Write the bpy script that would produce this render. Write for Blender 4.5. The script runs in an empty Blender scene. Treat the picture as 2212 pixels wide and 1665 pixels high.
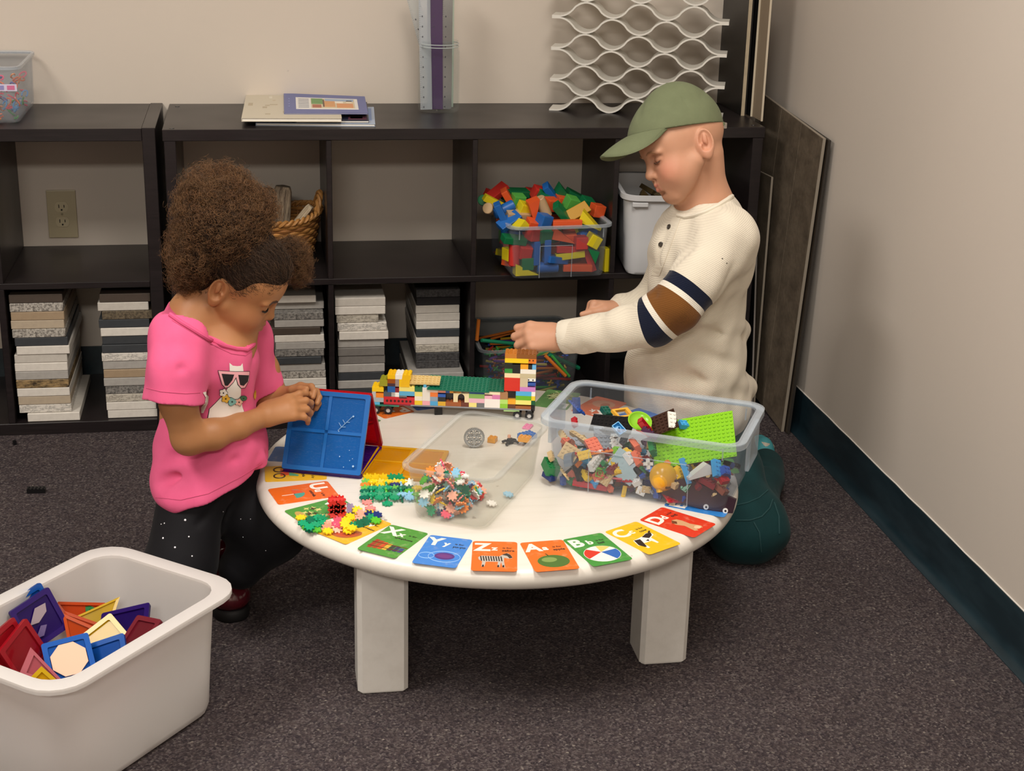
import bpy, bmesh, math, random
import numpy as np
from mathutils import Vector, Matrix, Euler
D = bpy.data
SC = bpy.context.scene
COL = SC.collection
PI = math.pi

# ------------------------------------------------------------------ camera
W_, H_, F_ = 2212.0, 1665.0, 3319.145
def cam_axes(yaw, pitch, roll):
    cy, sy, cp, sp = math.cos(yaw), math.sin(yaw), math.cos(pitch), math.sin(pitch)
    f = np.array([sy*cp, cy*cp, -sp]); r = np.array([cy, -sy, 0.]); u = np.cross(r, f)
    c, s = math.cos(roll), math.sin(roll)
    return c*r + s*u, -s*r + c*u, f
CR, CU, CF = cam_axes(0.1708, 0.3372, 0.0253)
CP = np.array([0.2127, -3.6693, 1.4023])
cam = D.objects.new('camera', D.cameras.new('camera'))
COL.objects.link(cam)
cam.matrix_world = Matrix([[CR[0], CU[0], -CF[0], CP[0]], [CR[1], CU[1], -CF[1], CP[1]],
                           [CR[2], CU[2], -CF[2], CP[2]], [0, 0, 0, 1]])
cam.data.sensor_width = 36.0
cam.data.lens = F_ / W_ * 36.0
cam.data.clip_start = 0.05
SC.camera = cam

# ------------------------------------------------------------------ world, lamps, exposure
SC.view_settings.view_transform = 'Standard'
SC.view_settings.look = 'None'
SC.view_settings.gamma = 1.0
SC.view_settings.use_curve_mapping = False
SC.view_settings.exposure = 0.1
wd = D.worlds.new('world'); SC.world = wd; wd.use_nodes = True
wd.node_tree.nodes['Background'].inputs[0].default_value = (0.9, 0.86, 0.8, 1)
wd.node_tree.nodes['Background'].inputs[1].default_value = 0.03
def area(name, loc, sx, sy, power, col=(1.0, 0.945, 0.875), rot=(0, 0, 0)):
    l = D.lights.new(name, 'AREA'); l.shape = 'RECTANGLE'; l.size = sx; l.size_y = sy
    l.energy = power; l.color = col
    o = D.objects.new(name, l); COL.objects.link(o); o.location = loc; o.rotation_euler = rot
    return o
# ceiling troffers of the room, hung flush under the ceiling
area('ceiling_lamp', (-1.25, -1.9, 2.58), 0.6, 1.2, 58)
area('ceiling_lamp', (0.75, -1.9, 2.58), 0.6, 1.2, 42)
area('ceiling_lamp', (-0.3, -5.2, 2.58), 1.2, 0.6, 105)
SC.cycles.use_denoising = True
SC.cycles.max_bounces = 10
SC.cycles.diffuse_bounces = 4
SC.cycles.glossy_bounces = 3
SC.cycles.transmission_bounces = 6
SC.cycles.transparent_max_bounces = 24
SC.cycles.caustics_reflective = False
SC.cycles.caustics_refractive = False
SC.cycles.sample_clamp_indirect = 4.0

# ------------------------------------------------------------------ pixel helpers: a photo pixel cut with a real plane
def ray(px, py): return (px-1106)/F_*CR - (py-832.5)/F_*CU + CF
def atz(px, py, z):
    d = ray(px, py); return CP + d*(z-CP[2])/d[2]
def aty(px, py, y):
    d = ray(px, py); return CP + d*(y-CP[1])/d[1]
def atx(px, py, x):
    d = ray(px, py); return CP + d*(x-CP[0])/d[0]
def pj(P):
    d = np.asarray(P, float)-CP; z = d@CF
    return 1106+F_*(d@CR)/z, 832.5-F_*(d@CU)/z

# ------------------------------------------------------------------ materials
def lin(h):
    if isinstance(h, str):
        h = h.lstrip('#'); v = [int(h[i:i+2], 16)/255 for i in (0, 2, 4)]
    else: v = list(h)
    return tuple(x/12.92 if x <= .04045 else ((x+.055)/1.055)**2.4 for x in v) + (1.0,)
class NT:
    def __init__(s, name):
        s.m = D.materials.new(name); s.m.use_nodes = True; s.t = s.m.node_tree; s.t.nodes.clear()
        s.out = s.n('ShaderNodeOutputMaterial')
    def n(s, typ, **kw):
        nd = s.t.nodes.new(typ)
        for k, v in kw.items():
            if k[0] == '_': nd.inputs[int(k[1:])].default_value = v
            else: setattr(nd, k, v)
        return nd
    def l(s, a, b): s.t.links.new(a, b)
    def coord(s, kind='Object', scale=(1, 1, 1), rot=(0, 0, 0)):
        tc = s.n('ShaderNodeTexCoord'); mp = s.n('ShaderNodeMapping')
        mp.inputs['Scale'].default_value = scale; mp.inputs['Rotation'].default_value = rot
        s.l(tc.outputs[kind], mp.inputs[0]); return mp.outputs[0]
    def noise(s, vec, scale, detail=3, rough=.55):
        nd = s.n('ShaderNodeTexNoise'); nd.inputs['Scale'].default_value = scale
        nd.inputs['Detail'].default_value = detail; nd.inputs['Roughness'].default_value = rough
        if vec is not None: s.l(vec, nd.inputs['Vector'])
        return nd.outputs['Fac']
    def ramp(s, fac, stops, interp='LINEAR'):
        r = s.n('ShaderNodeValToRGB'); r.color_ramp.interpolation = interp
        els = r.color_ramp.elements
        while len(els) < len(stops): els.new(0.5)
        for e, (p, c) in zip(els, stops):
            e.position = p; e.color = lin(c) if isinstance(c, str) else (c, c, c, 1)
        s.l(fac, r.inputs[0]); return r.outputs[0]
    def mix(s, fac, a, b, mode='MIX'):
        x = s.n('ShaderNodeMix', data_type='RGBA', blend_type=mode)
        for sock, v in ((x.inputs[0], fac), (x.inputs[6], a), (x.inputs[7], b)):
            if isinstance(v, str): sock.default_value = lin(v)
            elif isinstance(v, (int, float)): sock.default_value = v
            else: s.l(v, sock)
        return x.outputs[2]
    def bump(s, h, strength=.3, dist=.002):
        b = s.n('ShaderNodeBump'); b.inputs['Strength'].default_value = strength
        b.inputs['Distance'].default_value = dist; s.l(h, b.inputs['Height']); return b.outputs[0]
    def pr(s, col, rough=.5, spec=.5, normal=None, **kw):
        p = s.n('ShaderNodeBsdfPrincipled')
        if isinstance(col, (str, tuple)): p.inputs['Base Color'].default_value = lin(col) if isinstance(col, str) else col
        else: s.l(col, p.inputs['Base Color'])
        if isinstance(rough, (int, float)): p.inputs['Roughness'].default_value = rough
        else: s.l(rough, p.inputs['Roughness'])
        p.inputs['Specular IOR Level'].default_value = spec
        if normal is not None: s.l(normal, p.inputs['Normal'])
        for k, v in kw.items(): p.inputs[k.replace('_', ' ')].default_value = v
        return p.outputs[0]
    def done(s, sh): s.l(sh, s.out.inputs[0]); return s.m
_mc = {}
def plain(col, rough=.45, spec=.5, grain=0, **kw):
    key = (col, rough, spec, grain, tuple(sorted(kw.items())))
    if key in _mc: return _mc[key]
    n = NT('plain_' + (col if isinstance(col, str) else 'c'))
    nrm = None; c = col
    if grain:
        v = n.coord('Object'); f = n.noise(v, grain, 4)
        nrm = n.bump(f, .25, .001)
        c = n.mix(n.ramp(f, [(.3, 0.0), (.7, .25)]), col, tuple_dark(col))
    m = n.done(n.pr(c, rough, spec, nrm, **kw)); _mc[key] = m; return m
def tuple_dark(h, k=.75):
    h = h.lstrip('#'); return '#%02x%02x%02x' % tuple(int(int(h[i:i+2], 16)*k) for i in (0, 2, 4))
def clear(tint='#f4f6f6', haze=.10, rough=.12, name='clear_plastic'):
    key = ('clear', tint, haze, rough)
    if key in _mc: return _mc[key]
    n = NT(name)
    tr = n.n('ShaderNodeBsdfTransparent'); tr.inputs[0].default_value = lin(tint)
    gl = n.pr(tint, rough, .6)
    lw = n.n('ShaderNodeLayerWeight'); lw.inputs[0].default_value = .25
    mp = n.n('ShaderNodeMapRange'); n.l(lw.outputs['Facing'], mp.inputs[0])
    mp.inputs[1].default_value = 0; mp.inputs[2].default_value = 1
    mp.inputs[3].default_value = haze; mp.inputs[4].default_value = min(1, haze*2+.16)
    mx = n.n('ShaderNodeMixShader'); n.l(mp.outputs[0], mx.inputs[0]); n.l(tr.outputs[0], mx.inputs[1]); n.l(gl, mx.inputs[2])
    m = n.done(mx.outputs[0]); _mc[key] = m; return m
def tinted(col, through, opac=.5, rough=.18, scratch=True):
    """coloured see-through plastic: surface colour col, filter colour through"""
    key = ('tint', col, through, opac)
    if key in _mc: return _mc[key]
    n = NT('tinted_plastic')
    tr = n.n('ShaderNodeBsdfTransparent'); tr.inputs[0].default_value = lin(through)
    c = col; v = n.coord('Object')
    if scratch:
        f = n.noise(n.coord('Object', (60, 400, 60), (0, 0, .8)), 3, 5, .7)
        c = n.mix(n.ramp(f, [(.55, 0.0), (.85, .35)]), col, '#a8c4da')
    gl = n.pr(c, rough, .5)
    mx = n.n('ShaderNodeMixShader'); mx.inputs[0].default_value = opac
    n.l(tr.outputs[0], mx.inputs[1]); n.l(gl, mx.inputs[2])
    m = n.done(mx.outputs[0]); _mc[key] = m; return m

# ------------------------------------------------------------------ mesh builder
class MB:
    def __init__(s): s.v = []; s.f = []; s.mi = []; s.cur = 0
    def add(s, vs, fs, M=None):
        b = len(s.v)
        if M is not None: vs = [tuple(M @ Vector(v)) for v in vs]
        s.v += [tuple(map(float, v)) for v in vs]; s.f += [tuple(b+i for i in f) for f in fs]; s.mi += [s.cur]*len(fs)
        return s
    def box(s, lo, hi, M=None):
        x0, y0, z0 = lo; x1, y1, z1 = hi
        return s.add([(x0,y0,z0),(x1,y0,z0),(x1,y1,z0),(x0,y1,z0),(x0,y0,z1),(x1,y0,z1),(x1,y1,z1),(x0,y1,z1)],
                     [(0,3,2,1),(4,5,6,7),(0,1,5,4),(1,2,6,5),(2,3,7,6),(3,0,4,7)], M)
    def rbox(s, lo, hi, r=.002, seg=2, M=None):
        bm = bmesh.new(); t = MB().box(lo, hi)
        vs = [bm.verts.new(v) for v in t.v]
        for f in t.f: bm.faces.new([vs[i] for i in f])
        bmesh.ops.bevel(bm, geom=bm.edges[:], offset=r, segments=seg, profile=.6, affect='EDGES')
        return s.bm(bm, M)
    def bm(s, bm, M=None):
        bm.verts.index_update()
        s.add([v.co[:] for v in bm.verts], [[v.index for v in f.verts] for f in bm.faces], M); bm.free(); return s
    def prism(s, poly, z0, z1, M=None):
        n = len(poly)
        return s.add([(x, y, z0) for x, y in poly]+[(x, y, z1) for x, y in poly],
                     [tuple(range(n))[::-1], tuple(range(n, 2*n))]+[(i, (i+1) % n, n+(i+1) % n, n+i) for i in range(n)], M)
    def cyl(s, c, r, z0, z1, seg=16, M=None, r2=None):
        r2 = r if r2 is None else r2
        A = [2*PI*i/seg for i in range(seg)]
        return s.add([(c[0]+r*math.cos(a), c[1]+r*math.sin(a), z0) for a in A]+[(c[0]+r2*math.cos(a), c[1]+r2*math.sin(a), z1) for a in A],
                     [tuple(range(seg))[::-1], tuple(range(seg, 2*seg))]+[(i, (i+1) % seg, seg+(i+1) % seg, seg+i) for i in range(seg)], M)
    def lathe(s, prof, seg=32, M=None, closed=False):
        n = len(prof); vs = []
        for i in range(seg):
            a = 2*PI*i/seg
            vs += [(r*math.cos(a), r*math.sin(a), z) for r, z in prof]
        fs = []
        for i in range(seg):
            j = (i+1) % seg
            for k in range(n if closed else n-1):
                kk = (k+1) % n
                fs.append((i*n+k, j*n+k, j*n+kk, i*n+kk))
        return s.add(vs, fs, M)
    def tube(s, pts, r, seg=8, cap=True, M=None, closed=False):
        pts = [Vector(p) for p in pts]; n = len(pts); R = r if hasattr(r, '__len__') else [r]*n
        vs = []; fs = []; up = None
        for i, p in enumerate(pts):
            if closed: t = (pts[(i+1) % n]-pts[i-1])
            else: t = pts[min(i+1, n-1)]-pts[max(i-1, 0)]
            t.normalize()
            if up is None:
                up = Vector((0, 0, 1)) if abs(t.z) < .9 else Vector((1, 0, 0))
            a = (up-t*up.dot(t)).normalized(); b = t.cross(a); up = a
            for k in range(seg):
                q = 2*PI*k/seg; vs.append(tuple(p+(a*math.cos(q)+b*math.sin(q))*R[i]))
        for i in range(n if closed else n-1):
            j = (i+1) % n
            for k in range(seg):
                kk = (k+1) % seg; fs.append((i*seg+k, i*seg+kk, j*seg+kk, j*seg+k))
        if cap and not closed: fs += [tuple(range(seg))[::-1], tuple(range((n-1)*seg, n*seg))]
        return s.add(vs, fs, M)
    def loft(s, rings, cap0=False, cap1=False, M=None):
        n = len(rings[0]); vs = [p for r in rings for p in r]; fs = []
        for i in range(len(rings)-1):
            for k in range(n):
                kk = (k+1) % n; fs.append((i*n+k, i*n+kk, (i+1)*n+kk, (i+1)*n+k))
        if cap0: fs.append(tuple(range(n))[::-1])
        if cap1: fs.append(tuple(range((len(rings)-1)*n, len(rings)*n)))
        return s.add(vs, fs, M)
    def mesh(s, name, mats, smooth=False, angle=None):
        me = D.meshes.new(name); me.from_pydata(s.v, [], s.f)
        for m in (mats if isinstance(mats, (list, tuple)) else [mats]): me.materials.append(m)
        if max(s.mi, default=0): me.polygons.foreach_set('material_index', s.mi)
        if smooth: me.polygons.foreach_set('use_smooth', [True]*len(me.polygons))
        if angle is not None and smooth:
            try: me.set_sharp_from_angle(angle=math.radians(angle))
            except Exception: pass
        me.update(); return me
    def obj(s, name, mats, parent=None, smooth=False, angle=40):
        return link(name, s.mesh(name, mats, smooth, angle), parent)
def link(name, me, parent=None):
    o = D.objects.new(name, me); COL.objects.link(o)
    if parent is not None: o.parent = parent
    return o
def tag(o, label=None, cat=None, group=None, kind=None):
    if label: o['label'] = label
    if cat: o['category'] = cat
    if group: o['group'] = group
    if kind: o['kind'] = kind
    return o
def thing(name, label, cat, loc=(0, 0, 0), rz=0, group=None, rot=None):
    o = D.objects.new(name, None); COL.objects.link(o); o.empty_display_size = .05
    o.location = loc; o.rotation_euler = rot if rot is not None else (0, 0, rz)
    return tag(o, label, cat, group)
def dup(root, loc=None, rot=None, label=None, group=None):
    r = root.copy(); COL.objects.link(r)
    if loc is not None: r.location = loc
    if rot is not None: r.rotation_euler = rot
    if label: r['label'] = label
    if group: r['group'] = group
    for ch in list(root.children):
        c = ch.copy(); COL.objects.link(c); c.parent = r
        for g in list(ch.children):
            d = g.copy(); COL.objects.link(d); d.parent = c
    return r
def rrect(w, h, r, seg=4):
    out = []
    for cx, cy, a0 in ((w/2-r, h/2-r, 0), (-w/2+r, h/2-r, PI/2), (-w/2+r, -h/2+r, PI), (w/2-r, -h/2+r, 1.5*PI)):
        for i in range(seg+1):
            a = a0+PI/2*i/seg; out.append((cx+r*math.cos(a), cy+r*math.sin(a)))
    return out
ORD = ['first','second','third','fourth','fifth','sixth','seventh','eighth','ninth','tenth','eleventh','twelfth','thirteenth','fourteenth','fifteenth','sixteenth','seventeenth','eighteenth','nineteenth','twentieth']
TENS = {2: 'twenty', 3: 'thirty', 4: 'forty', 5: 'fifty', 6: 'sixty', 7: 'seventy'}
def ordw(i):
    if i < 20: return ORD[i]
    t, u = divmod(i+1, 10)
    return TENS[t][:-1]+'ieth' if u == 0 else TENS[t]+'-'+ORD[u-1]
def rank_labels(items, where, group):
    """items: (object, 'red brick'); each label counts its kind from the left inside the container"""
    kinds = {}
    for o, k in items: kinds.setdefault(k, []).append(o)
    for k, os_ in kinds.items():
        os_.sort(key=lambda o: pj(o.location)[0])
        for i, o in enumerate(os_):
            if len(os_) == 1: o['label'] = f'the only {k} {where}'
            else: o['label'] = f'{k} {where}, {ordw(i)} from the left'
            o['group'] = group
def ring(c, ax, r, tube_r, n=40, sq=(1, 1)):
    ax = Vector(ax).normalized(); a = ax.orthogonal().normalized(); b = ax.cross(a)
    return [tuple(Vector(c)+a*(r*sq[0]*math.cos(2*PI*i/n))+b*(r*sq[1]*math.sin(2*PI*i/n))) for i in range(n)]
rnd = random.Random(7)
# ================================================================== room
XW, YW, ZC = 1.572, 0.392, 2.6
def wall_paint(name, c1, c2):
    n = NT(name); v = n.coord('Object')
    f = n.noise(v, 2.0, 3); g = n.noise(v, 160, 3)
    sp = n.noise(v, 24, 2, .3)
    c = n.mix(f, c1, c2)
    c = n.mix(n.ramp(sp, [(.19, .5), (.2, 0.0)]), c, '#a89f94')
    return n.done(n.pr(c, .55, .35, n.bump(g, .12, .0006)))
wallm = wall_paint('wall_paint', '#d3c8bb', '#cdc2b5')
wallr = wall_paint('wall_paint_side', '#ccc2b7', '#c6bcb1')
def carpet_mat():
    n = NT('carpet'); v = n.coord('Object')
    vo = n.n('ShaderNodeTexVoronoi'); vo.inputs['Scale'].default_value = 260; n.l(v, vo.inputs['Vector'])
    wob = n.noise(v, 200, 3, .7)
    base = n.ramp(vo.outputs['Color'], [(0.0, '#2a2427'), (.35, '#40383b'), (.55, '#554a4a'), (.75, '#635a5a'), (.92, '#7d746f'), (1.0, '#a3988c')])
    big = n.noise(v, 5, 3)
    c = n.mix(n.ramp(wob, [(.35, .75), (.65, 0.0)]), base, '#262123')
    hue = n.noise(v, 40, 2); c = n.mix(n.ramp(hue, [(.4, 0.0), (.7, .3)]), c, '#4d4340')
    c = n.mix(n.ramp(big, [(.35, 0.0), (.7, .18)]), c, '#3b393c')
    h = n.mix(.5, vo.outputs['Distance'], wob)
    return n.done(n.pr(c, .95, .1, n.bump(h, .9, .004)))
def struct(name, mb, m, parent=None, smooth=False):
    o = mb.obj(name, m, parent, smooth)
    if parent is None: o['kind'] = 'structure'
    return o
struct('floor', MB().box((-3.6, -6.6, -.05), (XW+.1, YW+.1, 0)), carpet_mat())
struct('wall_back', MB().box((-3.6, YW, 0), (XW+.1, YW+.1, ZC)), wallm)
struct('wall_right', MB().box((XW, -6.6, 0), (XW+.1, YW, ZC)), wallr)
struct('wall_left', MB().box((-3.7, -6.6, 0), (-3.6, YW+.1, ZC)), wallm)
struct('wall_front', MB().box((-3.6, -6.7, 0), (XW+.1, -6.6, ZC)), wallm)
struct('ceiling', MB().box((-3.7, -6.7, ZC), (XW+.1, YW+.1, ZC+.05)), plain('#e6e2da', .9, .1))
# vinyl cove base: ragged top edge on the side wall, curved toe
def base_mat():
    n = NT('cove_base'); v = n.coord('Object', (1, .25, 1)); f = n.noise(v, 22, 4, .6)
    c = n.mix(n.ramp(f, [(.45, 0.0), (.8, .55)]), '#14242b', '#2c3f47')
    return n.done(n.pr(c, .38, .45))
bmt = base_mat()
def cove(name, length, M, ragged):
    mb = MB(); N = 120; rings = []
    R = random.Random(3)
    for i in range(N+1):
        t = length*i/N; h = .108 + (R.uniform(-.0012, .0012) if ragged else 0)
        prof = [(0, h), (.003, h-.0005), (.0035, h-.004), (.0035, .03), (.005, .018), (.009, .009), (.017, .004), (.022, .0015), (.022, 0), (0, 0)]
        rings.append([(x, t, z) for x, z in prof])
    return struct(name, mb.loft(rings, True, True, M), bmt, None, True)
cove('baseboard_right', 6.9, Matrix.Translation((XW, -6.55, 0)) @ Matrix.Scale(-1, 4, (1, 0, 0)), True)
cove('baseboard_back', 5.1, Matrix.Translation((XW, YW, 0)) @ Matrix.Rotation(PI/2, 4, 'Z') @ Matrix.Scale(-1, 4, (1, 0, 0)), False)
# caulk line left proud over the base of the side wall
mb = MB(); R = random.Random(5); pts = []
for i in range(100): pts.append((XW-.001, -6.5+6.85*i/99, .1095+R.uniform(-.001, .001)))
struct('trim_1', mb.tube(pts, .0018, 5), plain('#cfc9c1', .6))
# wall outlet behind the open bookcase
oc = (-.287, YW-.0005, .472)
ot = thing('wall_outlet', 'ivory double wall outlet seen through the open bookcase', 'outlet', oc)
om = plain('#b5a98a', .4)
MB().rbox((-.037, -.006, -.063), (.037, .0, .063), .002, 2).obj('cover_plate', om, ot)
for s in (-1, 1):
    Mx = Matrix.Translation((0, -.0062, s*.0195)) @ Matrix.Rotation(PI/2, 4, 'X')
    poly = []
    for i in range(28):
        a = 2*PI*i/28; x, y = .0172*math.cos(a), .0172*math.sin(a)
        poly.append((x, max(-.0135, min(.0135, y))))
    r_ = MB().prism(poly, -.001, .0022, Mx).obj('receptacle', plain('#c2b696', .35), ot)
    sl = MB()
    for dx, hh in ((-.0065, .0045), (.0065, .0036)): sl.box((dx-.001, -.0095, s*.0195+.002-hh), (dx+.001, -.0084, s*.0195+.002+hh))
    sl.cyl((0, 0), .0024, .0084, .0095, 10, Matrix.Translation((0, 0, s*.0195-.0075)) @ Matrix.Rotation(PI/2, 4, 'X'))
    sl.obj('socket_slot', plain('#15120e', .6), r_)
MB().cyl((0, 0), .003, .0055, .0075, 12, Matrix.Rotation(PI/2, 4, 'X')).obj('screw', plain('#8d8366', .3), ot)

# ================================================================== bookcases
def dark_wood():
    n = NT('dark_wood'); v = n.coord('Object', (1.2, 18, 18)); f = n.noise(v, 9, 5, .65)
    big = n.noise(n.coord('Object'), 3, 2)
    c = n.ramp(f, [(.25, '#120e0f'), (.55, '#1d1718'), (.8, '#261f20')])
    rr = n.ramp(big, [(.3, .3), (.7, .42)])
    return n.done(n.pr(c, rr, .45, n.bump(f, .12, .0005)))
wood = dark_wood()
def panel(parent, name, lo, hi, r=.0012):
    return MB().rbox(lo, hi, r, 1).obj(name, wood, parent)
bc = thing('bookcase', 'long dark brown cube bookcase along the back wall, eight open cubes', 'bookcase', (0, 0, 0))
H, DP, L = .758, .382, 1.47
panel(bc, 'top_panel', (0, 0, H-.027), (L, DP, H))
panel(bc, 'side_panel', (0.003, .001, 0), (.03, DP, H-.027)); panel(bc, 'side_panel', (L-.03, .001, 0), (L-.003, DP, H-.027))
panel(bc, 'bottom_panel', (.03, .001, 0), (L-.03, DP, .03))
panel(bc, 'middle_shelf', (.03, .0015, .374), (L-.03, DP, .389))
for x in (.381, .7346, 1.089):
    panel(bc, 'divider', (x, .003, .389), (x+.013, DP, H-.027)); panel(bc, 'divider', (x, .003, .03), (x+.013, DP, .374))
capm = plain('#0d0b0c', .3)
for x, y in ((.022, .34), (.022, .02), (L-.022, .03)):
    MB().lathe([(0.0001, .0012), (.005, .0011), (.0062, .0006), (.0065, 0)], 16, Matrix.Translation((x, y, H))).obj('screw_cap', capm, bc, True)
bl = thing('bookcase', 'shorter dark brown bookcase cut off by the frame, tile stacks in its bottom cube', 'bookcase', (0, .02, 0))
xr = -.017
panel(bl, 'side_panel', (xr-.031, 0, 0), (xr, .39-.02, H+.001)); panel(bl, 'top_panel', (-1.1, .001, H-.03), (xr-.031, .37, H-.0005))
panel(bl, 'bottom_panel', (-1.1, .001, 0), (xr-.031, .37, .03)); panel(bl, 'middle_shelf', (-1.1, .002, .372), (xr-.031, .37, .387))
for z0, z1 in ((.387, H-.03), (.03, .372)):
    panel(bl, 'divider', (-.406, .003, z0), (-.390, .37, z1))
panel(bl, 'divider', (-.76, .003, .03), (-.744, .37, H-.03)) if False else None
panel(bl, 'side_panel', (-1.13, 0, 0), (-1.1, .37, H+.001))

# ================================================================== stone tile stacks
TILE = {}
def stone(c1, c2, kind):
    key = (c1, c2, kind)
    if key in TILE: return TILE[key]
    n = NT('stone'); v = n.coord('Object')
    if kind == 'speck':
        f = n.noise(v, 150, 4, .8); c = n.mix(n.ramp(f, [(.42, 0.0), (.6, 1.0)]), c1, c2)
    elif kind == 'vein':
        f = n.noise(n.coord('Object', (1, 1, 3)), 28, 5, .75); c = n.mix(n.ramp(f, [(.47, 0.0), (.52, .9), (.57, 0.0)]), c1, c2)
    elif kind == 'wild':
        f = n.noise(n.coord('Object', (1, 1, 3), (0, .5, 0)), 30, 6, .8); c = n.mix(n.ramp(f, [(.38, 0.0), (.62, 1.0)]), c1, c2)
    else:
        f = n.noise(v, 60, 4, .7); c = n.mix(n.ramp(f, [(.3, 0.0), (.8, .5)]), c1, c2)
    m = n.done(n.pr(c, .42, .4, n.bump(n.noise(v, 300, 2), .15, .0005))); TILE[key] = m; return m
KN = {'W': ('white', '#d9d3c9', '#b5afa6', 'plain'), 'w': ('off-white', '#c4beb4', '#a39d94', 'plain'), 'G': ('light grey', '#a9a59f', '#85817c', 'plain'),
      'g': ('mid grey', '#7b7772', '#5e5a57', 'plain'), 'D': ('dark slate grey', '#3d4043', '#2a2c2f', 'plain'), 'B': ('near-black', '#222124', '#2e2c2d', 'plain'),
      's': ('grey speckled', '#8d8983', '#4b4947', 'speck'), 'd': ('dark speckled', '#4f4e4e', '#2f2e2f', 'speck'), 'v': ('white grey-veined', '#d5cfc5', '#8f8c86', 'vein'),
      'T': ('tan', '#a18c72', '#8a765e', 'plain'), 't': ('beige', '#b3a48e', '#98897a', 'plain'), 'K': ('gold and black figured', '#ab8f63', '#2e2620', 'wild'),
      'R': ('rough white flecked', '#b9b3a9', '#5e5953', 'speck'), 'k': ('brown mottled', '#6f6350', '#40382e', 'speck'), 'b': ('dark brown', '#4a4038', '#3a332d', 'plain'),
      'M': ('pale flecked', '#bdb6a8', '#7c766c', 'vein')}
def stack(seq, x0, y0, z0, pitch, w, d, jit, where, seed, offs=None, group=None):
    """seq runs from the top tile down"""
    R = random.Random(seed); n = len(seq)
    for i, k in enumerate(seq):
        lvl = n-1-i
        nm, c1, c2, kd = KN[k]
        dx = (offs or {}).get(i, (0, 0, 0))
        ww = w + dx[2] if dx[2] else w
        x = x0 + R.uniform(-jit, jit) + dx[0]; y = y0 + R.uniform(-jit, jit) + dx[1]
        th = pitch-.0007
        o = MB().rbox((0, 0, 0), (ww, d, th), .0012, 1).obj('stone_tile', stone(c1, c2, kd))
        o.location = (x, y, z0+lvl*pitch); o.rotation_euler = (0, 0, R.uniform(-.006, .006))
        pos = 'topmost' if i == 0 else ('lowest' if i == n-1 else ORD[i] + ' from the top')
        tag(o, f'{nm} stone tile, {pos} of {where}', 'stone tile', group)
stack('bRTtRDWwWGKWtvW', -.382, .035, .0305, .0217, .125, .29, .0012, 'outer stack, short bookcase', 1,
      {14: (.021, -.004, 0), 13: (.002, 0, 0), 6: (.006, 0, 0), 5: (.004, 0, 0)}, 'stone tiles in the shorter bookcase')
stack('bwkDWDDvGTGsMWW', -.173, .035, .0305, .0215, .121, .29, .002, 'inner stack, short bookcase', 2,
      {2: (.005, 0, 0), 3: (-.004, 0, 0), 1: (-.002, 0, 0), 14: (.004, 0, 0)}, 'stone tiles in the shorter bookcase')
stack('wGsGbWGsDGRWWgGW', .249, .02, .0305, .0192, .122, .30, .0025, 'the stack beside the girl', 3,
      {0: (-.018, .02, 0), 1: (0, .03, 0), 4: (-.012, 0, 0), 8: (-.008, 0, 0)}, 'stone tiles in the bookcase')
stack('wWMvWGggGDGDwG', .402, .02, .0305, .0217, .117, .30, .002, 'left stack, middle cube', 4,
      {0: (-.003, 0, .008), 1: (-.003, 0, .008), 2: (-.003, 0, -.012), 3: (.002, 0, .006), 4: (.006, -.003, .006), 7: (.002, 0, 0), 12: (.003, 0, 0)}, 'stone tiles in the bookcase')
stack('dBwwWDWMddG', .606, .075, .104, .0211, .112, .28, .001, 'right stack, middle cube', 5, {10: (-.022, -.04, .028)}, 'stone tiles in the bookcase')
stack('GwG', .59, .03, .0305, .0243, .128, .32, .002, 'wide base under right stack', 6, {}, 'stone tiles in the bookcase')
# ================================================================== round play table
TX, TY, TZ, TR = .651, -.992, .29, .456
def white_paint():
    n = NT('white_paint'); v = n.coord('Object', (1, 14, 1), (0, 0, .12))
    g = n.noise(v, 5, 5, .6); d = n.noise(n.coord('Object'), 14, 3)
    c = n.mix(n.ramp(g, [(.5, 0.0), (.75, .35)]), '#ddd7cd', '#c9c1b3')
    sp = n.noise(n.coord('Object'), 45, 2, .4)
    c = n.mix(n.ramp(sp, [(.22, .8), (.25, 0.0)]), c, '#9a8f80')
    return n.done(n.pr(c, .32, .5, n.bump(g, .2, .0012)))
wp = white_paint()
table = thing('play_table', 'low round white painted table with alphabet cards around its rim', 'table', (TX, TY, 0))
b = .02; prof = [(.0001, .29), (TR-b, .29)]
for i in range(1, 12):
    a = PI/2-PI*i/12; prof.append((TR-b+b*math.cos(a), .27+b*math.sin(a)))
prof += [(TR-b, .25), (.0001, .25)]
MB().lathe(prof, 128).obj('table_top', wp, table, True, 60)
def leg_mat():
    n = NT('leg_paint'); v = n.coord('Object'); f = n.noise(v, 35, 5, .65)
    c = n.mix(n.ramp(f, [(.45, 0.0), (.8, .3)]), '#d2cec7', '#b3ada4')
    return n.done(n.pr(c, .42, .45, n.bump(f, .25, .002)))
lgm = leg_mat()
for (x, y) in ((.361, -1.312), (.876, -1.272), (.33, -.76), (.845, -.72)):
    lo = (x-TX, y-TY, 0); mb = MB()
    bm = bmesh.new(); t = MB().box(lo, (lo[0]+.088, lo[1]+.088, .25)); vs = [bm.verts.new(v) for v in t.v]
    for f in t.f: bm.faces.new([vs[i] for i in f])
    bmesh.ops.bevel(bm, geom=[e for e in bm.edges if abs(e.verts[0].co.z-e.verts[1].co.z) > .1], offset=.008, segments=1, affect='EDGES')
    bmesh.ops.bevel(bm, geom=[e for e in bm.edges if e.verts[0].co.z < .001 and e.verts[1].co.z < .001], offset=.004, segments=2, affect='EDGES')
    mb.bm(bm).obj('table_leg', lgm, table)
ap = plain('#cfcac1', .5, grain=60)
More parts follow.
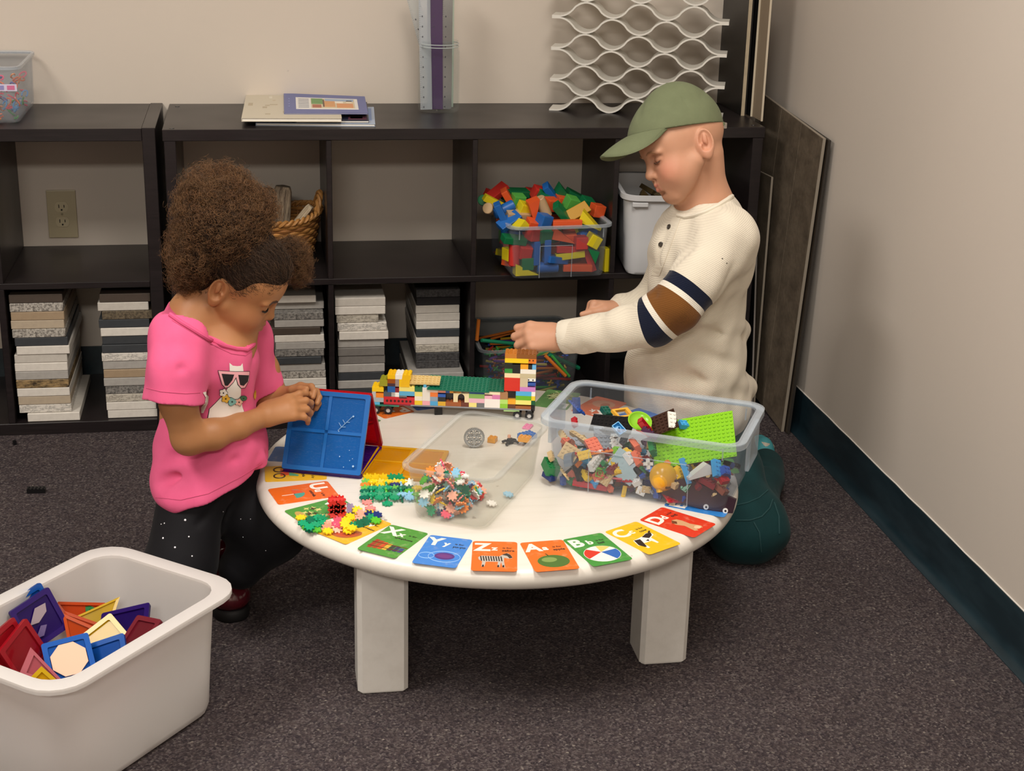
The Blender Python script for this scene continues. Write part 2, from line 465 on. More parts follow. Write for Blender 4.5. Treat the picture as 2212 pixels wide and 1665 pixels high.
MB().rbox((.405-TX, -1.225-TY, .205), (.43-TX, -.72-TY, .25), .002, 1).obj('apron_rail', ap, table)
MB().rbox((.92-TX, -1.19-TY, .205), (.945-TX, -.68-TY, .25), .002, 1).obj('apron_rail', ap, table)
MB().rbox((.43-TX, -.76-TY, .205), (.86-TX, -.735-TY, .25), .002, 1).obj('apron_rail', ap, table)
MB().rbox((.43-TX, -1.2-TY, .222), (.92-TX, -1.175-TY, .25), .002, 1).obj('apron_rail', ap, table)
# ================================================================== body sculptor: smooth blends of tapered limbs, meshed on a sparse grid
F32 = np.float32
class Body:
    def __init__(s): s.ops = []; s.M = None; s.sc = 1.0
    def frame(s, M=None, sc=1.0): s.M = M; s.sc = sc; return s      # M: 3x3 rotation + origin
    def _p(s, p):
        p = np.asarray(p, float)
        return p if s.M is None else s.M[0] @ (p*s.sc) + s.M[1]
    def _add(s, op, f, k, cen, rad): s.ops.append((op, f, k*s.sc, np.asarray(cen, F32), rad)); return s
    def cone(s, a, b, ra, rb=None, k=.01, op='u', flat=None):
        rb = ra if rb is None else rb
        a, b = s._p(a), s._p(b); ra, rb = ra*s.sc, rb*s.sc
        ba = (b-a); L2 = float(ba@ba)+1e-12; a32 = a.astype(F32); ba32 = (ba/L2).astype(F32); bav = ba.astype(F32); n = (ba/math.sqrt(L2)).astype(F32); Ln = math.sqrt(L2)
        def f(P):
            pa = P-a32; h = np.clip(pa@ba32, 0, 1)
            q = pa-h[:, None]*bav
            d = np.sqrt(np.einsum('ij,ij->i', q, q))-(ra+h*(rb-ra)).astype(F32)
            if flat:
                t = pa@n
                if 'a' in flat: d = np.maximum(d, -t)
                if 'b' in flat: d = np.maximum(d, t-Ln)
            return d
        return s._add(op, f, k, (a+b)/2, Ln/2+max(ra, rb))
    def path(s, pts, rs, k=.01, op='u'):
        for i in range(len(pts)-1): s.cone(pts[i], pts[i+1], rs[i], rs[i+1], k if i == 0 else min(k, .012/s.sc), op)
        return s
    def ell(s, c, r, k=.01, op='u', rot=None):
        c = s._p(c); r = (np.asarray(r, float)*s.sc).astype(F32); c32 = c.astype(F32)
        R = np.eye(3)
        if rot is not None: R = np.array(Euler(rot).to_matrix())
        if s.M is not None: R = s.M[0] @ R
        R = R.astype(F32)
        def f(P):
            q = (P-c32) @ R
            k0 = np.sqrt(((q/r)**2).sum(1)); k1 = np.sqrt(((q/(r*r))**2).sum(1))
            return k0*(k0-1)/np.maximum(k1, 1e-6)
        return s._add(op, f, k, c, float(r.max()))
    def plane(s, p, n, k=.0, near=None):
        """cut away everything on the side n points to (only within `near` = (centre, radius))"""
        p = s._p(p).astype(F32); n = np.asarray(n, float)
        if s.M is not None: n = s.M[0] @ n
        n = (n/np.linalg.norm(n)).astype(F32)
        if near is not None: nc = s._p(near[0]).astype(F32); nr = near[1]*s.sc
        def f(P):
            d = (P-p) @ n
            if near is not None:
                d = np.minimum(d, nr-np.sqrt(((P-nc)**2).sum(1)))
            return d
        return s._add('cut', f, k, (0, 0, 0), 1e9)
    def fold(s, a, b, w, amp):
        """a crease (amp > 0) or ridge (amp < 0) along a segment"""
        a, b = s._p(a), s._p(b); w *= s.sc; amp *= s.sc
        ba = b-a; L2 = float(ba@ba)+1e-12; a32 = a.astype(F32); ba32 = (ba/L2).astype(F32); bav = ba.astype(F32)
        def f(P):
            pa = P-a32; h = np.clip(pa@ba32, 0, 1); q = pa-h[:, None]*bav
            d2 = np.einsum('ij,ij->i', q, q)
            taper = 1-(2*h-1)**4*.8
            return (amp*taper*np.exp(-d2/(w*w))).astype(F32)
        return s._add('disp', f, 0, (a+b)/2, math.sqrt(L2)/2+3.2*w)
    def disp(s, fn): return s._add('disp', fn, 0, (0, 0, 0), 1e9)
    def ev(s, P, ops=None):
        d = np.full(len(P), 10.0, F32)
        for op, f, k, c, r in (s.ops if ops is None else ops):
            e = f(P)
            if op == 'u':
                if k > 0:
                    h = np.maximum(k-np.abs(d-e), 0)/k; d = np.minimum(d, e)-h*h*(k*.25)
                else: d = np.minimum(d, e)
            elif op == 's':
                e = -e
                if k > 0:
                    h = np.maximum(k-np.abs(d-e), 0)/k; d = np.maximum(d, e)+h*h*(k*.25)
                else: d = np.maximum(d, e)
            elif op == 'cut': d = np.maximum(d, e)
            else: d = d+e
        return d.astype(F32)
    def build(s, lo, hi, res, N=16):
        lo = np.asarray(lo, float); nb = np.ceil((np.asarray(hi)-lo)/(res*N)).astype(int)
        B = np.stack(np.meshgrid(*[np.arange(n) for n in nb], indexing='ij'), -1).reshape(-1, 3)
        cen = lo+(B+.5)*res*N; Rb = res*N*.5*math.sqrt(3)
        d0 = s.ev(cen.astype(F32)); act = B[np.abs(d0) < Rb*2.2+.006]
        g = np.arange(-1, N+1); G = np.stack(np.meshgrid(g, g, g, indexing='ij'), -1).reshape(-1, 3)
        n2 = N+2; dims = nb*N+4
        VID = []; VP = []; Q = []
        off = np.array([[i, j, k] for i in (0, 1) for j in (0, 1) for k in (0, 1)])
        edges = [(a, b) for a in range(8) for b in range(a+1, 8) if bin(a ^ b).count('1') == 1]
        ea = np.array([e[0] for e in edges]); eb = np.array([e[1] for e in edges])
        for b in act:
            c = lo+(b+.5)*res*N
            ops = [o for o in s.ops if o[4] > 1e8 or np.linalg.norm(c-o[3]) < o[4]*1.15+Rb*1.15+2*o[2]+.008]
            if not any(o[0] == 'u' for o in ops): continue
            P = (lo+(b*N+G)*res).astype(F32)
            d = s.ev(P, ops).reshape(n2, n2, n2)
            neg = d < 0
            if neg.all() or not neg.any(): continue
            c8 = np.stack([neg[o[0]:o[0]+N+1, o[1]:o[1]+N+1, o[2]:o[2]+N+1] for o in off])
            su = c8.sum(0); ai = np.argwhere((su > 0) & (su < 8))
            if not len(ai): continue
            v8 = np.stack([d[ai[:, 0]+o[0], ai[:, 1]+o[1], ai[:, 2]+o[2]] for o in off], 1)
            va, vb = v8[:, ea], v8[:, eb]; cr = (va < 0) != (vb < 0)
            t = np.where(cr, va/np.where(cr, va-vb, 1), 0)
            pos = off[ea][None]+t[..., None]*(off[eb]-off[ea])[None]
            pm = (pos*cr[..., None]).sum(1)/cr.sum(1)[:, None]
            gi = ai-1+b*N+1
            VID.append((gi[:, 0]*dims[1]+gi[:, 1])*dims[2]+gi[:, 2]); VP.append(lo+(ai-1+b*N+pm)*res)
            for ax in range(3):
                sl0 = [slice(1, N+1)]*3; sl1 = list(sl0); sl1[ax] = slice(2, N+2)
                A, Bn = neg[tuple(sl0)], neg[tuple(sl1)]
                e = np.argwhere(A != Bn)
                if not len(e): continue
                flip = A[e[:, 0], e[:, 1], e[:, 2]]
                u, w = (ax+1) % 3, (ax+2) % 3
                cells = []
                for du, dw in ((0, 0), (-1, 0), (-1, -1), (0, -1)):
                    q = e.copy(); q[:, u] += du; q[:, w] += dw; q = q+b*N+1
                    cells.append((q[:, 0]*dims[1]+q[:, 1])*dims[2]+q[:, 2])
                qd = np.stack(cells, 1); qd[~flip] = qd[~flip][:, ::-1]; Q.append(qd)
        vid = np.concatenate(VID); vp = np.concatenate(VP); q = np.concatenate(Q)
        ids, first = np.unique(vid, return_index=True); vp = vp[first]
        ix = np.searchsorted(ids, q); ix = np.minimum(ix, len(ids)-1)
        ok = (ids[ix] == q).all(1)
        return vp, ix[ok]
def np_mesh(name, V, Fq, mats, parent=None, attrs=None, smooth_iter=2):
    V = np.array(V, float)
    if smooth_iter:                                     # light relaxation of the grid
        E = np.concatenate([Fq[:, [0, 1]], Fq[:, [1, 2]], Fq[:, [2, 3]], Fq[:, [3, 0]]])
        for it in range(smooth_iter):
            acc = np.zeros_like(V); cnt = np.zeros(len(V))
            for c in range(3):
                acc[:, c] += np.bincount(E[:, 0], V[E[:, 1], c], len(V))+np.bincount(E[:, 1], V[E[:, 0], c], len(V))
            cnt = np.bincount(E[:, 0], minlength=len(V))+np.bincount(E[:, 1], minlength=len(V))
            V = V*.45+.55*acc/np.maximum(cnt, 1)[:, None]
    me = D.meshes.new(name)
    me.vertices.add(len(V)); me.vertices.foreach_set('co', V.ravel())
    me.loops.add(len(Fq)*4); me.loops.foreach_set('vertex_index', Fq.ravel().astype(np.int32))
    me.polygons.add(len(Fq)); me.polygons.foreach_set('loop_start', np.arange(len(Fq), dtype=np.int32)*4)
    try: me.polygons.foreach_set('loop_total', np.full(len(Fq), 4, np.int32))
    except Exception: pass
    me.update(calc_edges=True); me.validate()
    me.polygons.foreach_set('use_smooth', [True]*len(me.polygons))
    for m in (mats if isinstance(mats, (list, tuple)) else [mats]): me.materials.append(m)
    for k, v in (attrs(V) if attrs else {}).items():
        if v.ndim == 1: me.attributes.new(k, 'FLOAT', 'POINT').data.foreach_set('value', v.astype(np.float32))
        elif v.shape[1] == 3: me.attributes.new(k, 'FLOAT_VECTOR', 'POINT').data.foreach_set('vector', v.astype(np.float32).ravel())
        else: me.attributes.new(k, 'FLOAT_COLOR', 'POINT').data.foreach_set('color', v.astype(np.float32).ravel())
    return link(name, me, parent)
def rotm(ax, ang): return np.array(Matrix.Rotation(ang, 3, ax))
def gauss(V, c, w): return np.exp(-((V-np.asarray(c))**2).sum(1)/(w*w))
def skin_mat(base, deep, name='skin'):
    n = NT(name); at = n.n('ShaderNodeAttribute', attribute_name='tone')
    v = n.coord('Object'); f = n.noise(v, 40, 3); g = n.noise(v, 500, 2)
    c = n.mix(n.ramp(f, [(.3, 0.0), (.75, .22)]), base, deep)
    c = n.mix(at.outputs['Alpha'], c, at.outputs['Color'])
    p = n.pr(c, .5, .35, n.bump(g, .08, .0006))
    nd = p.node; nd.inputs['Subsurface Weight'].default_value = .12; nd.inputs['Subsurface Radius'].default_value = (.008, .003, .0015); nd.inputs['Subsurface Scale'].default_value = .5
    return n.done(p)
def head(B, ear_x=-1.6, nose=1.0, cheek=1.0, chin=1.0):
    """child's head in centimetres: +X forward, +Y its left, +Z up"""
    B.ell((-.9, 0, 3.2), (8.9, 7.1, 7.7), 0)
    B.ell((3.3, 0, -2.2), (4.6, 5.5, 6.6), 2.5)
    B.ell((4.0, 0, 3.4), (4.1, 5.6, 4.4), 2.5)
    for s in (1, -1):
        B.ell((4.5, s*3.3, -3.6), (2.9*cheek, 2.5*cheek, 2.9*cheek), 2.2)
        B.cone((.2, s*4.9, -3.2), (5.2, s*1.6, -8.0), 1.6, 1.4, 2.2)
        B.ell((6.9, s*2.9, 1.35), (1.0, 2.3, .8), 1.0)                     # brow
    B.ell((5.9, 0, -8.0*chin), (1.7, 1.9, 1.5), 1.6)
    B.ell((5.6, 0, -5.2), (2.6, 3.0, 2.4), 1.8)                            # muzzle
    for s in (1, -1):
        B.ell((7.7, s*3.1, .05), (1.25, 1.75, 1.0), 1.0, 's')              # socket
        B.ell((6.25, s*3.05, -.05), (1.35, 1.55, 1.2), .35)                # closed-down lids
        B.cone((7.45, s*1.9, -.42), (7.0, s*4.1, -.5), .14, .1, .22, 's')  # lid crease
    B.cone((7.35, 0, .9), (8.75*nose, 0, -2.3), .62, .85, .9)
    B.ell((8.75*nose, 0, -2.6), (.95, .92, .85), .6)
    for s in (1, -1):
        B.ell((8.0*nose-.1, s*1.05, -2.95), (.85, .62, .66), .45)
        B.ell((8.35*nose-.1, s*.55, -3.5), (.45, .32, .3), .2, 's')
    B.cone((8.3, 0, -3.4), (8.1, 0, -4.3), .22, .25, .4)
    for y0, y1, x0, x1 in ((0, 1.0, 8.25, 7.95), (1.0, 2.0, 7.95, 7.1)):
        for s in (1, -1):
            B.cone((x0, s*y0, -4.75), (x1, s*y1, -5.1), .5-.1*y0, .42-.1*y1, .35)     # upper lip
            B.cone((x0-.15, s*y0, -5.85), (x1-.1, s*y1, -5.35), .58-.13*y0, .46-.13*y1, .35)  # lower lip
    for s in (1, -1):
        B.cone((8.45, 0, -5.3), (7.9, s*1.3, -5.26), .08, .02, .2, 's')
    B.ell((7.95, 0, -6.85), (.6, 1.5, .42), .7, 's')
    for s in (1, -1):                                                      # ears
        r = (0, -.18, -s*.42)
        B.ell((ear_x, s*7.05, -.6), (1.95, .85, 3.0), .4, 'u', r)
        B.ell((ear_x-.1, s*7.85, -.1), (1.4, .95, 2.3), .2, 's', r)
        B.ell((ear_x-.25, s*7.25, .0), (.5, .4, 1.35), .3, 'u', r)
        B.ell((ear_x+.75, s*7.0, -1.0), (.42, .5, .62), .3)
        B.ell((ear_x+.1, s*7.0, -2.9), (.95, .6, 1.0), .5)
        B.ell((ear_x+.35, s*7.5, -1.2), (.55, .7, .7), .25, 's')
def face_tone(V, Mh, sc, lip, cheek, base_a=1.0):
    """real colouring of the face: lips, blush; in the head's own frame"""
    L = (V-Mh[1]) @ Mh[0]/sc
    col = np.zeros((len(V), 4))
    m = np.maximum.reduce([np.exp(-(((L[:, 0]-8.3)/1.1)**2+((L[:, 1])/1.7)**2+((L[:, 2]+4.85)/.42)**2)**2),
                           np.exp(-(((L[:, 0]-8.2)/1.1)**2+((L[:, 1])/1.6)**2+((L[:, 2]+5.8)/.5)**2)**2)])
    ch = .55*np.exp(-(((L[:, 0]-6)/3.0)**2+((np.abs(L[:, 1])-4.2)/2.4)**2+((L[:, 2]+2.8)/2.4)**2))
    er = .35*np.exp(-(((L[:, 0]+1.4)/2.0)**2+((np.abs(L[:, 1])-7.6)/.9)**2+((L[:, 2]+.6)/2.6)**2))
    a = np.maximum(m*.75, np.maximum(ch, er))
    w = (m*.75/np.maximum(a, 1e-6))[:, None]; w = np.clip(w, 0, 1)
    col[:, :3] = w*np.array(lin(lip)[:3])+(1-w)*np.array(lin(cheek)[:3])
    col[:, 3] = a
    return {'tone': col}
def hand(B, wrist, fwd, palm_n, size=1.0, curls=(.5, .55, .6, .7), thumb=(.5, .3), spread=.10, side=1, thumb_open=.6, k=.006):
    """five-fingered hand. fwd: wrist to knuckles; palm_n: direction the palm faces; side: +1 thumb towards fwd x palm_n.
    curls: bend of index..little in turns of ~90 degrees per joint"""
    w = np.asarray(wrist, float); f = np.asarray(fwd, float); f /= np.linalg.norm(f)
    n = np.asarray(palm_n, float); n -= f*(n@f); n /= np.linalg.norm(n)
    t = np.cross(f, n)*side                              # towards the thumb side
    S = size
    P = lambda a, b, c: w+S*(a*f+b*t+c*n)
    kn = [P(.062, .024, 0), P(.066, .008, -.002), P(.063, -.008, -.001), P(.057, -.022, .001)]
    for i, q in enumerate(kn):
        B.cone(P(.006, (.016, .006, -.005, -.014)[i], 0), q, .0125*S, .0095*S, .012)
    B.ell(P(.034, .002, .001), np.array((.03, .026, .0125))*S, .01, 'u') if False else B.cone(P(.012, 0, .001), P(.05, 0, .002), .0145*S, .014*S, .014)
    B.cone(P(.012, .016, .007), P(.036, .026, .010), .011*S, .010*S, .01)      # thenar
    ln = [(.030, .019, .015), (.033, .021, .016), (.031, .020, .015), (.025, .015, .013)]
    for i, q in enumerate(kn):
        ang = 0; p = q; sp = (1.4, .4, -.5, -1.5)[i]*spread
        d0 = f+t*sp; d0 /= np.linalg.norm(d0)
        c = curls[i]; cs = c if hasattr(c, '__len__') else (c, c*1.1, c*.7)
        for j in range(3):
            ang += cs[j]*PI/2
            d = d0*math.cos(ang)+n*math.sin(ang)
            e = p+d*ln[i][j]*S
            r0 = (.0086, .0078, .0070)[j]*S*(1, 1.03, 1, .88)[i]; r1 = (.0079, .0071, .0062)[j]*S*(1, 1.03, 1, .88)[i]
            B.cone(p, e, r0, r1, k if j == 0 else .003); p = e
    # thumb leaves the side of the palm near its base
    a = P(.018, .022, .007); d = f*(1-.45*thumb_open)+t*thumb_open+n*thumb[0]; d /= np.linalg.norm(d)
    b = a+d*.032*S; B.cone(a, b, .0112*S, .0095*S, .009)
    d2 = d+f*.5+n*thumb[1]-t*.35*thumb_open; d2 /= np.linalg.norm(d2); c = b+d2*.024*S; B.cone(b, c, .0095*S, .0085*S, .004)
    d3 = d2+n*thumb[1]*.6; d3 /= np.linalg.norm(d3); B.cone(c, c+d3*.019*S, .0085*S, .0068*S, .003)
# ================================================================== the child kneeling behind the table
DY = .10
def Q(px, py, y): return aty(px, py, y+DY)
MHB = np.array([[-0.93, 0.0473, -0.3645], [-0.1538, -0.9508, 0.269], [-0.3338, 0.3063, 0.8915]])
def ortho(M):
    U, S, Vt = np.linalg.svd(M); return U @ Vt
MHB = ortho(MHB); OHB = aty(*pj((1.039, -.78, .854)), -.78+DY); SHB = .00955*1.033
boy = thing('person', 'person in a green cap and cream long-sleeved shirt kneeling behind the table', 'person', (1.15, -.66, 0))
def kid(parent, name, B, lo, hi, res, mats, attrs=None, it=2):
    V, Fq = B.build(lo, hi, res)
    o = np_mesh(name, V-np.array(parent.location), Fq, mats, parent, None, it)
    if attrs:
        W = np.empty(len(o.data.vertices)*3); o.data.vertices.foreach_get('co', W); W = W.reshape(-1, 3)+np.array(parent.location)
        for k, v in attrs(W).items():
            if v.ndim == 1: o.data.attributes.new(k, 'FLOAT', 'POINT').data.foreach_set('value', v.astype(np.float32))
            elif v.shape[1] == 3: o.data.attributes.new(k, 'FLOAT_VECTOR', 'POINT').data.foreach_set('vector', v.astype(np.float32).ravel())
            else: o.data.attributes.new(k, 'FLOAT_COLOR', 'POINT').data.foreach_set('color', v.astype(np.float32).ravel())
    return o
def arm_t(V, pts):
    """arc length along a poly-line for every vertex"""
    best = np.full(len(V), 1e9); T = np.zeros(len(V)); acc = 0
    for a, b in zip(pts[:-1], pts[1:]):
        a, b = np.asarray(a), np.asarray(b); ba = b-a; L = np.linalg.norm(ba)
        h = np.clip((V-a) @ ba/L**2, 0, 1); d = np.linalg.norm(V-a-h[:, None]*ba, axis=1)
        m = d < best; best[m] = d[m]; T[m] = acc+h[m]*L; acc += L
    return T, best
# ---- skin: head, neck, hands, hidden trunk
B = Body().frame((MHB, OHB), SHB); head(B, ear_x=-2.0)
B.frame()
H2W = lambda p: MHB @ (np.array(p, float)*SHB)+OHB
nb_ = Q(1524, 462, -.772)
B.cone(H2W((-3.2, 0, -2.5)), nb_, .044, .046, .009)
B.cone(H2W((.6, 0, -5.5)), Q(1500, 470, -.772), .028, .032, .012)
B.cone(nb_, Q(1520, 530, -.76), .06, .085, .04)
B.cone(Q(1520, 530, -.76), Q(1490, 800, -.745), .085, .095, .03)
nearArm = [Q(1568, 520, -.862), Q(1512, 594, -.90), Q(1464, 656, -.915), Q(1415, 692, -.905), Q(1345, 712, -.872), Q(1205, 728, -.80)]
farArm = [Q(1486, 505, -.665), Q(1452, 590, -.64), Q(1425, 650, -.635), Q(1385, 668, -.645), Q(1338, 669, -.65)]
B.path(nearArm, [.05, .04, .036, .034, .03, .023], .03)
B.path(farArm, [.05, .04, .036, .03, .023], .03)
hand(B, Q(1214, 729, -.80), (-.97, .12, .02), (-.1, .70, -.68), 1.06, curls=((.42, 1.0, .6), (.46, 1.05, .6), (.5, 1.05, .6), (.55, 1.0, .6)), thumb=(.9, .5), side=-1, thumb_open=.5, spread=.12)
hand(B, Q(1338, 669, -.65), (-.97, .1, .12), (.1, -.45, -.85), .95, curls=((.75, .9, .6), (.8, .9, .6), (.85, .9, .6), (.85, .9, .6)), thumb=(.25, .15), side=1, thumb_open=.2, spread=.08)
sk = skin_mat('#c29174', '#b37d60', 'skin_light')
body = kid(boy, 'body', B, (.60, -1.0, .2), (1.36, -.38, 1.02), .0015, sk, lambda W: face_tone(W, (MHB, OHB), SHB, '#b5655a', '#d0806a'))
# eyelashes and brow
def face_line(parent, name, M, o, sc, pts, r, mat):
    base = np.array(parent.location)
    P = [tuple(M @ (np.array(p)*sc)+o-base) for p in pts]
    n = len(P); R = [r*sc*(.35+.65*math.sin(PI*(i+.5)/n)) for i in range(n)]
    return MB().tube(P, R, 6).obj(name, mat, parent, True)
def brow_line(o, parent, name, M, og_, sc, pts, r, mat):
    base = np.array(parent.location); P = []
    for i in range(len(pts)-1):
        for k in range(4 if i < len(pts)-2 else 5):
            q = np.array(pts[i])*(1-k/4)+np.array(pts[i+1])*(k/4)
            d = M @ np.array((-1, -.0, 0)); ok, loc, nor, _i = o.ray_cast(Vector(M @ ((q+np.array((6, 0, 0)))*sc)+og_-base), Vector(d))
            if ok: P.append(tuple(loc+nor*r*sc*.1))
    n = len(P)
    if n < 3: return None
    return MB().tube(P, [r*sc*(.3+.7*math.sin(PI*(i+.6)/(n+.2))**.7) for i in range(n)], 6).obj(name, mat, parent, True)
bpy.context.view_layer.update()
for s in (1, -1):
    face_line(boy, 'eyelashes', MHB, OHB, SHB, [(7.62, s*1.9, -.42), (7.72, s*2.6, -.62), (7.55, s*3.3, -.66), (7.15, s*4.1, -.5)], .13, plain('#5d4334', .7))
    brow_line(body, boy, 'eyebrow', MHB, OHB, SHB, [(8.0, s*1.6, 1.5), (7.95, s*2.6, 1.85), (7.5, s*3.7, 1.8), (6.9, s*4.6, 1.4)], .2, plain('#a67a58', .8))
# ---- shirt
S = Body()
S.ell(Q(1520, 540, -.765), (.098, .118, .10), 0, rot=(0, .25, .2))
S.cone(Q(1512, 560, -.765), Q(1484, 850, -.75), .097, .118, .05)
S.ell(Q(1470, 800, -.75), (.112, .125, .12), .06)
S.ell(Q(1495, 880, -.745), (.122, .13, .07), .05)
S.cone(Q(1540, 470, -.80), Q(1568, 515, -.862), .05, .06, .04)
S.cone(Q(1508, 472, -.74), Q(1486, 500, -.665), .05, .056, .04)
S.cone(Q(1524, 462, -.772), Q(1522, 500, -.77), .062, .08, .03)
S.path(nearArm[:5], [.060, .0545, .0525, .05, .043], .03)
S.cone(nearArm[4], Q(1258, 723, -.83), .043, .0375, .012)
cuffA, cuffB = Q(1276, 721, -.836), Q(1216, 728, -.804)
S.cone(cuffA, cuffB, .0345, .0335, .008, flat='b')
S.path(farArm[:4], [.058, .054, .05, .045], .03)
S.cone(farArm[3], Q(1350, 668, -.648), .043, .036, .012)
S.cone(Q(1352, 668, -.648), Q(1334, 669, -.65), .034, .033, .006, flat='b')
# neck opening and hem
S.cone(Q(1522, 474, -.772), H2W((-2.2, 0, -5.5)), .047, .056, .010, 's')
S.cone(cuffB, cuffB+(cuffB-cuffA)*.4, .029, .029, .0, 's'); S.cone(cuffB-(cuffB-cuffA)*.25, cuffB+(cuffB-cuffA)*.3, .0285, .0285, .001, 's')
S.plane(Q(1485, 912, -.75), (.03, .1, -1), near=((1.13, -.65, .15), .26))
# creases
for a, b, w, am in (((1420, 590, -.90), (1500, 520, -.90), .012, .006), ((1440, 560, -.9), (1500, 490, -.87), .009, .005), ((1600, 690, -.86), (1480, 740, -.89), .012, .008),
                    ((1612, 705, -.80), (1520, 690, -.87), .010, -.008), ((1600, 790, -.85), (1430, 740, -.89), .014, .006), ((1610, 850, -.84), (1450, 800, -.89), .014, .006),
                    ((1615, 830, -.80), (1540, 835, -.87), .014, -.010), ((1600, 868, -.84), (1440, 860, -.88), .012, .005), ((1590, 640, -.86), (1570, 720, -.88), .010, .006),
                    ((1535, 640, -.93), (1580, 560, -.92), .010, .005), ((1350, 770, -.8), (1400, 890, -.85), .013, .005), ((1400, 720, -.82), (1440, 800, -.87), .014, .005),
                    ((1395, 640, -.89), (1430, 700, -.94), .008, .004), ((1410, 630, -.92), (1470, 690, -.95), .009, .003), ((1270, 690, -.84), (1300, 760, -.86), .008, .004),
                    ((1320, 690, -.86), (1350, 740, -.9), .010, .004), ((1445, 480, -.80), (1395, 640, -.80), .008, .004)):
    S.fold(Q(*a), Q(*b), w, am*1.7)
def wob(P): return (.0014*np.sin(P[:, 2]*70+P[:, 0]*45+4*np.sin(P[:, 1]*21))+.0010*np.sin(P[:, 0]*95-P[:, 2]*50+P[:, 1]*60)).astype(F32)
S.cone(Q(1604, 712, -.75), Q(1515, 690, -.865), .020, .012, .022); S.cone(Q(1612, 832, -.75), Q(1530, 838, -.86), .024, .012, .025)
S.fold(Q(1612, 728, -.78), Q(1520, 715, -.88), .012, .012); S.fold(Q(1615, 868, -.78), Q(1500, 872, -.88), .012, .010)
S.disp(wob)
def shirt_attr(W):
    T, dd = arm_t(W, nearArm); T2, d2 = arm_t(W, farArm)
    e = sum(np.linalg.norm(np.asarray(b)-np.asarray(a)) for a, b in zip(nearArm[:2], nearArm[1:3]))
    t = T-e-.012
    t[dd > .075] = -1; t[(T < .06)] = -1
    e2 = np.linalg.norm(farArm[1]-farArm[0])+np.linalg.norm(farArm[2]-farArm[1])
    # angle round the sleeve: the ribs of the knit run along the arm
    return {'arm': t, 'ondir': np.where(dd < .075, np.clip((T-.05)/.04, 0, 1), 0)}
def shirt_mat():
    n = NT('waffle_knit'); at = n.n('ShaderNodeAttribute', attribute_name='arm').outputs['Fac']
    mp = n.n('ShaderNodeMapRange'); n.l(at, mp.inputs[0]); mp.inputs[1].default_value = -.1; mp.inputs[2].default_value = .1; mp.inputs[3].default_value = 0; mp.inputs[4].default_value = 1
    st = [(0, '#d6cdbb')]
    for a, c in ((-.055, '#12182b'), (-.030, '#dcd5c7'), (-.018, '#70471f'), (.025, '#dcd5c7'), (.036, '#12182b'), (.060, '#d6cdbb')): st.append(((a+.1)/.2, c))
    col = n.ramp(mp.outputs[0], st, 'CONSTANT')
    v = n.coord('Object', rot=(0, .45, .2))
    w = n.n('ShaderNodeTexWave'); w.inputs['Scale'].default_value = 95; w.inputs['Distortion'].default_value = .6; w.inputs['Detail'].default_value = 1
    w.bands_direction = 'Z'; n.l(v, w.inputs['Vector'])
    w2 = n.n('ShaderNodeTexWave'); w2.inputs['Scale'].default_value = 120; w2.bands_direction = 'X'; n.l(v, w2.inputs['Vector'])
    h = n.mix(.3, w.outputs['Fac'], w2.outputs['Fac'])
    sh = n.mix(n.ramp(w.outputs['Fac'], [(.0, .10), (.35, 0.0)]), col, '#6d6252', 'MULTIPLY')
    return n.done(n.pr(sh, .9, .12, n.bump(h, .4, .0012), Sheen_Weight=.15))
shirt = kid(boy, 'shirt', S, (.78, -.96, .18), (1.40, -.36, .82), .0025, shirt_mat(), shirt_attr)
shirt['label'] = 'cream waffle-knit shirt with navy and brown sleeve bands'
for a_, b_, r0, r1 in ((cuffA, cuffB, .0375, .0355), (Q(1368, 668, -.647), Q(1333, 669, -.65), .036, .033)):
    ax = Vector(b_-a_); Ln = ax.length; Mx = Matrix.Translation(Vector(a_)-Vector(boy.location)) @ ax.to_track_quat('Z', 'Y').to_matrix().to_4x4()
    prof = [(r0-.004, -.004), (r0, .0), (r0+.001, .004)]+[(r0+(r1-r0)*t, .004+(Ln-.006)*t) for t in (.25, .5, .75, 1)]+[(r1-.0015, Ln), (r1-.004, Ln-.001), (r1-.0055, Ln-.02)]
    MB().lathe(prof, 40, Mx).obj('cuff', plain('#d8d0bf', .88, .15), shirt, True, 180)
# cuff seam, collar band, placket and buttons
cream = plain('#d6cdbb', .85, .15)
base = np.array(boy.location)
# collar band follows the neck opening
def surf_hit(o, origin, direc):
    ok, loc, nor, idx = o.ray_cast(Vector(origin)-o.matrix_world.translation if False else Vector(origin)-Vector(boy.location), Vector(direc))
    return (np.array(loc)+base, np.array(nor)) if ok else (None, None)
def on_surface(o, parent, px, py, lift=.0006):
    d = ray(px, py); d = d/np.linalg.norm(d)
    ok, loc, nor, idx = o.ray_cast(Vector(CP-np.array(parent.location)), Vector(d))
    return (Vector(loc)+Vector(nor)*lift, Vector(nor)) if ok else (None, None)
bpy.context.view_layer.update()
def surf_path0(o, parent, pts, lift=.0006, sub=5):
    P = []
    for i in range(len(pts)-1):
        for k in range(sub if i < len(pts)-2 else sub+1):
            t = k/sub; p, nr = on_surface(o, parent, pts[i][0]*(1-t)+pts[i+1][0]*t, pts[i][1]*(1-t)+pts[i+1][1]*t, lift)
            if p is not None and (not P or (Vector(P[-1])-p).length < .05): P.append(tuple(p))
    return P
for px, py in ((1446, 490), (1428, 528)):
    p, nrm = on_surface(shirt, boy, px, py, .0012)
    if p is None: continue
    Mb_ = Matrix.Translation(p) @ nrm.to_track_quat('Z', 'Y').to_matrix().to_4x4()
    bt = MB().lathe([(.0001, .0006), (.003, .0006), (.0038, .0016), (.0052, .0014), (.0056, 0), (.005, -.001), (.0001, -.001)], 18, Mb_).obj('button', plain('#3a332b', .35), shirt, True)
pl = MB(); rings = []
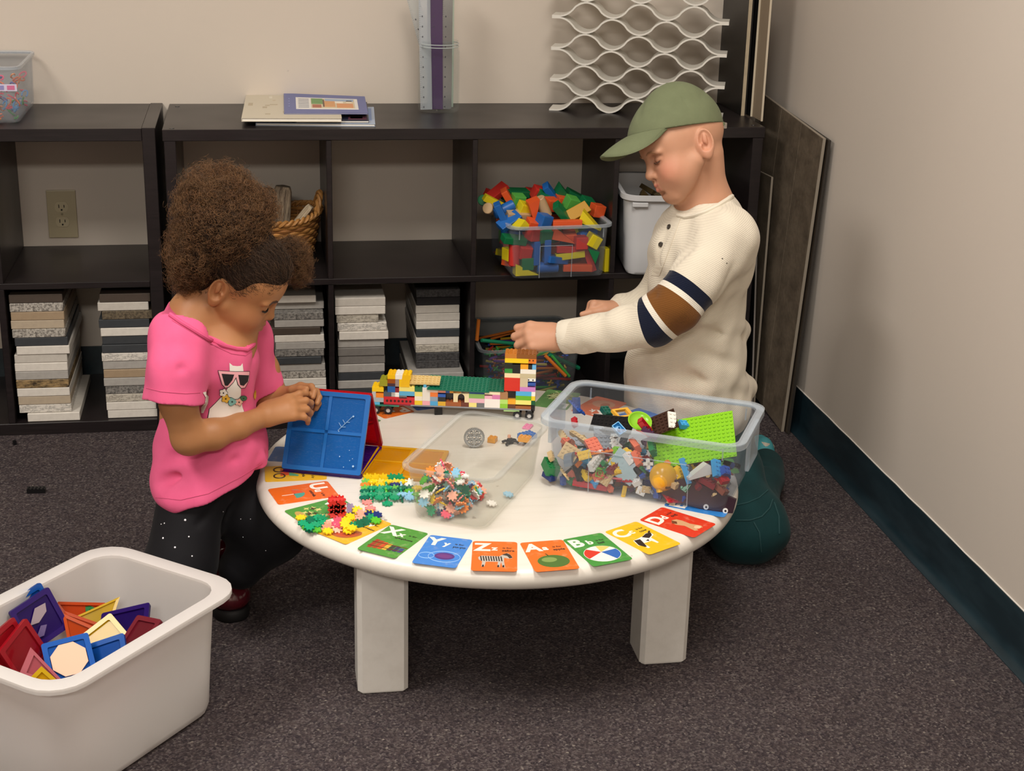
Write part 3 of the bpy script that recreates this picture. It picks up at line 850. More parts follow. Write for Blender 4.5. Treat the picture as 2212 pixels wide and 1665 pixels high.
for i in range(15):
    t = i/14; px, py = 1462-42*t-4*t*t, 470+125*t
    a, na = on_surface(shirt, boy, px-9, py, .0012); b_, nb2 = on_surface(shirt, boy, px+9, py, .0012)
    if a is None or b_ is None: continue
    rings.append([tuple(a-na*.004), tuple(a), tuple(b_), tuple(b_-nb2*.004)])
if len(rings) > 3: pl.loft(rings, True, True).obj('placket', cream, shirt)
P = surf_path0(shirt, boy, ((1464, 464), (1480, 468), (1500, 465), (1525, 457), (1550, 445), (1572, 431), (1581, 424)), .0002)
if len(P) > 3: MB().tube(P, .0050, 8).obj('neck_band', plain('#d8d0bf', .9, .15), shirt, True)
# ---- trousers
T = Body()
hipL, hipR = Q(1530, 925, -.72), Q(1440, 915, -.66)
kneeL, ankL = np.array([1.205, -.845, .062]), np.array([1.365, -.50, .05])
kneeR, ankR = np.array([1.03, -.63, .062]), np.array([1.27, -.36, .05])
T.cone(Q(1485, 880, -.735), Q(1490, 950, -.70), .108, .112, 0)
T.cone(hipL, kneeL, .092, .070, .05); T.cone(hipR, kneeR, .085, .068, .05)
T.ell((1.215, -.85, .068), (.08, .075, .066), .04)
T.cone(kneeL, ankL, .064, .044, .03); T.cone(kneeR, ankR, .064, .05, .03)
for a, b, w, am in (((1600, 1090, -.86), (1680, 1060, -.80), .006, .004), ((1590, 1125, -.9), (1672, 1095, -.82), .006, .005), ((1630, 1130, -.88), (1645, 1205, -.9), .005, .003),
                    ((1672, 1110, -.8), (1690, 1190, -.82), .005, .004), ((1625, 985, -.75), (1610, 1070, -.84), .010, .006), ((1640, 1000, -.7), (1690, 1090, -.7), .01, .006), ((1660, 1040, -.65), (1690, 1070, -.68), .008, .006)):
    T.fold(Q(*a), Q(*b), w, am)
T.disp(lambda P: (.0018*np.sin(P[:, 2]*55+P[:, 1]*40)+.0012*np.sin(P[:, 0]*80+P[:, 2]*30)).astype(F32))
T.plane((0, 0, .001), (0, 0, -1))
def cloth(name, c1, c2, bump=.3, sc=900, rough=.85):
    n = NT(name); v = n.coord('Object'); f = n.noise(v, 25, 4); g = n.noise(v, sc, 2)
    return n.done(n.pr(n.mix(n.ramp(f, [(.3, 0.0), (.75, .6)]), c1, c2), rough, .2, n.bump(g, bump, .001), Sheen_Weight=.03))
trou = kid(boy, 'trousers', T, (.92, -.96, -.004), (1.5, -.28, .36), .003, cloth('teal_cotton', '#0f3436', '#0a2729', .3, 700))
# pocket flap seam on the thigh
bpy.context.view_layer.update()
for pts in (((1592, 1091), (1615, 1086), (1640, 1075), (1662, 1056)), ((1590, 1124), (1620, 1124), (1645, 1116), (1662, 1098), (1670, 1075)), ((1628, 1128), (1640, 1150), (1645, 1200)), ((1672, 1085), (1682, 1115), (1683, 1160))):
    P = []
    for i in range(len(pts)-1):
        for k in range(6):
            t = k/6; p, nr = on_surface(trou, boy, pts[i][0]*(1-t)+pts[i+1][0]*t, pts[i][1]*(1-t)+pts[i+1][1]*t, .0008)
            if p is not None: P.append(tuple(p))
    if len(P) > 3: MB().tube(P, .0016, 6).obj('seam', plain('#113c3e', .8), trou, True)
# ---- shoes, soles turned up behind
def shoe(parent, toe, heel, up, col_sole, col_up, name='shoe'):
    toe, heel, up = (np.asarray(q, float) for q in (toe, heel, up)); ax = toe-heel; Ls = np.linalg.norm(ax); ax /= Ls
    up = up-ax*(up@ax); up /= np.linalg.norm(up); sd = np.cross(up, ax)
    sh = D.objects.new(name, None); COL.objects.link(sh); sh.parent = parent
    def P(a, b, c): return heel+ax*a*Ls+sd*b+up*c-np.array(parent.location)
    def outline(k):
        o = []
        for i in range(28):
            a = 2*PI*i/28; c, s_ = math.cos(a), math.sin(a)
            w = .032*(1-.25*max(0, -c)) * k
            o.append((.5+.5*c, s_*w*(1+.12*c)))
        return o
    rings = [[tuple(P(a, b, z)) for a, b in outline(kk)] for z, kk in ((0, .9), (.004, 1.0), (.02, 1.0), (.024, .95))]
    MB().loft(rings, True, True).obj('sole', col_sole, sh, True)
    U = Body(); W0 = heel
    U.cone(P(.3, 0, .038), P(.75, 0, .032), .034, .028, 0); U.cone(P(.12, 0, .04), P(.18, 0, .07), .032, .034, .02); U.ell(P(.8, 0, .03), (.03, .03, .02), .02)
    V, Fq = U.build(P(.45, 0, .04)-.13, P(.45, 0, .04)+.13, .0035)
    m = (V-P(0, 0, .02))@up
    V = V-np.clip(.0-m, 0, 1)[:, None]*up
    np_mesh('upper', V, Fq, col_up, sh, None, 2)
    sp = [tuple(P(.45, .036*math.cos(t), .035+.036*math.sin(t))) for t in np.linspace(0, PI, 12)]
    MB().tube(sp, .006, 6).obj('strap', plain('#141414', .6), sh, True)
    return sh
shoe(boy, np.array([1.405, -.315, .045]), np.array([1.375, -.46, .098]), (-.25, -.35, -.85), plain('#cfc1b0', .6), plain('#3f8f97', .6))
shoe(boy, np.array([1.22, -.36, .03]), np.array([1.34, -.25, .075]), (-.3, -.45, -.5), plain('#cfc1b0', .6), plain('#3f8f97', .6))
# ---- cap
Cp = Body().frame((MHB, OHB), SHB)
Cp.ell((-.4, 0, 4.0), (9.5, 7.75, 8.9), 0); Cp.ell((3.0, 0, 4.6), (7.2, 6.5, 5.0), 2.5); Cp.ell((-1.7, 0, 8.5), (4.5, 4.6, 4.3), 3)
Cp.ell((-.7, 0, 3.4), (8.6, 7.0, 7.7), .3, 's')
Cp.plane((10.6, 0, 6.6), (.24, 0, -.97))
for a in range(6):                                        # panel seams
    an = PI/6+a*PI/3
    pts = [(-1.5+s*9.6*math.cos(an), s*7.9*math.sin(an), 13.1-6.6*s*s) for s in np.linspace(.05, 1, 7)]
    for p, q in zip(pts[:-1], pts[1:]): Cp.fold(p, q, .28, .14)
Cp.fold((3, -1, 12.2), (8.5, 3.5, 9), .9, .25); Cp.fold((1, 5.5, 9.5), (-6, 6.0, 7.5), 1.2, .18); Cp.fold((-5.5, 6, 8.2), (-7.5, 3, 9.0), 1.0, .18); Cp.fold((5, 4.5, 9.5), (2, 6.5, 7.0), 1.0, -.25)
capm_ = cloth('olive_cotton', '#6d7457', '#60674c', .4, 800)
cap = kid(boy, 'cap', Cp, OHB-.17, OHB+.2, .0016, capm_)
cap['label'] = 'olive green cap'
def h2l(p): return tuple(MHB @ (np.array(p, float)*SHB)+OHB-base)
vt, vb = [], []; NU, NV = 32, 10
for i in range(NU+1):
    u = -1+2*i/NU; an = u*1.42
    ix, iy = 3.0+7.3*math.cos(an), 7.2*math.sin(an)
    iz = 6.7+(ix-10.6)*.24
    Lb = 6.6*max(0, 1-abs(u)**2.4)**.8+.1
    for j in range(NV+1):
        v = j/NV
        x = ix+Lb*v*(.93+.07*math.cos(an)); y = iy*(1-.05*v); z = iz-(1.5*v*(.35+.65*v)+3.3*(abs(y)/7)**2*v**.7+.15*v)*(Lb/6.7)
        vt.append(h2l((x, y, z))); vb.append(h2l((x, y, z-.32)))
def gridf(o, fl=False):
    fs = []
    for i in range(NU):
        for j in range(NV):
            a = o+i*(NV+1)+j; q = (a, a+NV+1, a+NV+2, a+1); fs.append(q[::-1] if fl else q)
    return fs
nv = len(vt); fs = gridf(0)+gridf(nv, True)
for i in range(NU):
    a, b_ = i*(NV+1)+NV, (i+1)*(NV+1)+NV; fs.append((a, b_, nv+b_, nv+a))
MB().add(vt+vb, fs).obj('brim', capm_, cap, True, 60)
# little button and back strap of the cap
MB().lathe([(.0001, .005), (.004, .004), (.006, .001), (.0062, -.001)], 14, Matrix.Translation(h2l((-1.9, 0, 13.1)))).obj('button', capm_, cap, True)
bpts = [h2l((-9.6*math.cos(a)+.0, 6.8*math.sin(a), 1.55+.0)) for a in np.linspace(-.45, .45, 9)]
MB().tube(bpts, .0045, 6).obj('strap', capm_, cap, True)
MB().rbox((-.004, -.003, -.006), (.004, .003, .006), .001, 1, Matrix.Translation(h2l((-9.25, 2.2, 1.1)))).obj('buckle', plain('#b9b6ae', .25, Metallic=1.0), cap)
# ================================================================== the child kneeling left of the table
def G(px, py, y): return aty(px, py, y)
MHG = ortho(np.array([[0.8315, 0.2727, 0.4839], [-0.1956, 0.9592, -0.2043], [-0.5199, 0.0752, 0.8509]])); OHG = np.array([.177, -1.0, .662]); SHG = .00897
girl = thing('person', 'person with curly hair puffs, pink shirt and dark leggings kneeling at the table', 'person', (.11, -1.0, 0))
gb = np.array(girl.location)
HG = lambda p: MHG @ (np.array(p, float)*SHG)+OHG
B = Body().frame((MHG, OHG), SHG); head(B, ear_x=-2.0, nose=.965, cheek=1.08, chin=.97); B.frame()
nkb = G(424, 688, -1.0)
B.cone(HG((-3.6, 0, -3)), nkb, .040, .042, .010); B.cone(HG((.3, 0, -5.5)), G(455, 708, -1.0), .026, .030, .012)
B.cone(nkb, G(430, 760, -1.0), .05, .07, .03); B.ell(G(478, 752, -1.0), (.062, .075, .045), .03)
B.cone(G(430, 760, -1.0), G(440, 960, -1.0), .068, .08, .03)
gNear = [G(392, 730, -1.075), G(383, 800, -1.115), G(385, 870, -1.125), G(408, 945, -1.12), G(460, 938, -1.105), G(515, 921, -1.07), G(572, 898, -1.03)]
gFar = [G(520, 730, -.915), G(560, 800, -.90), G(578, 850, -.90), G(588, 872, -.905), G(604, 862, -.92)]
B.path(gNear, [.032, .034, .031, .0295, .0265, .0215, .0185], .012)
B.cone(nkb, G(398, 738, -1.06), .028, .026, .02); B.cone(nkb, G(510, 735, -.93), .03, .036, .03)
B.path(gFar, [.042, .036, .033, .028, .02], .02)
hand(B, G(571, 897, -1.03), (.88, .30, .13), (.15, .62, -.70), .86, curls=((.10, .22, .2), (.16, .40, .35), (.2, .48, .4), (.2, .40, .35)), thumb=(.9, .6), side=1, thumb_open=.3, spread=.13)
hand(B, G(602, 863, -.92), (.80, -.1, .25), (.2, -.8, -.4), .8, curls=((.3, .5, .4), (.35, .5, .4), (.4, .5, .4), (.4, .5, .4)), thumb=(.3, .2), side=-1, thumb_open=.5, spread=.12)
skg = skin_mat('#a9764d', '#98633d', 'skin_tan')
body_g = kid(girl, 'body', B, (-.03, -1.24, .22), (.36, -.8, .82), .0015, skg, lambda W: face_tone(W, (MHG, OHG), SHG, '#9a5645', '#b4714f'))
bpy.context.view_layer.update()
for s in (1, -1):
    face_line(girl, 'eyelashes', MHG, OHG, SHG, [(7.62, s*1.8, -.5), (7.74, s*2.6, -.78), (7.55, s*3.4, -.8), (7.1, s*4.2, -.55)], .2, plain('#1f1410', .6))
    brow_line(body_g, girl, 'eyebrow', MHG, OHG, SHG, [(8.15, s*1.3, 1.55), (8.05, s*2.5, 2.05), (7.55, s*3.7, 2.1), (6.95, s*4.6, 1.6)], .26, plain('#3a2418', .8))
# ---- shirt
S = Body()
S.ell(G(452, 770, -1.0), (.078, .10, .075), 0, rot=(0, .2, -.2))
S.cone(G(450, 780, -1.0), G(447, 960, -1.0), .078, .088, .04)
S.ell(G(452, 1000, -1.0), (.098, .105, .075), .04); S.ell(G(470, 960, -.99), (.085, .095, .08), .04); S.ell(G(425, 1052, -1.03), (.082, .092, .05), .03)
S.cone(G(400, 705, -1.03), G(392, 735, -1.075), .042, .05, .03); S.cone(G(485, 715, -.95), G(525, 735, -.915), .042, .048, .03)
S.cone(nkb, G(430, 740, -1.0), .05, .066, .03)
n1 = gNear[1]; sl = G(377, 866, -1.127)
S.cone(gNear[0], n1, .050, .050, .03); S.cone(n1, sl, .050, .0525, .012, flat='b')
fsl = G(560, 838, -.90)
S.cone(gFar[0], fsl, .05, .046, .03, flat='b')
S.cone(G(425, 680, -1.0), HG((-3.5, 0, -2.5)), .047, .056, .008, 's')
nA, nB, nC = G(372, 670, -1.03), G(470, 735, -1.07), G(552, 727, -.96)
nn_ = np.cross(nB-nA, nC-nA); nn_ *= np.sign(nn_[2])
S.plane(nA, nn_, near=(nkb, .105))
S.cone(sl-(sl-n1)*.3, sl+(sl-n1)*.3, .044, .0475, .002, 's')
S.plane(G(420, 1074, -1.06), (.36, -.06, -.95), near=((.11, -1.0, .12), .27))
for a, b, w, am in (((430, 700, -1.08), (425, 860, -1.09), .010, .007), ((440, 790, -1.08), (420, 930, -1.09), .012, .006), ((335, 1000, -1.08), (480, 960, -1.09), .012, .006), ((325, 1050, -1.08), (520, 985, -1.08), .012, .006),
                    ((350, 1075, -1.09), (560, 980, -1.05), .012, .005), ((400, 1080, -1.1), (570, 1005, -1.05), .008, .004), ((345, 900, -1.07), (430, 1000, -1.1), .012, .005), ((500, 830, -1.06), (545, 760, -1.02), .010, .004),
                    ((560, 770, -.98), (552, 880, -.99), .008, .004), ((360, 760, -1.13), (420, 830, -1.13), .010, .003), ((330, 830, -1.13), (400, 790, -1.16), .010, .003), ((520, 930, -1.05), (575, 990, -1.02), .01, .005), ((400, 720, -1.11), (370, 790, -1.14), .010, .003)):
    S.fold(G(*a), G(*b), w, am*1.9)
S.disp(lambda P: (.0013*np.sin(P[:, 2]*60+P[:, 0]*55+3*np.sin(P[:, 1]*25))+.0009*np.sin(P[:, 0]*90-P[:, 2]*45+P[:, 1]*60)).astype(F32))
pink = cloth('pink_jersey', '#dc5f88', '#d2527c', .15, 1200, .9)
shirt_g = kid(girl, 'shirt', S, (-.05, -1.24, .15), (.30, -.8, .70), .0022, pink)
shirt_g['label'] = 'pink short-sleeved shirt with printed white cat'
bpy.context.view_layer.update()
# stitched lines at sleeve, hem and neck
def surf_path(o, parent, pts, lift=.0006, sub=6):
    P = []
    for i in range(len(pts)-1):
        for k in range(sub if i < len(pts)-2 else sub+1):
            t = k/sub; p, nr = on_surface(o, parent, pts[i][0]*(1-t)+pts[i+1][0]*t, pts[i][1]*(1-t)+pts[i+1][1]*t, lift)
            if p is not None: P.append(tuple(p))
    return P
dpink = plain('#c24a72', .9)
for pts in (((316, 838), (350, 846), (400, 850), (432, 848)), ((326, 1073), (390, 1080), (450, 1066), (520, 1030), (566, 1000)), ((372, 692), (415, 718), (460, 745), (500, 764), (530, 768), (552, 752))):
    P = surf_path(shirt_g, girl, pts, .0001)
    if len(P) > 3: MB().tube(P, .0008, 5).obj('seam', dpink, shirt_g, True)
P = surf_path(shirt_g, girl, ((368, 680), (392, 697), (420, 714), (450, 733), (480, 746), (510, 754), (532, 755), (546, 745), (553, 730)), .0008)
if len(P) > 3: MB().tube(P, .0042, 8).obj('neck_band', plain('#d4557e', .9, .2), shirt_g, True)
# printed cat: flat ink pieces that follow the cloth
def ink(name, poly, col, lift, parent=shirt_g, own=girl, sub=3):
    """a filled outline of ink laid on the cloth"""
    bm = bmesh.new()
    vs = [bm.verts.new((x, y, 0)) for x, y in poly]
    try: f = bm.faces.new(vs)
    except ValueError: bm.free(); return None
    bmesh.ops.triangulate(bm, faces=[f])
    for _ in range(sub):
        long_ = [e for e in bm.edges if e.calc_length() > 5]
        if not long_: break
        bmesh.ops.subdivide_edges(bm, edges=long_, cuts=1); bmesh.ops.triangulate(bm, faces=bm.faces[:])
    bm.verts.index_update(); out = []; last = None
    for v in bm.verts:
        p, nr = on_surface(parent, own, v.co.x, v.co.y, lift)
        if p is None: p = last
        if p is None: bm.free(); return None
        last = p; out.append(tuple(p))
    fs = [[v.index for v in f.verts] for f in bm.faces]; bm.free()
    return MB().add(out, fs).obj(name, col, parent, True, 180)
def Zc(pts): return [(400+x*220/2155, 760+y*170/1665) for x, y in pts]
inkw, inkk, inkp = plain('#e6ded6', .85), plain('#191418', .8), plain('#eaa9b0', .85)
cat_body = Zc([(935,400),(1225,400),(1180,620),(1170,900),(1200,1150),(1255,1310),(1200,1400),(480,1430),(520,1200),(640,1080),(760,950),(860,820),(940,680)])
ink('cat_print', [(x+(1.3 if x < 505 else 1.3)*((x-505)/40), y) for x, y in cat_body], inkk, .0006)
ink('cat_print', cat_body, inkw, .0010)
ink('cat_print', Zc([(930,230),(1000,290),(1090,300),(1165,295),(1205,240),(1225,400),(935,400)]), inkw, .0010)
ink('tail_print', Zc([(365,860),(420,835),(500,940),(485,1080),(390,1290),(340,1290),(340,1180),(410,1080),(425,960)]), inkw, .0010)
ink('glasses_print', Zc([(680,385),(1050,410),(1355,405),(1340,600),(1260,760),(1170,770),(1100,690),(1065,560),(1020,640),(920,745),(840,760),(770,690)]), inkk, .0013)
ink('glasses_print', Zc([(692,397),(1050,420),(1343,415),(1328,600),(1250,748),(1175,757),(1112,680),(1066,525),(1010,630),(910,732),(845,747),(780,680)]), inkp, .0016)
ink('glasses_print', Zc([(760,455),(1025,475),(985,590),(890,705),(830,700)]), inkk, .0019)
ink('glasses_print', Zc([(1110,480),(1330,490),(1310,620),(1220,710),(1150,690)]), inkk, .0019)
def flower(cx, cy, r, col, n=6, nm='flower_print'):
    ink(nm, Zc([(cx+(r*1.12)*(1+.16*math.cos(n*t))*math.cos(t), cy+(r*1.12)*(1+.16*math.cos(n*t))*math.sin(t)) for t in np.linspace(0, 2*PI, 31)[:-1]]), inkk, .0020, sub=2)
    ink(nm, Zc([(cx+r*(1+.16*math.cos(n*t))*math.cos(t), cy+r*(1+.16*math.cos(n*t))*math.sin(t)) for t in np.linspace(0, 2*PI, 31)[:-1]]), plain(col, .85), .0023, sub=2)
    ink(nm, Zc([(cx+r*.22*math.cos(t), cy+r*.22*math.sin(t)) for t in np.linspace(0, 2*PI, 9)[:-1]]), inkk, .0026, sub=1)
flower(800, 850, 75, '#efe9e2', 5); flower(1215, 970, 60, '#3d6b4d', 2); flower(980, 1040, 80, '#7fb4ae', 3); flower(1120, 1050, 72, '#eab3a4', 5); flower(850, 975, 80, '#dfae3c', 5)
ink('flower_print', Zc([(1480,800),(1440,870),(1440,960),(1475,1010),(1500,940),(1500,820)]), plain('#dfae3c', .85), .0012, sub=2)
# ---- leggings
T = Body()
T.cone(G(448, 1010, -1.0), G(440, 1070, -.99), .07, .075, 0)
T.cone(G(415, 1080, -1.045), G(392, 1215, -1.09), .062, .064, .03)
T.cone(G(392, 1215, -1.09), (-.07, -1.11, .05), .05, .042, .03)
knee2 = G(588, 1140, -.985)
T.cone(G(490, 1065, -.95), knee2, .078, .066, .03)
T.cone(knee2, G(520, 1225, -.995), .06, .042, .02)
T.ell(G(575, 1120, -.985), (.064, .066, .072), .03)
for a, b, w, am in (((505, 1075, -1.04), (440, 1190, -1.10), .010, .006), ((470, 1080, -1.08), (420, 1140, -1.12), .008, .004), ((500, 1140, -1.02), (540, 1190, -1.03), .008, .005), ((515, 1170, -1.02), (535, 1215, -1.03), .006, .004), ((490, 1090, -1.05), (470, 1180, -1.07), .008, .005)):
    T.fold(G(*a), G(*b), w, am)
T.plane((0, 0, .002), (0, 0, -1))
leg = kid(girl, 'leggings', T, (-.2, -1.24, -.003), (.36, -.78, .36), .0025, cloth('dark_leggings', '#0d0c10', '#131216', .12, 1500, .75))
bpy.context.view_layer.update()
dm = plain('#e9e9ee', .15, .8)
for px, py, r in ((355,1130,1.5),(400,1123,2.4),(352,1162,2.2),(408,1159,1.7),(378,1182,2.1),(415,1201,1.7),(348,1132,1.2),(520,1121,1.1),(541,1121,1.0),(525,1160,1.0),(574,1189,1.1),(482,1105,.9)):
    p, nr = on_surface(leg, girl, px, py, 0)
    if p is None: continue
    MB().lathe([(.0001, .0008), (.0011*r/2, .0006), (.0017*r/2, 0)], 8, Matrix.Translation(p) @ nr.to_track_quat('Z', 'Y').to_matrix().to_4x4()).obj('rhinestone', dm, leg)
# ---- boots
def boot(parent, toe, heel, top, r_top, burg, blk):
    toe, heel, top = (np.asarray(q, float) for q in (toe, heel, top)); pb = np.array(parent.location)
    bt = D.objects.new('boot', None); COL.objects.link(bt); bt.parent = parent
    ax = toe-heel; Ls = np.linalg.norm(ax[:2]); ax = ax/np.linalg.norm(ax); sd = np.cross((0, 0, 1), ax); sd /= np.linalg.norm(sd); up = np.cross(ax, sd)
    U = Body(); P = lambda a, b, c: heel+ax*a+sd*b+up*c
    U.cone(P(.03, 0, .055), P(Ls-.04, 0, .045), .033, .030, 0); U.ell(P(Ls-.037, 0, .038), (.037, .037, .028), .02)
    U.cone(P(.032, 0, .06), top, .036, r_top, .025, flat='b')
    U.cone(top, top+(top-P(.032, 0, .06))*.2, r_top-.006, r_top-.006, 0, 's')
    for i in range(3): U.fold(P(.02, -.04, .08+.016*i), P(.07, 0, .075+.018*i), .006, .003)
    U.plane(P(0, 0, .022), -up)
    c = P(.05, 0, .05); V, Fq = U.build(np.minimum(c, top)-.13, np.maximum(c, top)+.13, .0028)
    np_mesh('upper', V-pb, Fq, burg, bt, None, 2)
    def ol(k, z):
        o = []
        for i in range(32):
            a = 2*PI*i/32; x = Ls/2+Ls/2*math.cos(a)*1.06*k; w = .036*(1+.10*math.cos(a))*k
            o.append(tuple(P(x, w*math.copysign(abs(math.sin(a))**.8, math.sin(a)), z)-pb))
        return o
    MB().loft([ol(.97, 0), ol(1, .003), ol(1, .017), ol(.98, .019), ol(.96, .023)], True, True).obj('sole', blk, bt, True)
    return bt
burg = plain('#5d1420', .14, .7, grain=90, Coat_Weight=.4); blk = plain('#121113', .6)
boot(girl, np.array([.150, -1.018, .0]), np.array([.118, -.905, .0]), G(478, 1168, -.93), .04, burg, blk)
boot(girl, np.array([-.225, -1.10, .0]), np.array([-.12, -1.11, .045]), np.array([-.06, -1.11, .06]), .036, burg, blk)
# ---- hair: dark close-cropped cap, two curly puffs
hm = NT('hair'); hn = hm.noise(hm.coord('Object'), 30, 4, .7)
hinfo = hm.n('ShaderNodeHairInfo')
hcol = hm.mix(hinfo.outputs['Random'], '#21150d', '#6d4a2d'); hcol = hm.mix(hm.ramp(hn, [(.35, 0.0), (.7, .4)]), hcol, '#85633f')
hairm = hm.done(hm.pr(hcol, .55, .3))
hcm = NT('hair_base'); hv = hcm.coord('Object'); hb = hcm.noise(hv, 160, 5, .7)
hairbase = hcm.done(hcm.pr(hcm.mix(hb, '#120c08', '#332115'), .8, .2, hcm.bump(hb, .8, .004)))
HB = Body().frame((MHG, OHG), SHG)
HB.ell((-1.15, 0, 3.9), (9.0, 7.35, 7.7), 0)
HB.ell((3.2, 0, 5.8), (4.6, 5.2, 4.0), 2.0)
HB.ell((9.5, 0, .6), (4.2, 7.5, 5.2), 1.2, 's')                       # forehead hairline
HB.plane((0, 0, -.9), (.28, 0, -1))
for s in (1, -1): HB.ell((-1.6, s*7.6, -1.6), (2.9, 2.6, 3.6), .8, 's'); HB.ell((4.6, s*6.8, -1.5), (3.0, 3.0, 3.2), .8, 's')
HB.ell((-5.5, 0, -3.2), (3.2, 5.0, 3.0), 1.5)
HB.frame()
P1c, P2c = G(478, 480, -1.03), G(622, 556, -.90)
HB.ell(P1c, (.062, .066, .07), .02); HB.ell(G(424, 545, -1.03), (.036, .045, .045), .03); HB.ell(G(535, 460, -1.0), (.036, .045, .036), .03)
HB.ell(P2c, (.030, .036, .032), .01)
hb_ = kid(girl, 'hair', HB, (0.0, -1.14, .56), (.36, -.82, .90), .0028, hairbase)
hb_['label'] = 'dark brown curly hair gathered in two puffs'
R = np.random.RandomState(11)
def curls(name, centres, n, lmin, lmax, rad, curl_r, seed, fuzz=1.0):
    """curly strands growing out of soft balls"""
    R = np.random.RandomState(seed); sizes = []; pos = []; rr = []
    tot = sum(w for *_, w in centres)
    for c, r, w in centres:
        m = int(n*w/tot); c = np.asarray(c); r = np.asarray(r)
        dirs = R.normal(size=(m, 3)); dirs /= np.linalg.norm(dirs, axis=1)[:, None]
        root = c+dirs*r*(.55+.42*R.rand(m, 1))
        K = 15; L = lmin+(lmax-lmin)*R.rand(m)
        a = np.cross(dirs, R.normal(size=(m, 3))); a /= np.linalg.norm(a, axis=1)[:, None]; b = np.cross(dirs, a)
        tang = a*R.uniform(-1, 1, (m, 1))+b*R.uniform(-1, 1, (m, 1)); main = dirs*.7+tang*.7; main /= np.linalg.norm(main, axis=1)[:, None]
        a = np.cross(main, dirs+1e-3); a /= np.linalg.norm(a, axis=1)[:, None]; b = np.cross(main, a)
        ph = R.uniform(0, 2*PI, m); tw = R.uniform(1.2, 3.2, m)*2*PI; cr = curl_r*R.uniform(.4, 1.3, m)
        t = np.linspace(0, 1, K)
        ang = ph[:, None]+tw[:, None]*t[None]
        env = np.minimum(1, t*3)[None, :, None]
        bend = -dirs[:, None, :]*(t**2)[None, :, None]*(L*.35)[:, None, None]
        pts = root[:, None, :]+main[:, None, :]*(L[:, None]*t[None])[..., None]+env*(a[:, None, :]*(cr[:, None]*np.cos(ang))[..., None]+b[:, None, :]*(cr[:, None]*np.sin(ang))[..., None])+bend
        pos.append(pts.reshape(-1, 3)); sizes += [K]*m; rr.append(np.tile(rad*(1-.6*t), m))
    pos = np.concatenate(pos)-gb; rr = np.concatenate(rr)
    hc = D.hair_curves.new(name); hc.add_curves(sizes)
    hc.attributes['position'].data.foreach_set('vector', pos.astype(np.float32).ravel())
    ra = hc.attributes.get('radius') or hc.attributes.new('radius', 'FLOAT', 'POINT')
    ra.data.foreach_set('value', rr.astype(np.float32))
    hc.materials.append(hairm)
    o = D.objects.new(name, hc); COL.objects.link(o); return o
P1c = G(474, 468, -1.03)
o = curls('curly_puff', [(P1c, (.078, .078, .082), 5), (G(420, 540, -1.03), (.046, .055, .055), 2.2), (G(404, 590, -1.01), (.026, .035, .03), .8), (G(545, 455, -1.0), (.040, .05, .042), 1.3), (G(470, 410, -1.03), (.062, .06, .042), 1.6)], 15000, .012, .038, .00030, .0042, 3)
o.parent = hb_
o = curls('curly_puff', [(G(628, 560, -.90), (.038, .042, .042), 3), (G(645, 590, -.9), (.02, .024, .022), 1)], 3500, .010, .026, .00018, .0026, 4); o.parent = hb_
# short combed-back strands over the cropped crown
def crown():
    R = np.random.RandomState(9); V = np.empty(len(hb_.data.vertices)*3); hb_.data.vertices.foreach_get('co', V); V = V.reshape(-1, 3)+gb
    N_ = np.empty(len(V)*3); hb_.data.vertex_normals.foreach_get('vector', N_); N_ = N_.reshape(-1, 3)
    Lc = (V-OHG) @ MHG/SHG
    sel = np.where((Lc[:, 2] > -6) & (np.linalg.norm(V-P1c, axis=1) > .056) & (np.linalg.norm(V-P2c, axis=1) > .03))[0]
    sel = R.choice(sel, min(9000, len(sel)*3)); m = len(sel); K = 7
    p0 = V[sel]+R.normal(0, .0008, (m, 3)); nn = N_[sel]
    tgt = P1c[None]-p0; tgt -= nn*(tgt*nn).sum(1)[:, None]; tgt /= np.linalg.norm(tgt, axis=1)[:, None]
    side = np.cross(nn, tgt); L = R.uniform(.008, .022, m); t = np.linspace(0, 1, K); ph = R.uniform(0, 6.28, m)
    wv = np.sin(ph[:, None]+t[None]*R.uniform(3, 9, (m, 1)))*.0016
    pts = p0[:, None]+tgt[:, None]*(L[:, None]*t)[..., None]+nn[:, None]*(.0006+.0028*np.sin(PI*t*.8)[None]*R.uniform(.2, 1.3, (m, 1)))[..., None]+side[:, None]*wv[..., None]
    hc = D.hair_curves.new('cropped_hair'); hc.add_curves([K]*m)
    hc.attributes['position'].data.foreach_set('vector', (pts-gb).astype(np.float32).ravel())
    ra = hc.attributes.get('radius') or hc.attributes.new('radius', 'FLOAT', 'POINT')
    ra.data.foreach_set('value', np.tile(.00028*(1-.5*t), m).astype(np.float32))
    dk = NT('dark_hair'); dk_m = dk.done(dk.pr(dk.mix(dk.n('ShaderNodeHairInfo').outputs['Random'], '#17100b', '#57402e'), .5, .35)); hc.materials.append(dk_m)
    o = D.objects.new('cropped_hair', hc); COL.objects.link(o); o.parent = hb_
crown()
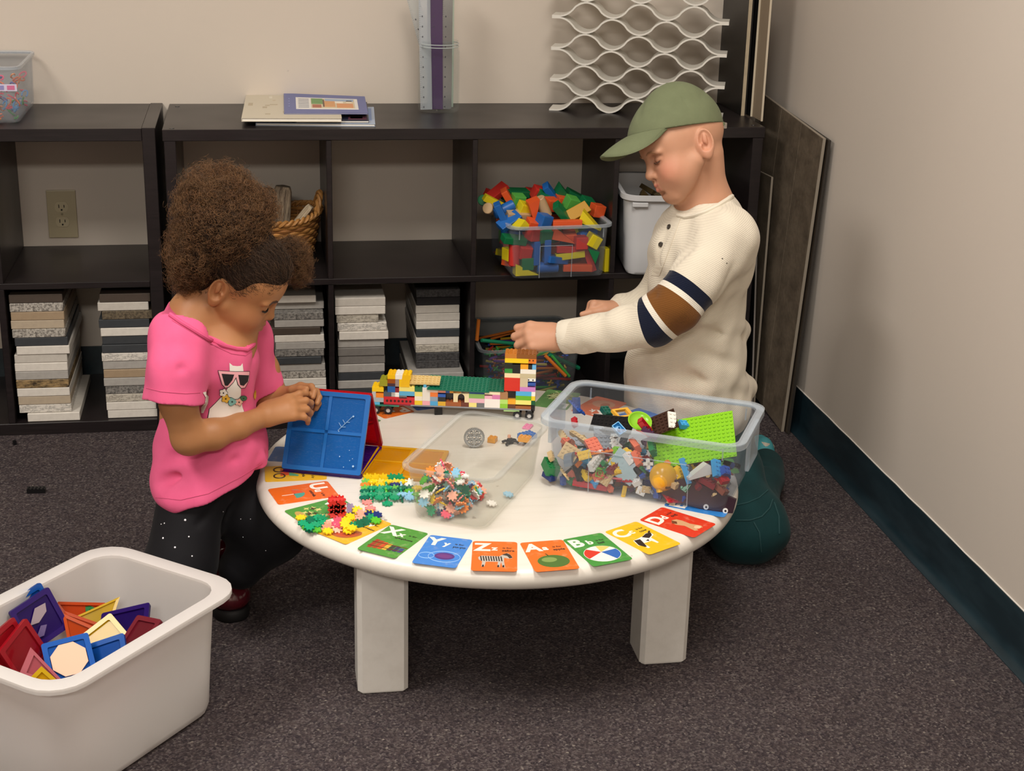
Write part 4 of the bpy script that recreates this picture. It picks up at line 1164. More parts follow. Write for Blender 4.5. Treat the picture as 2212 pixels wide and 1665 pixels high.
# ================================================================== moulded tubs
def tote(name, label, cat, loc, rz, w, d, h, taper, mat, rim_w=.012, lip=.008, r=.025, th=.0022, group=None, ribs=True, rim_mat=None, base_r=.012):
    """open plastic tub; w, d = size between the outer edges of the rim, loc = centre of the base"""
    t = thing(name, label, cat, loc, rz, group)
    def ringz(ww, dd, rr, z): return [(x, y, z) for x, y in rrect(ww, dd, rr, 5)]
    wt, dt = w-2*rim_w, d-2*rim_w; wb, db = wt-2*taper, dt-2*taper
    def at(k, inn=0.0): return wb+(wt-wb)*k-2*inn, db+(dt-db)*k-2*inn
    rings = []
    a = at(0); rings.append(ringz(a[0]-2*base_r, a[1]-2*base_r, r*.7, 0.0005))
    rings.append(ringz(a[0]-.5*base_r, a[1]-.5*base_r, r*.85, base_r*.3)); a = at(.06); rings.append(ringz(a[0], a[1], r, base_r))
    for k in (.35, .7, .97): a = at(k); rings.append(ringz(a[0], a[1], r, base_r+(h-base_r)*k))
    for k in (.97, .7, .35): a = at(k, th); rings.append(ringz(a[0], a[1], r-th, base_r+(h-base_r)*k))
    a = at(.06, th); rings.append(ringz(a[0], a[1], r-th, base_r+th)); a = at(0, th); rings.append(ringz(a[0]-1.5*base_r, a[1]-1.5*base_r, r*.7, th+.0005))
    MB().loft(rings, True, True).obj('shell', mat, t, True, 50)
    a = at(.97); zt = h
    rr = [ringz(a[0], a[1], r, zt-.006), ringz(w-.003, d-.003, r+.008, zt-.0035), ringz(w-.0015, d-.0015, r+.009, zt-lip), ringz(w, d, r+.010, zt-lip), ringz(w, d, r+.010, zt-.001), ringz(w-.004, d-.004, r+.008, zt), ringz(a[0]-2*th, a[1]-2*th, r-th, zt-.002), ringz(a[0]-2*th, a[1]-2*th, r-th, zt-.008)]
    MB().loft(rr).obj('rim', rim_mat or mat, t, True, 50)
    return t, at
cl_bin = clear('#f2f4f7', .02, .1); cl_rim = clear('#e9eff4', .16, .18)
def bin_ribs(t, at, w, d, h, sides, x0=-.28, x1=.28):
    """raised lines of a moulded side: a handle recess outlined on the long face"""
    for s in sides:
        wt, dt = at(.5); y = s*(dt/2+.0003); tl = (at(.9)[1]-at(.1)[1])/2/(h*.8)
        def P(x, z): return (x*wt, s*(at(min(1, max(0, z/h)))[1]/2+.0008), z)
        MB().tube([P(x0, .004), P(x0, h*.62), P(x1, h*.62), P(x1, .004)], .0011, 5).obj('recess_edge', cl_rim, t)
    for sx in (-.40, .40):
        MB().tube([(sx*w, -at(.95)[1]/2-.001, h-.012), (sx*w, -at(.8)[1]/2-.001, h-.034)], .0016, 5).obj('stiffener', cl_rim, t)
        MB().tube([(sx*w, at(.95)[1]/2+.001, h-.012), (sx*w, at(.8)[1]/2+.001, h-.034)], .0016, 5).obj('stiffener', cl_rim, t)

# ================================================================== things on top of the long bookcase
ZS = .7582
def slab_from(name, corners, z0, th, mats, label, cat, group, parts=()):
    """flat book: corners front-left, front-right, back-right, back-left as world xy"""
    c = np.mean([p[:2] for p in corners], 0); t = thing(name, label, cat, (c[0], c[1], z0), 0, group)
    q = [(p[0]-c[0], p[1]-c[1]) for p in corners]
    MB().prism(q, .0008, th-.0008).obj('pages', plain('#e8e3d8', .8), t)
    k = 1.012
    mb = MB(); mb.prism([(x*k, y*k) for x, y in q], 0, .0009); mb.prism([(x*k, y*k) for x, y in q], th-.0009, th)
    mb.prism([(q[0][0]*k, q[0][1]*k), (q[0][0]*k+.0012, q[0][1]*k), (q[3][0]*k+.0012, q[3][1]*k), (q[3][0]*k, q[3][1]*k)], .0005, th-.0005)
    mb.obj('cover', mats, t)
    return t, q
def bil(q, u, v):
    a = np.array(q[0])*(1-u)+np.array(q[1])*u; b = np.array(q[3])*(1-u)+np.array(q[2])*u; r = a*(1-v)+b*v
    return float(r[0]), float(r[1])
def patch(t, q, u0, v0, u1, v1, z, col, name='print', th=.0003):
    p = [bil(q, u0, v0), bil(q, u1, v0), bil(q, u1, v1), bil(q, u0, v1)]
    return MB().prism(p, z, z+th).obj(name, plain(col, .5), t)
BK = 'books on the long bookcase'
P4 = lambda z, *pts: [atz(x, y, z) for x, y in pts]
t, q = slab_from('book', P4(ZS, (554, 271), (809, 273), (806, 236), (560, 236)), ZS, .006, plain('#aab9cf', .45), 'thin pale blue book at the bottom of the pile', 'book', BK)
for u0, v0, u1, v1, c in ((.78, .2, .98, .9, '#7f97c4'), (.84, .35, .93, .75, '#c9d3e4'), (.1, .1, .6, .9, '#c3cbd6')): patch(t, q, u0, v0, u1, v1, .006, c)
t, q = slab_from('book', P4(ZS+.0065, (640, 265), (796, 265), (792, 225), (640, 228)), ZS+.0062, .0058, plain('#191d33', .35), 'dark navy book showing its right end under the cream book', 'book', BK)
for u0, v0, u1, v1, c in ((.72, .04, .98, .3, '#5a3040'), (.75, .1, .92, .2, '#c9a88c'), (.85, .25, .97, .42, '#a9b4c8'), (.66, .3, .75, .5, '#31508f')): patch(t, q, u0, v0, u1, v1, .0058, c)
t, q = slab_from('book', P4(ZS+.0125, (523, 262), (737, 262.5), (730, 214), (533, 212)), ZS+.0122, .0085, plain('#cfc6b2', .5), 'cream hardcover book with a faded pattern under the blue booklet', 'book', BK)
R = random.Random(4)
for i in range(16):
    u, v = R.uniform(.02, .9), R.uniform(.05, .9); patch(t, q, u, v, u+R.uniform(.03, .09), v+R.uniform(.03, .12), .0085, R.choice(['#b8ab93', '#ddd6c6', '#c3b49c']), 'cover_print')
t, q = slab_from('book', P4(ZS+.0212, (615, 246), (794, 246.5), (787, 211), (614, 204)), ZS+.0209, .0035, plain('#5c66a0', .4), 'periwinkle blue booklet with a white picture panel on its cover', 'book', BK)
patch(t, q, .14, .18, .90, .80, .0035, '#e9e6e0', 'picture_panel')
for i in range(6): patch(t, q, .17+.0*i, .26+.085*i, .30, .295+.085*i, .0038, '#8d919c', 'text_line')
patch(t, q, .325, .24, .86, .76, .0038, '#d8c9a8', 'picture')
for u0, v0, u1, v1, c in ((.33, .45, .47, .75, '#6f9a5c'), (.49, .3, .62, .62, '#d9a06a'), (.64, .26, .84, .5, '#dd9a68'), (.5, .62, .85, .75, '#9fb3c9'), (.34, .25, .45, .42, '#b26b52'), (.62, .52, .72, .62, '#f0e6d4'), (.76, .55, .83, .66, '#eadbc3'), (.47, .3, .49, .7, '#6a5040')): patch(t, q, u0, v0, u1, v1, .0041, c, 'picture_detail')
for i in range(4): patch(t, q, .05, .3+.13*i, .065, .34+.13*i, .0036, '#8f97c6', 'spine_mark')
# glass jar of rulers
glass = clear('#fafbfb', -.02, .03, 'clear_glass')
jr = .053; jc = np.array([.681, .259]); jt = thing('glass_jar', 'tall clear jar holding rulers on the long bookcase', 'jar', (jc[0], jc[1], ZS))
pr = [(.0001, .001), (jr-.006, .001), (jr-.001, .004), (jr, .010), (jr, .150), (jr-.002, .158), (jr-.004, .163), (jr-.004, .178), (jr-.0065, .178), (jr-.0065, .163), (jr-.0045, .157), (jr-.0025, .150), (jr-.0025, .012), (jr-.006, .006), (.0001, .005)]
MB().lathe(pr, 48).obj('glass_wall', glass, jt, True, 50)
for z in (.164, .171): MB().tube(ring((0, 0, z), (0, 0, 1), jr-.0032, .0012), .0012, 6, closed=True).obj('screw_thread', clear('#dfe6e6', .4, .05), jt, True)
def ruler(x0, x1, rz, lean, w, mat, label, lm=None, L=.31, yo=0):
    """x0 = foot, x1 = where it passes the top of the picture, both photo columns"""
    a = aty(x0, 235, jc[1]+yo); b = aty(x1, 0, jc[1]+yo+lean)
    foot = Vector((a[0], jc[1]+yo, ZS+.007)); top = Vector((b[0], jc[1]+yo+lean, ZS+.007+L)); b0 = Vector((b[0], b[1], b[2]))
    ax = (b0-foot).normalized()
    o = MB(); wv = Vector((math.cos(rz), math.sin(rz), 0)); wv = (wv-ax*wv.dot(ax)).normalized(); nv = ax.cross(wv)
    Mx = Matrix((wv, nv, ax)).transposed().to_4x4(); Mx.translation = foot
    rt = thing('ruler', label, 'ruler', (0, 0, 0), 0, 'rulers in the glass jar'); rt.matrix_world = Mx
    MB().rbox((-w/2, -.0011, 0), (w/2, .0011, L), .0005, 1).obj('blade', mat, rt)
    tk = MB()
    for i in range(60): tk.box((-w/2+.0005, -.0014, .006+i*.005), (-w/2+(.006 if i % 5 == 0 else .0035), -.0011, .0064+i*.005))
    tk.obj('graduation', lm or plain('#3b3a44', .6), rt)
    for i in range(10): MB().box((-w/2+.0075, -.0014, .0045+i*.025), (-w/2+.0098, -.0011, .0085+i*.025)).obj('numeral', lm or plain('#3b3a44', .6), rt)
rc = clear('#eef1f2', .16, .06); rp = tinted('#5a4668', '#8d78a0', .78, .2, False); rs = plain('#b9bcc0', .22, .6, Metallic=.85)
ruler(955, 893, .1, .05, .032, rc, 'clear plastic ruler leaning out furthest to the left of the jar', yo=-.012)
ruler(921, 917, .0, .01, .030, clear('#e6eaee', .3, .06), 'clear ruler with dense black marks standing upright in the jar', yo=-.022)
ruler(934, 934, .25, .01, .028, plain('#a4a9b0', .3, .6, Metallic=.6), 'grey ruler between the clear ones and the purple ones', yo=-.010)
ruler(944, 943, -.15, .0, .030, rp, 'dull purple ruler in the middle of the jar', yo=-.018)
ruler(951, 954, .3, .01, .026, tinted('#4c3040', '#7a5560', .85, .2, False), 'dark maroon ruler behind the purple one', yo=.004)
ruler(964, 967, .1, .0, .026, rs, 'shiny silver ruler at the right of the jar', yo=-.016)
ruler(970, 972, .6, .012, .028, clear('#e4f0e8', .35, .05), 'pale greenish clear ruler furthest right in the jar', yo=.012)
# white wavy screen
sc0 = np.array([.97, .262]); sdir = np.array([.948, -.317]); snor = np.array([.317, .948])
wt_ = plain('#dedbd2', .32, .5)
wv_t = thing('wavy_screen', 'white plastic screen of stacked wavy strips standing on the bookcase', 'screen', (sc0[0], sc0[1], ZS))
pp, aa, lam, fl = .0397, .0178, .1365, .019
for k in range(9):
    s_ = -1 if k % 2 == 0 else 1; pts = []
    N = 60
    for i in range(N+1):
        x = (2*fl+3*lam)*i/N; ph = min(max(x-fl, 0), 3*lam)/lam*2*PI
        pts.append((x, aa+.0022+k*pp+s_*aa*math.copysign(abs(math.cos(ph))**.75, math.cos(ph))))
    rings = []
    for i, (x, z) in enumerate(pts):
        x0, z0 = pts[max(0, i-1)]; x1, z1 = pts[min(N, i+1)]; tx, tz = x1-x0, z1-z0; l_ = math.hypot(tx, tz); nx, nz = -tz/l_*.0021, tx/l_*.0021
        def W3(u, w, y): return (u*sdir[0]+y*snor[0], u*sdir[1]+y*snor[1], w)
        rings.append([W3(x+nx, z+nz, 0), W3(x+nx, z+nz, .075), W3(x-nx, z-nz, .075), W3(x-nx, z-nz, 0)])
    MB().loft(rings, True, True).obj('wavy_strip', wt_, wv_t, True, 50)
# sample boards standing on edge against the side wall
def board(px, xoff, th, d_edge, label, zt, mat_face, mat_edge, dy=0):
    c = atz(px[0], px[1], ZS); t = thing('sample_board', label, 'board', (c[0]+xoff, c[1]+dy, ZS), 0, 'sample boards on the bookcase')
    dd = YW-.004-c[1]-dy
    MB().rbox((0, .0008, 0), (th, dd, zt), .0006, 1).obj('panel', mat_face, t)
    MB().box((0, -.0004, 0), (th, .0008, zt)).obj('edge_band', mat_edge, t)
cr_e = plain('#b9a98e', .6, grain=80); blk_f = plain('#0c0b0b', .35)
board((1610, 250), -.012, .009, 0, 'black-faced sample board nearest the wavy screen, cream edge', .36, blk_f, cr_e)
board((1610, 250), .002, .006, 0, 'second sample board, dark edged, behind the black-faced one', .35, blk_f, plain('#1c1713', .5), .02)
board((1622, 256), .008, .005, 0, 'third sample board with a thin cream edge', .355, blk_f, plain('#cbbfa8', .6), .03)
board((1632, 262), .014, .005, 0, 'sample board with a cream edge closest to the side wall', .35, plain('#8a7a66', .6), plain('#c9bca6', .6))
# clear box of bright lacing rings at the left edge
lt, lat = tote('clear_box', 'clear box of neon plastic links cut off by the picture edge', 'storage box', (-.425, .225, ZS), 0, .21, .30, .135, .004, clear('#eef0f2', .07, .08), rim_w=.006, r=.02, rim_mat=clear('#eceff2', .2, .1))
neon = ['#ef4a6a', '#f26a2e', '#f0557f', '#4d9bd8', '#3f9a4a', '#f2892c', '#5a5fb0', '#e83f54']
R = random.Random(21); its = []
for i in range(120):
    c = neon[R.randrange(len(neon))]; nm = {'#ef4a6a': 'pink', '#f26a2e': 'orange', '#f0557f': 'rose', '#4d9bd8': 'blue', '#3f9a4a': 'green', '#f2892c': 'amber', '#5a5fb0': 'violet', '#e83f54': 'red'}[c]
    n = 10; a0 = R.uniform(0, 6.28); rr = R.uniform(.008, .012)
    pts = [(rr*math.cos(a0+4.6*j/n), rr*.62*math.sin(a0+4.6*j/n), 0) for j in range(n+1)]
    o = MB().tube(pts, .0021, 5).obj('plastic_link', plain(c, .3), None, True)
    o.location = (R.uniform(-.505, -.345), R.uniform(.10, .345), ZS+.006+.085*R.random()**1.1); o.rotation_euler = (R.uniform(-1.2, 1.2), R.uniform(-1.2, 1.2), R.uniform(0, 6.28))
    o['category'] = 'link'; its.append((o, f'{nm} plastic link'))
rank_labels(its, 'in the clear box at the frame edge', 'plastic links in the clear box')
MB().box((-.105, -.1462, .078), (.095, -.1455, .094)).obj('label_strip', plain('#c9c2d6', .5), lt)
for i in range(8): MB().box((-.095+i*.024, -.1468, .081), (-.078+i*.024, -.1462, .091)).obj('label_print', plain(['#8a86b8', '#c86a90', '#7f9ac0'][i % 3], .5), lt)
MB().tube([(.02+.026*math.cos(a), -.13, .093+.026*math.sin(a)) for a in np.linspace(.5, 2.9, 12)], .003, 6).obj('handle_loop', plain('#5d93cf', .3), lt, True)

# ================================================================== inside the cubes
# wicker basket of driftwood
bkc = (.258, .17, .3892); wick = plain('#a9763c', .6, grain=120); wick2 = plain('#8a5a2b', .65, grain=120)
bt_ = thing('wicker_basket', 'honey brown wicker basket with a raised handle in the upper cube', 'basket', bkc)
hb2 = .118; NR = 15
for k in range(NR):
    z = .004+hb2*k/(NR-1); rad = .082+.030*(k/(NR-1))**.8
    pts = []
    for i in range(96):
        a = 2*PI*i/96; w = .0022*(1 if k % 2 else -1)*math.cos(16*a); lift = .016*max(0, math.cos(a-.1))**2*(k/(NR-1))**2
        pts.append(((rad+w)*math.cos(a), (rad+w)*math.sin(a), z+lift))
    MB().tube(pts, .0044, 5, closed=True).obj('weave_row', wick if k % 3 else wick2, bt_, True)
for i in range(32):
    a = 2*PI*i/32; MB().tube([(.081*math.cos(a), .081*math.sin(a), 0), (.098*math.cos(a), .098*math.sin(a), hb2*.5), (.1115*math.cos(a), .1115*math.sin(a), hb2+.004+.014*max(0, math.cos(a-.1))**2)], .0022, 5).obj('stake', wick2, bt_, True)
for ph in (0, PI):
    pts = []
    for i in range(140):
        a = 2*PI*i/140; pts.append(((.113+.005*math.cos(22*a+ph))*math.cos(a), (.113+.005*math.cos(22*a+ph))*math.sin(a), hb2+.007+.005*math.sin(22*a+ph)+.016*max(0, math.cos(a-.1))**2))
    MB().tube(pts, .0044, 6, closed=True).obj('rim_braid', wick, bt_, True)
for ph in (0, 2.1, 4.2):
    pts = []
    for i in range(40):
        u = i/39; a = -.45+.9*u; z = hb2+.018+.042*math.sin(PI*u)
        pts.append(((.113+.0045*math.cos(14*u+ph))*math.cos(a), .113*math.sin(a), z+.0045*math.sin(14*u+ph)))
    MB().tube(pts, .0046, 6).obj('handle', wick, bt_, True)
MB().lathe([(.0001, .002), (.082, .002), (.082, .005), (.0001, .005)], 32).obj('base', wick2, bt_)
def driftwood(label, p0, p1, r0, r1, seed, c1='#8a7a66', c2='#4d4136'):
    R = np.random.RandomState(seed); n = NT('driftwood'); v = n.coord('Object', (1, 1, .12)); f = n.noise(v, 130, 5, .7)
    m = n.done(n.pr(n.mix(n.ramp(f, [(.38, 0.0), (.62, 1.0)]), c1, c2), .85, .2, n.bump(f, .7, .003)))
    p0, p1 = Vector(p0), Vector(p1); ax = (p1-p0); Ln = ax.length; rings = []
    lob = R.uniform(.0, .16, 5); phs = R.uniform(0, 6.28, 5)
    for i in range(13):
        u = i/12; k = (r0+(r1-r0)*u)*(1 if 0 < i < 12 else .82)
        rings.append([(k*(1+sum(lob[j]*math.cos((j+2)*a+phs[j]+u*1.5) for j in range(5)))*math.cos(a), k*(1+sum(lob[j]*math.cos((j+2)*a+phs[j]+u*1.5) for j in range(5)))*math.sin(a)*.8, Ln*u) for a in np.linspace(0, 2*PI, 25)[:-1]])
    o = MB().loft(rings, True, True).obj('driftwood', m, None, True, 60)
    o.matrix_world = Matrix.Translation(p0) @ ax.to_track_quat('Z', 'Y').to_matrix().to_4x4()
    return tag(o, label, 'driftwood', 'driftwood in the wicker basket')
driftwood('broad grey weathered log standing upright in the basket', (.268, .17, .44), aty(612, 402, .18), .024, .027, 1)
driftwood('narrow grey log beside the broad one in the basket', (.238, .18, .44), aty(578, 407, .18), .020, .019, 2)
driftwood('pale split stick leaning towards the basket handle', (.285, .12, .47), aty(672, 445, .12), .013, .012, 3, '#b7a68c', '#877660')
driftwood('low dark log lying behind the basket rim', (.22, .15, .50), aty(565, 470, .13), .015, .018, 4, '#6b5a48', '#3a2f26')
# clear bin of coloured wooden blocks
bw, bd, bh = .268, .30, .138
bb, bat = tote('clear_bin', 'clear latching bin heaped with coloured wooden blocks in the upper cube', 'storage bin', (.943, .095, .3892), .07, bw, bd, bh, .006, cl_bin, rim_w=.010, r=.024, rim_mat=cl_rim)
bin_ribs(bb, bat, bw, bd, bh, (-1,), -.22, .12)
BC = {'r': ('red', '#c5312a'), 'o': ('orange', '#d9562a'), 'y': ('yellow', '#d8c51f'), 'b': ('blue', '#1f5ea6'), 'g': ('green', '#146b3e'), 'l': ('lime green', '#55a545'), 'w': ('natural wood', '#b99b74'), 'm': ('mustard', '#b98a2b')}
def block_mb(kind, s=1.0):
    m = MB()
    if kind == 'cube': m.rbox((-.0155, -.0155, -.0155), (.0155, .0155, .0155), .0018, 2)
    elif kind == 'brick': m.rbox((-.030, -.0155, -.0085), (.030, .0155, .0085), .0016, 2)
    elif kind == 'bar': m.rbox((-.037, -.0085, -.0085), (.037, .0085, .0085), .0014, 2)
    elif kind == 'cylinder':
        for a, b, r0, r1 in ((-.027, -.0255, .0125, .014), (-.0255, .0255, .014, .014), (.0255, .027, .014, .0125)): m.cyl((0, 0), r0, a, b, 24, Matrix.Rotation(PI/2, 4, 'Y'), r1)
    elif kind == 'triangle': m.prism([(-.030, -.014), (.030, -.014), (-.030, .016)], -.0155, .0155, Matrix.Rotation(PI/2, 4, 'X'))
    elif kind == 'roof': m.prism([(-.022, -.011), (.022, -.011), (0, .011)], -.0155, .0155, Matrix.Rotation(PI/2, 4, 'X'))
    return m
_bm = {}
def block(kind, ck, loc, rot):
    key = (kind, ck)
    if key not in _bm: _bm[key] = block_mb(kind).mesh('wood_block', plain(BC[ck][1], .38, .45), kind == 'cylinder', 40)
    o = link('wood_block', _bm[key]); o.location = loc; o.rotation_euler = rot; o['category'] = 'block'
    return o, f'{BC[ck][0]} wooden {dict(cube="cube", brick="brick", bar="bar", cylinder="cylinder", triangle="wedge", roof="triangle")[kind]} block'
its = []
yF = .095-bd/2+.010+.006          # inner front face
def F(px, py, kind, ck, rot=(0, 0, 0), dy=.018): its.append(block(kind, ck, tuple(aty(px, py, yF+dy)), rot))
# row seen through the front wall
for a in ((1111, 550, 'cylinder', 'r', (0, PI/2, 0)), (1134, 543, 'cube', 'r', (.2, .1, .1)), (1137, 568, 'cube', 'g', (0, 0, .1)), (1136, 580, 'triangle', 'y', (0, 0, .1)),
          (1181, 541, 'brick', 'b', (0, PI/2, 0)), (1182, 577, 'cylinder', 'b', (0, 0, .05)), (1232, 538, 'bar', 'r', (0, .05, .1)), (1231, 551, 'bar', 'y', (0, -.1, .05)), (1247, 578, 'bar', 'o', (0, .02, 0)),
          (1254, 523, 'cube', 'r', (0, 0, .1)), (1281, 519, 'cube', 'y', (.1, .5, .2)), (1284, 546, 'roof', 'g', (0, 1.1, 0)), (1155, 545, 'brick', 'b', (0, PI/2, .3)), (1271, 556, 'bar', 'r', (0, 1.2, 0), .03), (1102, 548, 'cube', 'y', (0, 0, .4), .045),
          (1218, 507, 'triangle', 'o', (0, .2, 0)), (1176, 508, 'cube', 'g', (.2, 0, .3)), (1152, 505, 'cube', 'r', (.1, .1, .5)), (1110, 517, 'brick', 'g', (.2, .15, .2)), (1200, 560, 'brick', 'b', (0, .2, .5))):
    F(*a)
# heap above the rim
TOPB = [(1126, 482, 'roof', 'y', (0, 0, .5), .02), (1175, 476, 'cube', 'b', (.2, .2, .5), .022), (1225, 482, 'bar', 'o', (0, 0, .02), .02), (1279, 475, 'triangle', 'y', (0, .35, -.3), .03), (1150, 487, 'cube', 'o', (.3, .2, .2), .03),
        (1215, 460, 'brick', 'g', (.5, .85, .2), .05), (1248, 458, 'brick', 'm', (.8, -.4, .3), .06), (1157, 455, 'triangle', 'o', (.3, 1.2, .4), .05), (1173, 447, 'cylinder', 'w', (.4, 1.1, .3), .05), (1100, 478, 'brick', 'b', (.5, -.5, .3), .04),
        (1083, 462, 'brick', 'b', (.3, 1.1, .2), .05), (1089, 452, 'cylinder', 'b', (.1, -.4, .2), .07), (1132, 451, 'cube', 'y', (.3, .3, .3), .07), (1118, 463, 'brick', 'w', (.3, .1, .2), .06), (1072, 439, 'bar', 'y', (.2, .5, .2), .10),
        (1119, 433, 'cube', 'l', (.2, .1, .2), .12), (1062, 452, 'cylinder', 'w', (.2, .3, 1.0), .09), (1100, 431, 'brick', 'o', (.3, 1.0, .2), .13), (1234, 438, 'cube', 'l', (.3, .3, .3), .10), (1190, 441, 'cube', 'o', (.2, .1, .4), .10),
        (1191, 419, 'brick', 'b', (.5, .9, .3), .15), (1163, 417, 'cube', 'r', (.3, .3, .2), .16), (1225, 417, 'triangle', 'g', (.3, .4, .2), .16), (1118, 416, 'brick', 'g', (.2, .1, .3), .18), (1074, 416, 'brick', 'r', (.3, -.6, .3), .18),
        (1046, 432, 'cylinder', 'g', (.3, .2, 1.3), .15), (1267, 440, 'cube', 'g', (.3, .3, .3), .14), (1290, 454, 'cube', 'o', (.1, .2, .3), .10), (1213, 436, 'cube', 'o', (.2, .2, .2), .14), (1245, 424, 'brick', 'g', (.2, .5, .2), .20), (1172, 428, 'cube', 'g', (.4, .4, .1), .14),
        (1098, 420, 'cube', 'g', (.2, .2, .4), .20), (1148, 421, 'cube', 'r', (.2, .2, .4), .20), (1205, 425, 'cube', 'r', (.2, .2, .4), .21), (1060, 425, 'cube', 'r', (.2, .4, .4), .21)]
for a in TOPB: F(*a[:5], dy=a[5])
# body of the heap below
R = random.Random(33); kk = ['cube', 'brick', 'bar', 'cylinder', 'triangle']; cc = 'rroybbggylwo'
for iz in range(3):
    for iy in range(4):
        for ix in range(5):
            if iy == 0 and iz < 2: continue
            its.append(block(R.choice(kk), R.choice(cc), (.941-.088+ix*.044, yF+.055+iy*.055, .3892+.022+iz*.034+(.008 if iz == 2 else 0)), (R.uniform(-.2, .2), R.uniform(-.2, .2), R.uniform(0, 3))))
rank_labels(its, 'in the clear bin', 'wooden blocks in the clear bin')
o, k_ = block('brick', 'y', (1.082, .03, .3892+.030), (0, PI/2, .3)); tag(o, 'lone yellow wooden block standing outside the clear bin', 'block')
# tall white tub
wtub, wat = tote('white_tub', 'tall white plastic tub behind the boy in the end cube', 'tub', (1.252, .09, .3892), -.10, .268, .30, .210, .012, plain('#c9cacc', .35, .45), rim_w=.008, lip=.014, r=.035, th=.003)
wtub['label'] = 'tall white plastic tub in the last upper cube'
MB().rbox((-.11, -.149, .180), (-.07, -.137, .192), .002, 1).obj('latch_tab', plain('#c9cacc', .35), wtub)
for i, (x, y, z, r_, c) in enumerate(((1.19, .06, .56, (.5, .4, .3), '#4a3a1c'), (1.25, .07, .565, (.2, -.6, 1.1), '#3f3218'), (1.29, .06, .56, (.6, .2, 2), '#54431f'), (1.22, .12, .57, (.3, .5, .7), '#463719'))):
    o = MB().prism([(-.04, -.03), (.04, -.03), (0, .045)], -.006, .006).obj('wood_piece', plain(c, .6, grain=60), None); o.location = (x, y, z); o.rotation_euler = r_
    tag(o, f'{["brown", "dark brown", "light brown", "umber"][i]} triangular wood piece in the tall white tub', 'wood piece', 'wood pieces in the white tub')
MB().rbox((1.165, -.01, .40), (1.335, .18, .545), .01, 1).obj('filling', plain('#3a2e18', .8), None)
fl_ = D.objects['filling']; fl_['label'] = 'dark wood offcuts filling the tall white tub'; fl_['category'] = 'offcuts'; fl_['kind'] = 'stuff'
# open box of connecting sticks
sb, sat = tote('clear_bin', 'clear bin of coloured connector sticks in the lower cube', 'storage bin', (.905, .20, .0305), 0, .275, .30, .145, .012, clear('#e6e9eb', .03, .12), rim_w=.008, r=.02, rim_mat=clear('#e2e6e8', .10, .15))
SC_ = ['#2f55b5', '#b5342d', '#d6762c', '#1f8a63', '#c9b35c', '#d9a92a', '#3d9a45', '#6a3b8a']
SN = ['blue', 'red', 'orange', 'teal', 'straw coloured', 'yellow', 'green', 'violet']
R = random.Random(8); its = []
for i in range(110):
    lay = i/110; k = (0 if lay < .28 else 1 if lay < .45 else R.choice([2, 4, 4, 3, 0]) if lay < .75 else R.choice([2, 3, 4, 5, 6, 7]))
    if R.random() < .25: k = R.randrange(8)
    L_ = R.uniform(.07, .13); o = MB().tube([(-L_/2, 0, 0), (L_/2, 0, 0)], .0036, 6).obj('stick', plain(SC_[k], .35), None, True)
    o.location = (.905+R.uniform(-.06, .06), .20+R.uniform(-.115, .10), .037+.115*lay+R.uniform(-.004, .004)); o.rotation_euler = (0, R.uniform(-.12, .12)-(.25 if lay > .8 else 0), R.uniform(-.5, .5))
    o['category'] = 'stick'; its.append((o, f'{SN[k]} connector stick'))
for i in range(60):
    k = R.choice([2, 5, 0, 6, 1]); x = .905+R.choice([-1, 1])*R.uniform(.05, .105); z = .04+R.random()*.10; m = MB()
    for a in range(4): m.tube([(0, 0, 0), (.009*math.cos(a*PI/2), .009*math.sin(a*PI/2), 0)], .0026, 5)
    o = m.obj('connector', plain(SC_[k], .35), None); o.location = (x, .20+R.uniform(-.12, .0), z); o.rotation_euler = (R.uniform(-1.5, 1.5), R.uniform(-1.5, 1.5), R.uniform(0, 3)); o['category'] = 'connector'; its.append((o, f'{SN[k]} four-way connector'))
def stick2(p0, p1, ck, r, lab):
    o = MB().tube([(0, 0, 0), tuple(np.array(p1)-np.array(p0))], r, 8).obj('stick', plain(SC_[ck], .35), None, True); o.location = tuple(p0); tag(o, lab, 'stick', 'long sticks in the clear bin')
stick2(aty(1030, 735, .12), aty(1034, 690, .12), 2, .005, 'orange connector stick poking up at the bin corner')
stick2(aty(1178, 768, .05), aty(1222, 812, .05), 2, .0045, 'long orange stick slanting down the bin')
stick2(aty(1186, 765, .06), aty(1250, 795, .10), 3, .006, 'long teal stick slanting across the bin')
stick2(aty(1192, 768, .055), aty(1230, 813, .055), 6, .004, 'long green stick beside the slanting orange one')
stick2(aty(1040, 735, .10), aty(1110, 742, .14), 3, .005, 'teal stick lying on top of the bin')
rank_labels(its, 'in the clear bin', 'connector sticks in the clear bin')

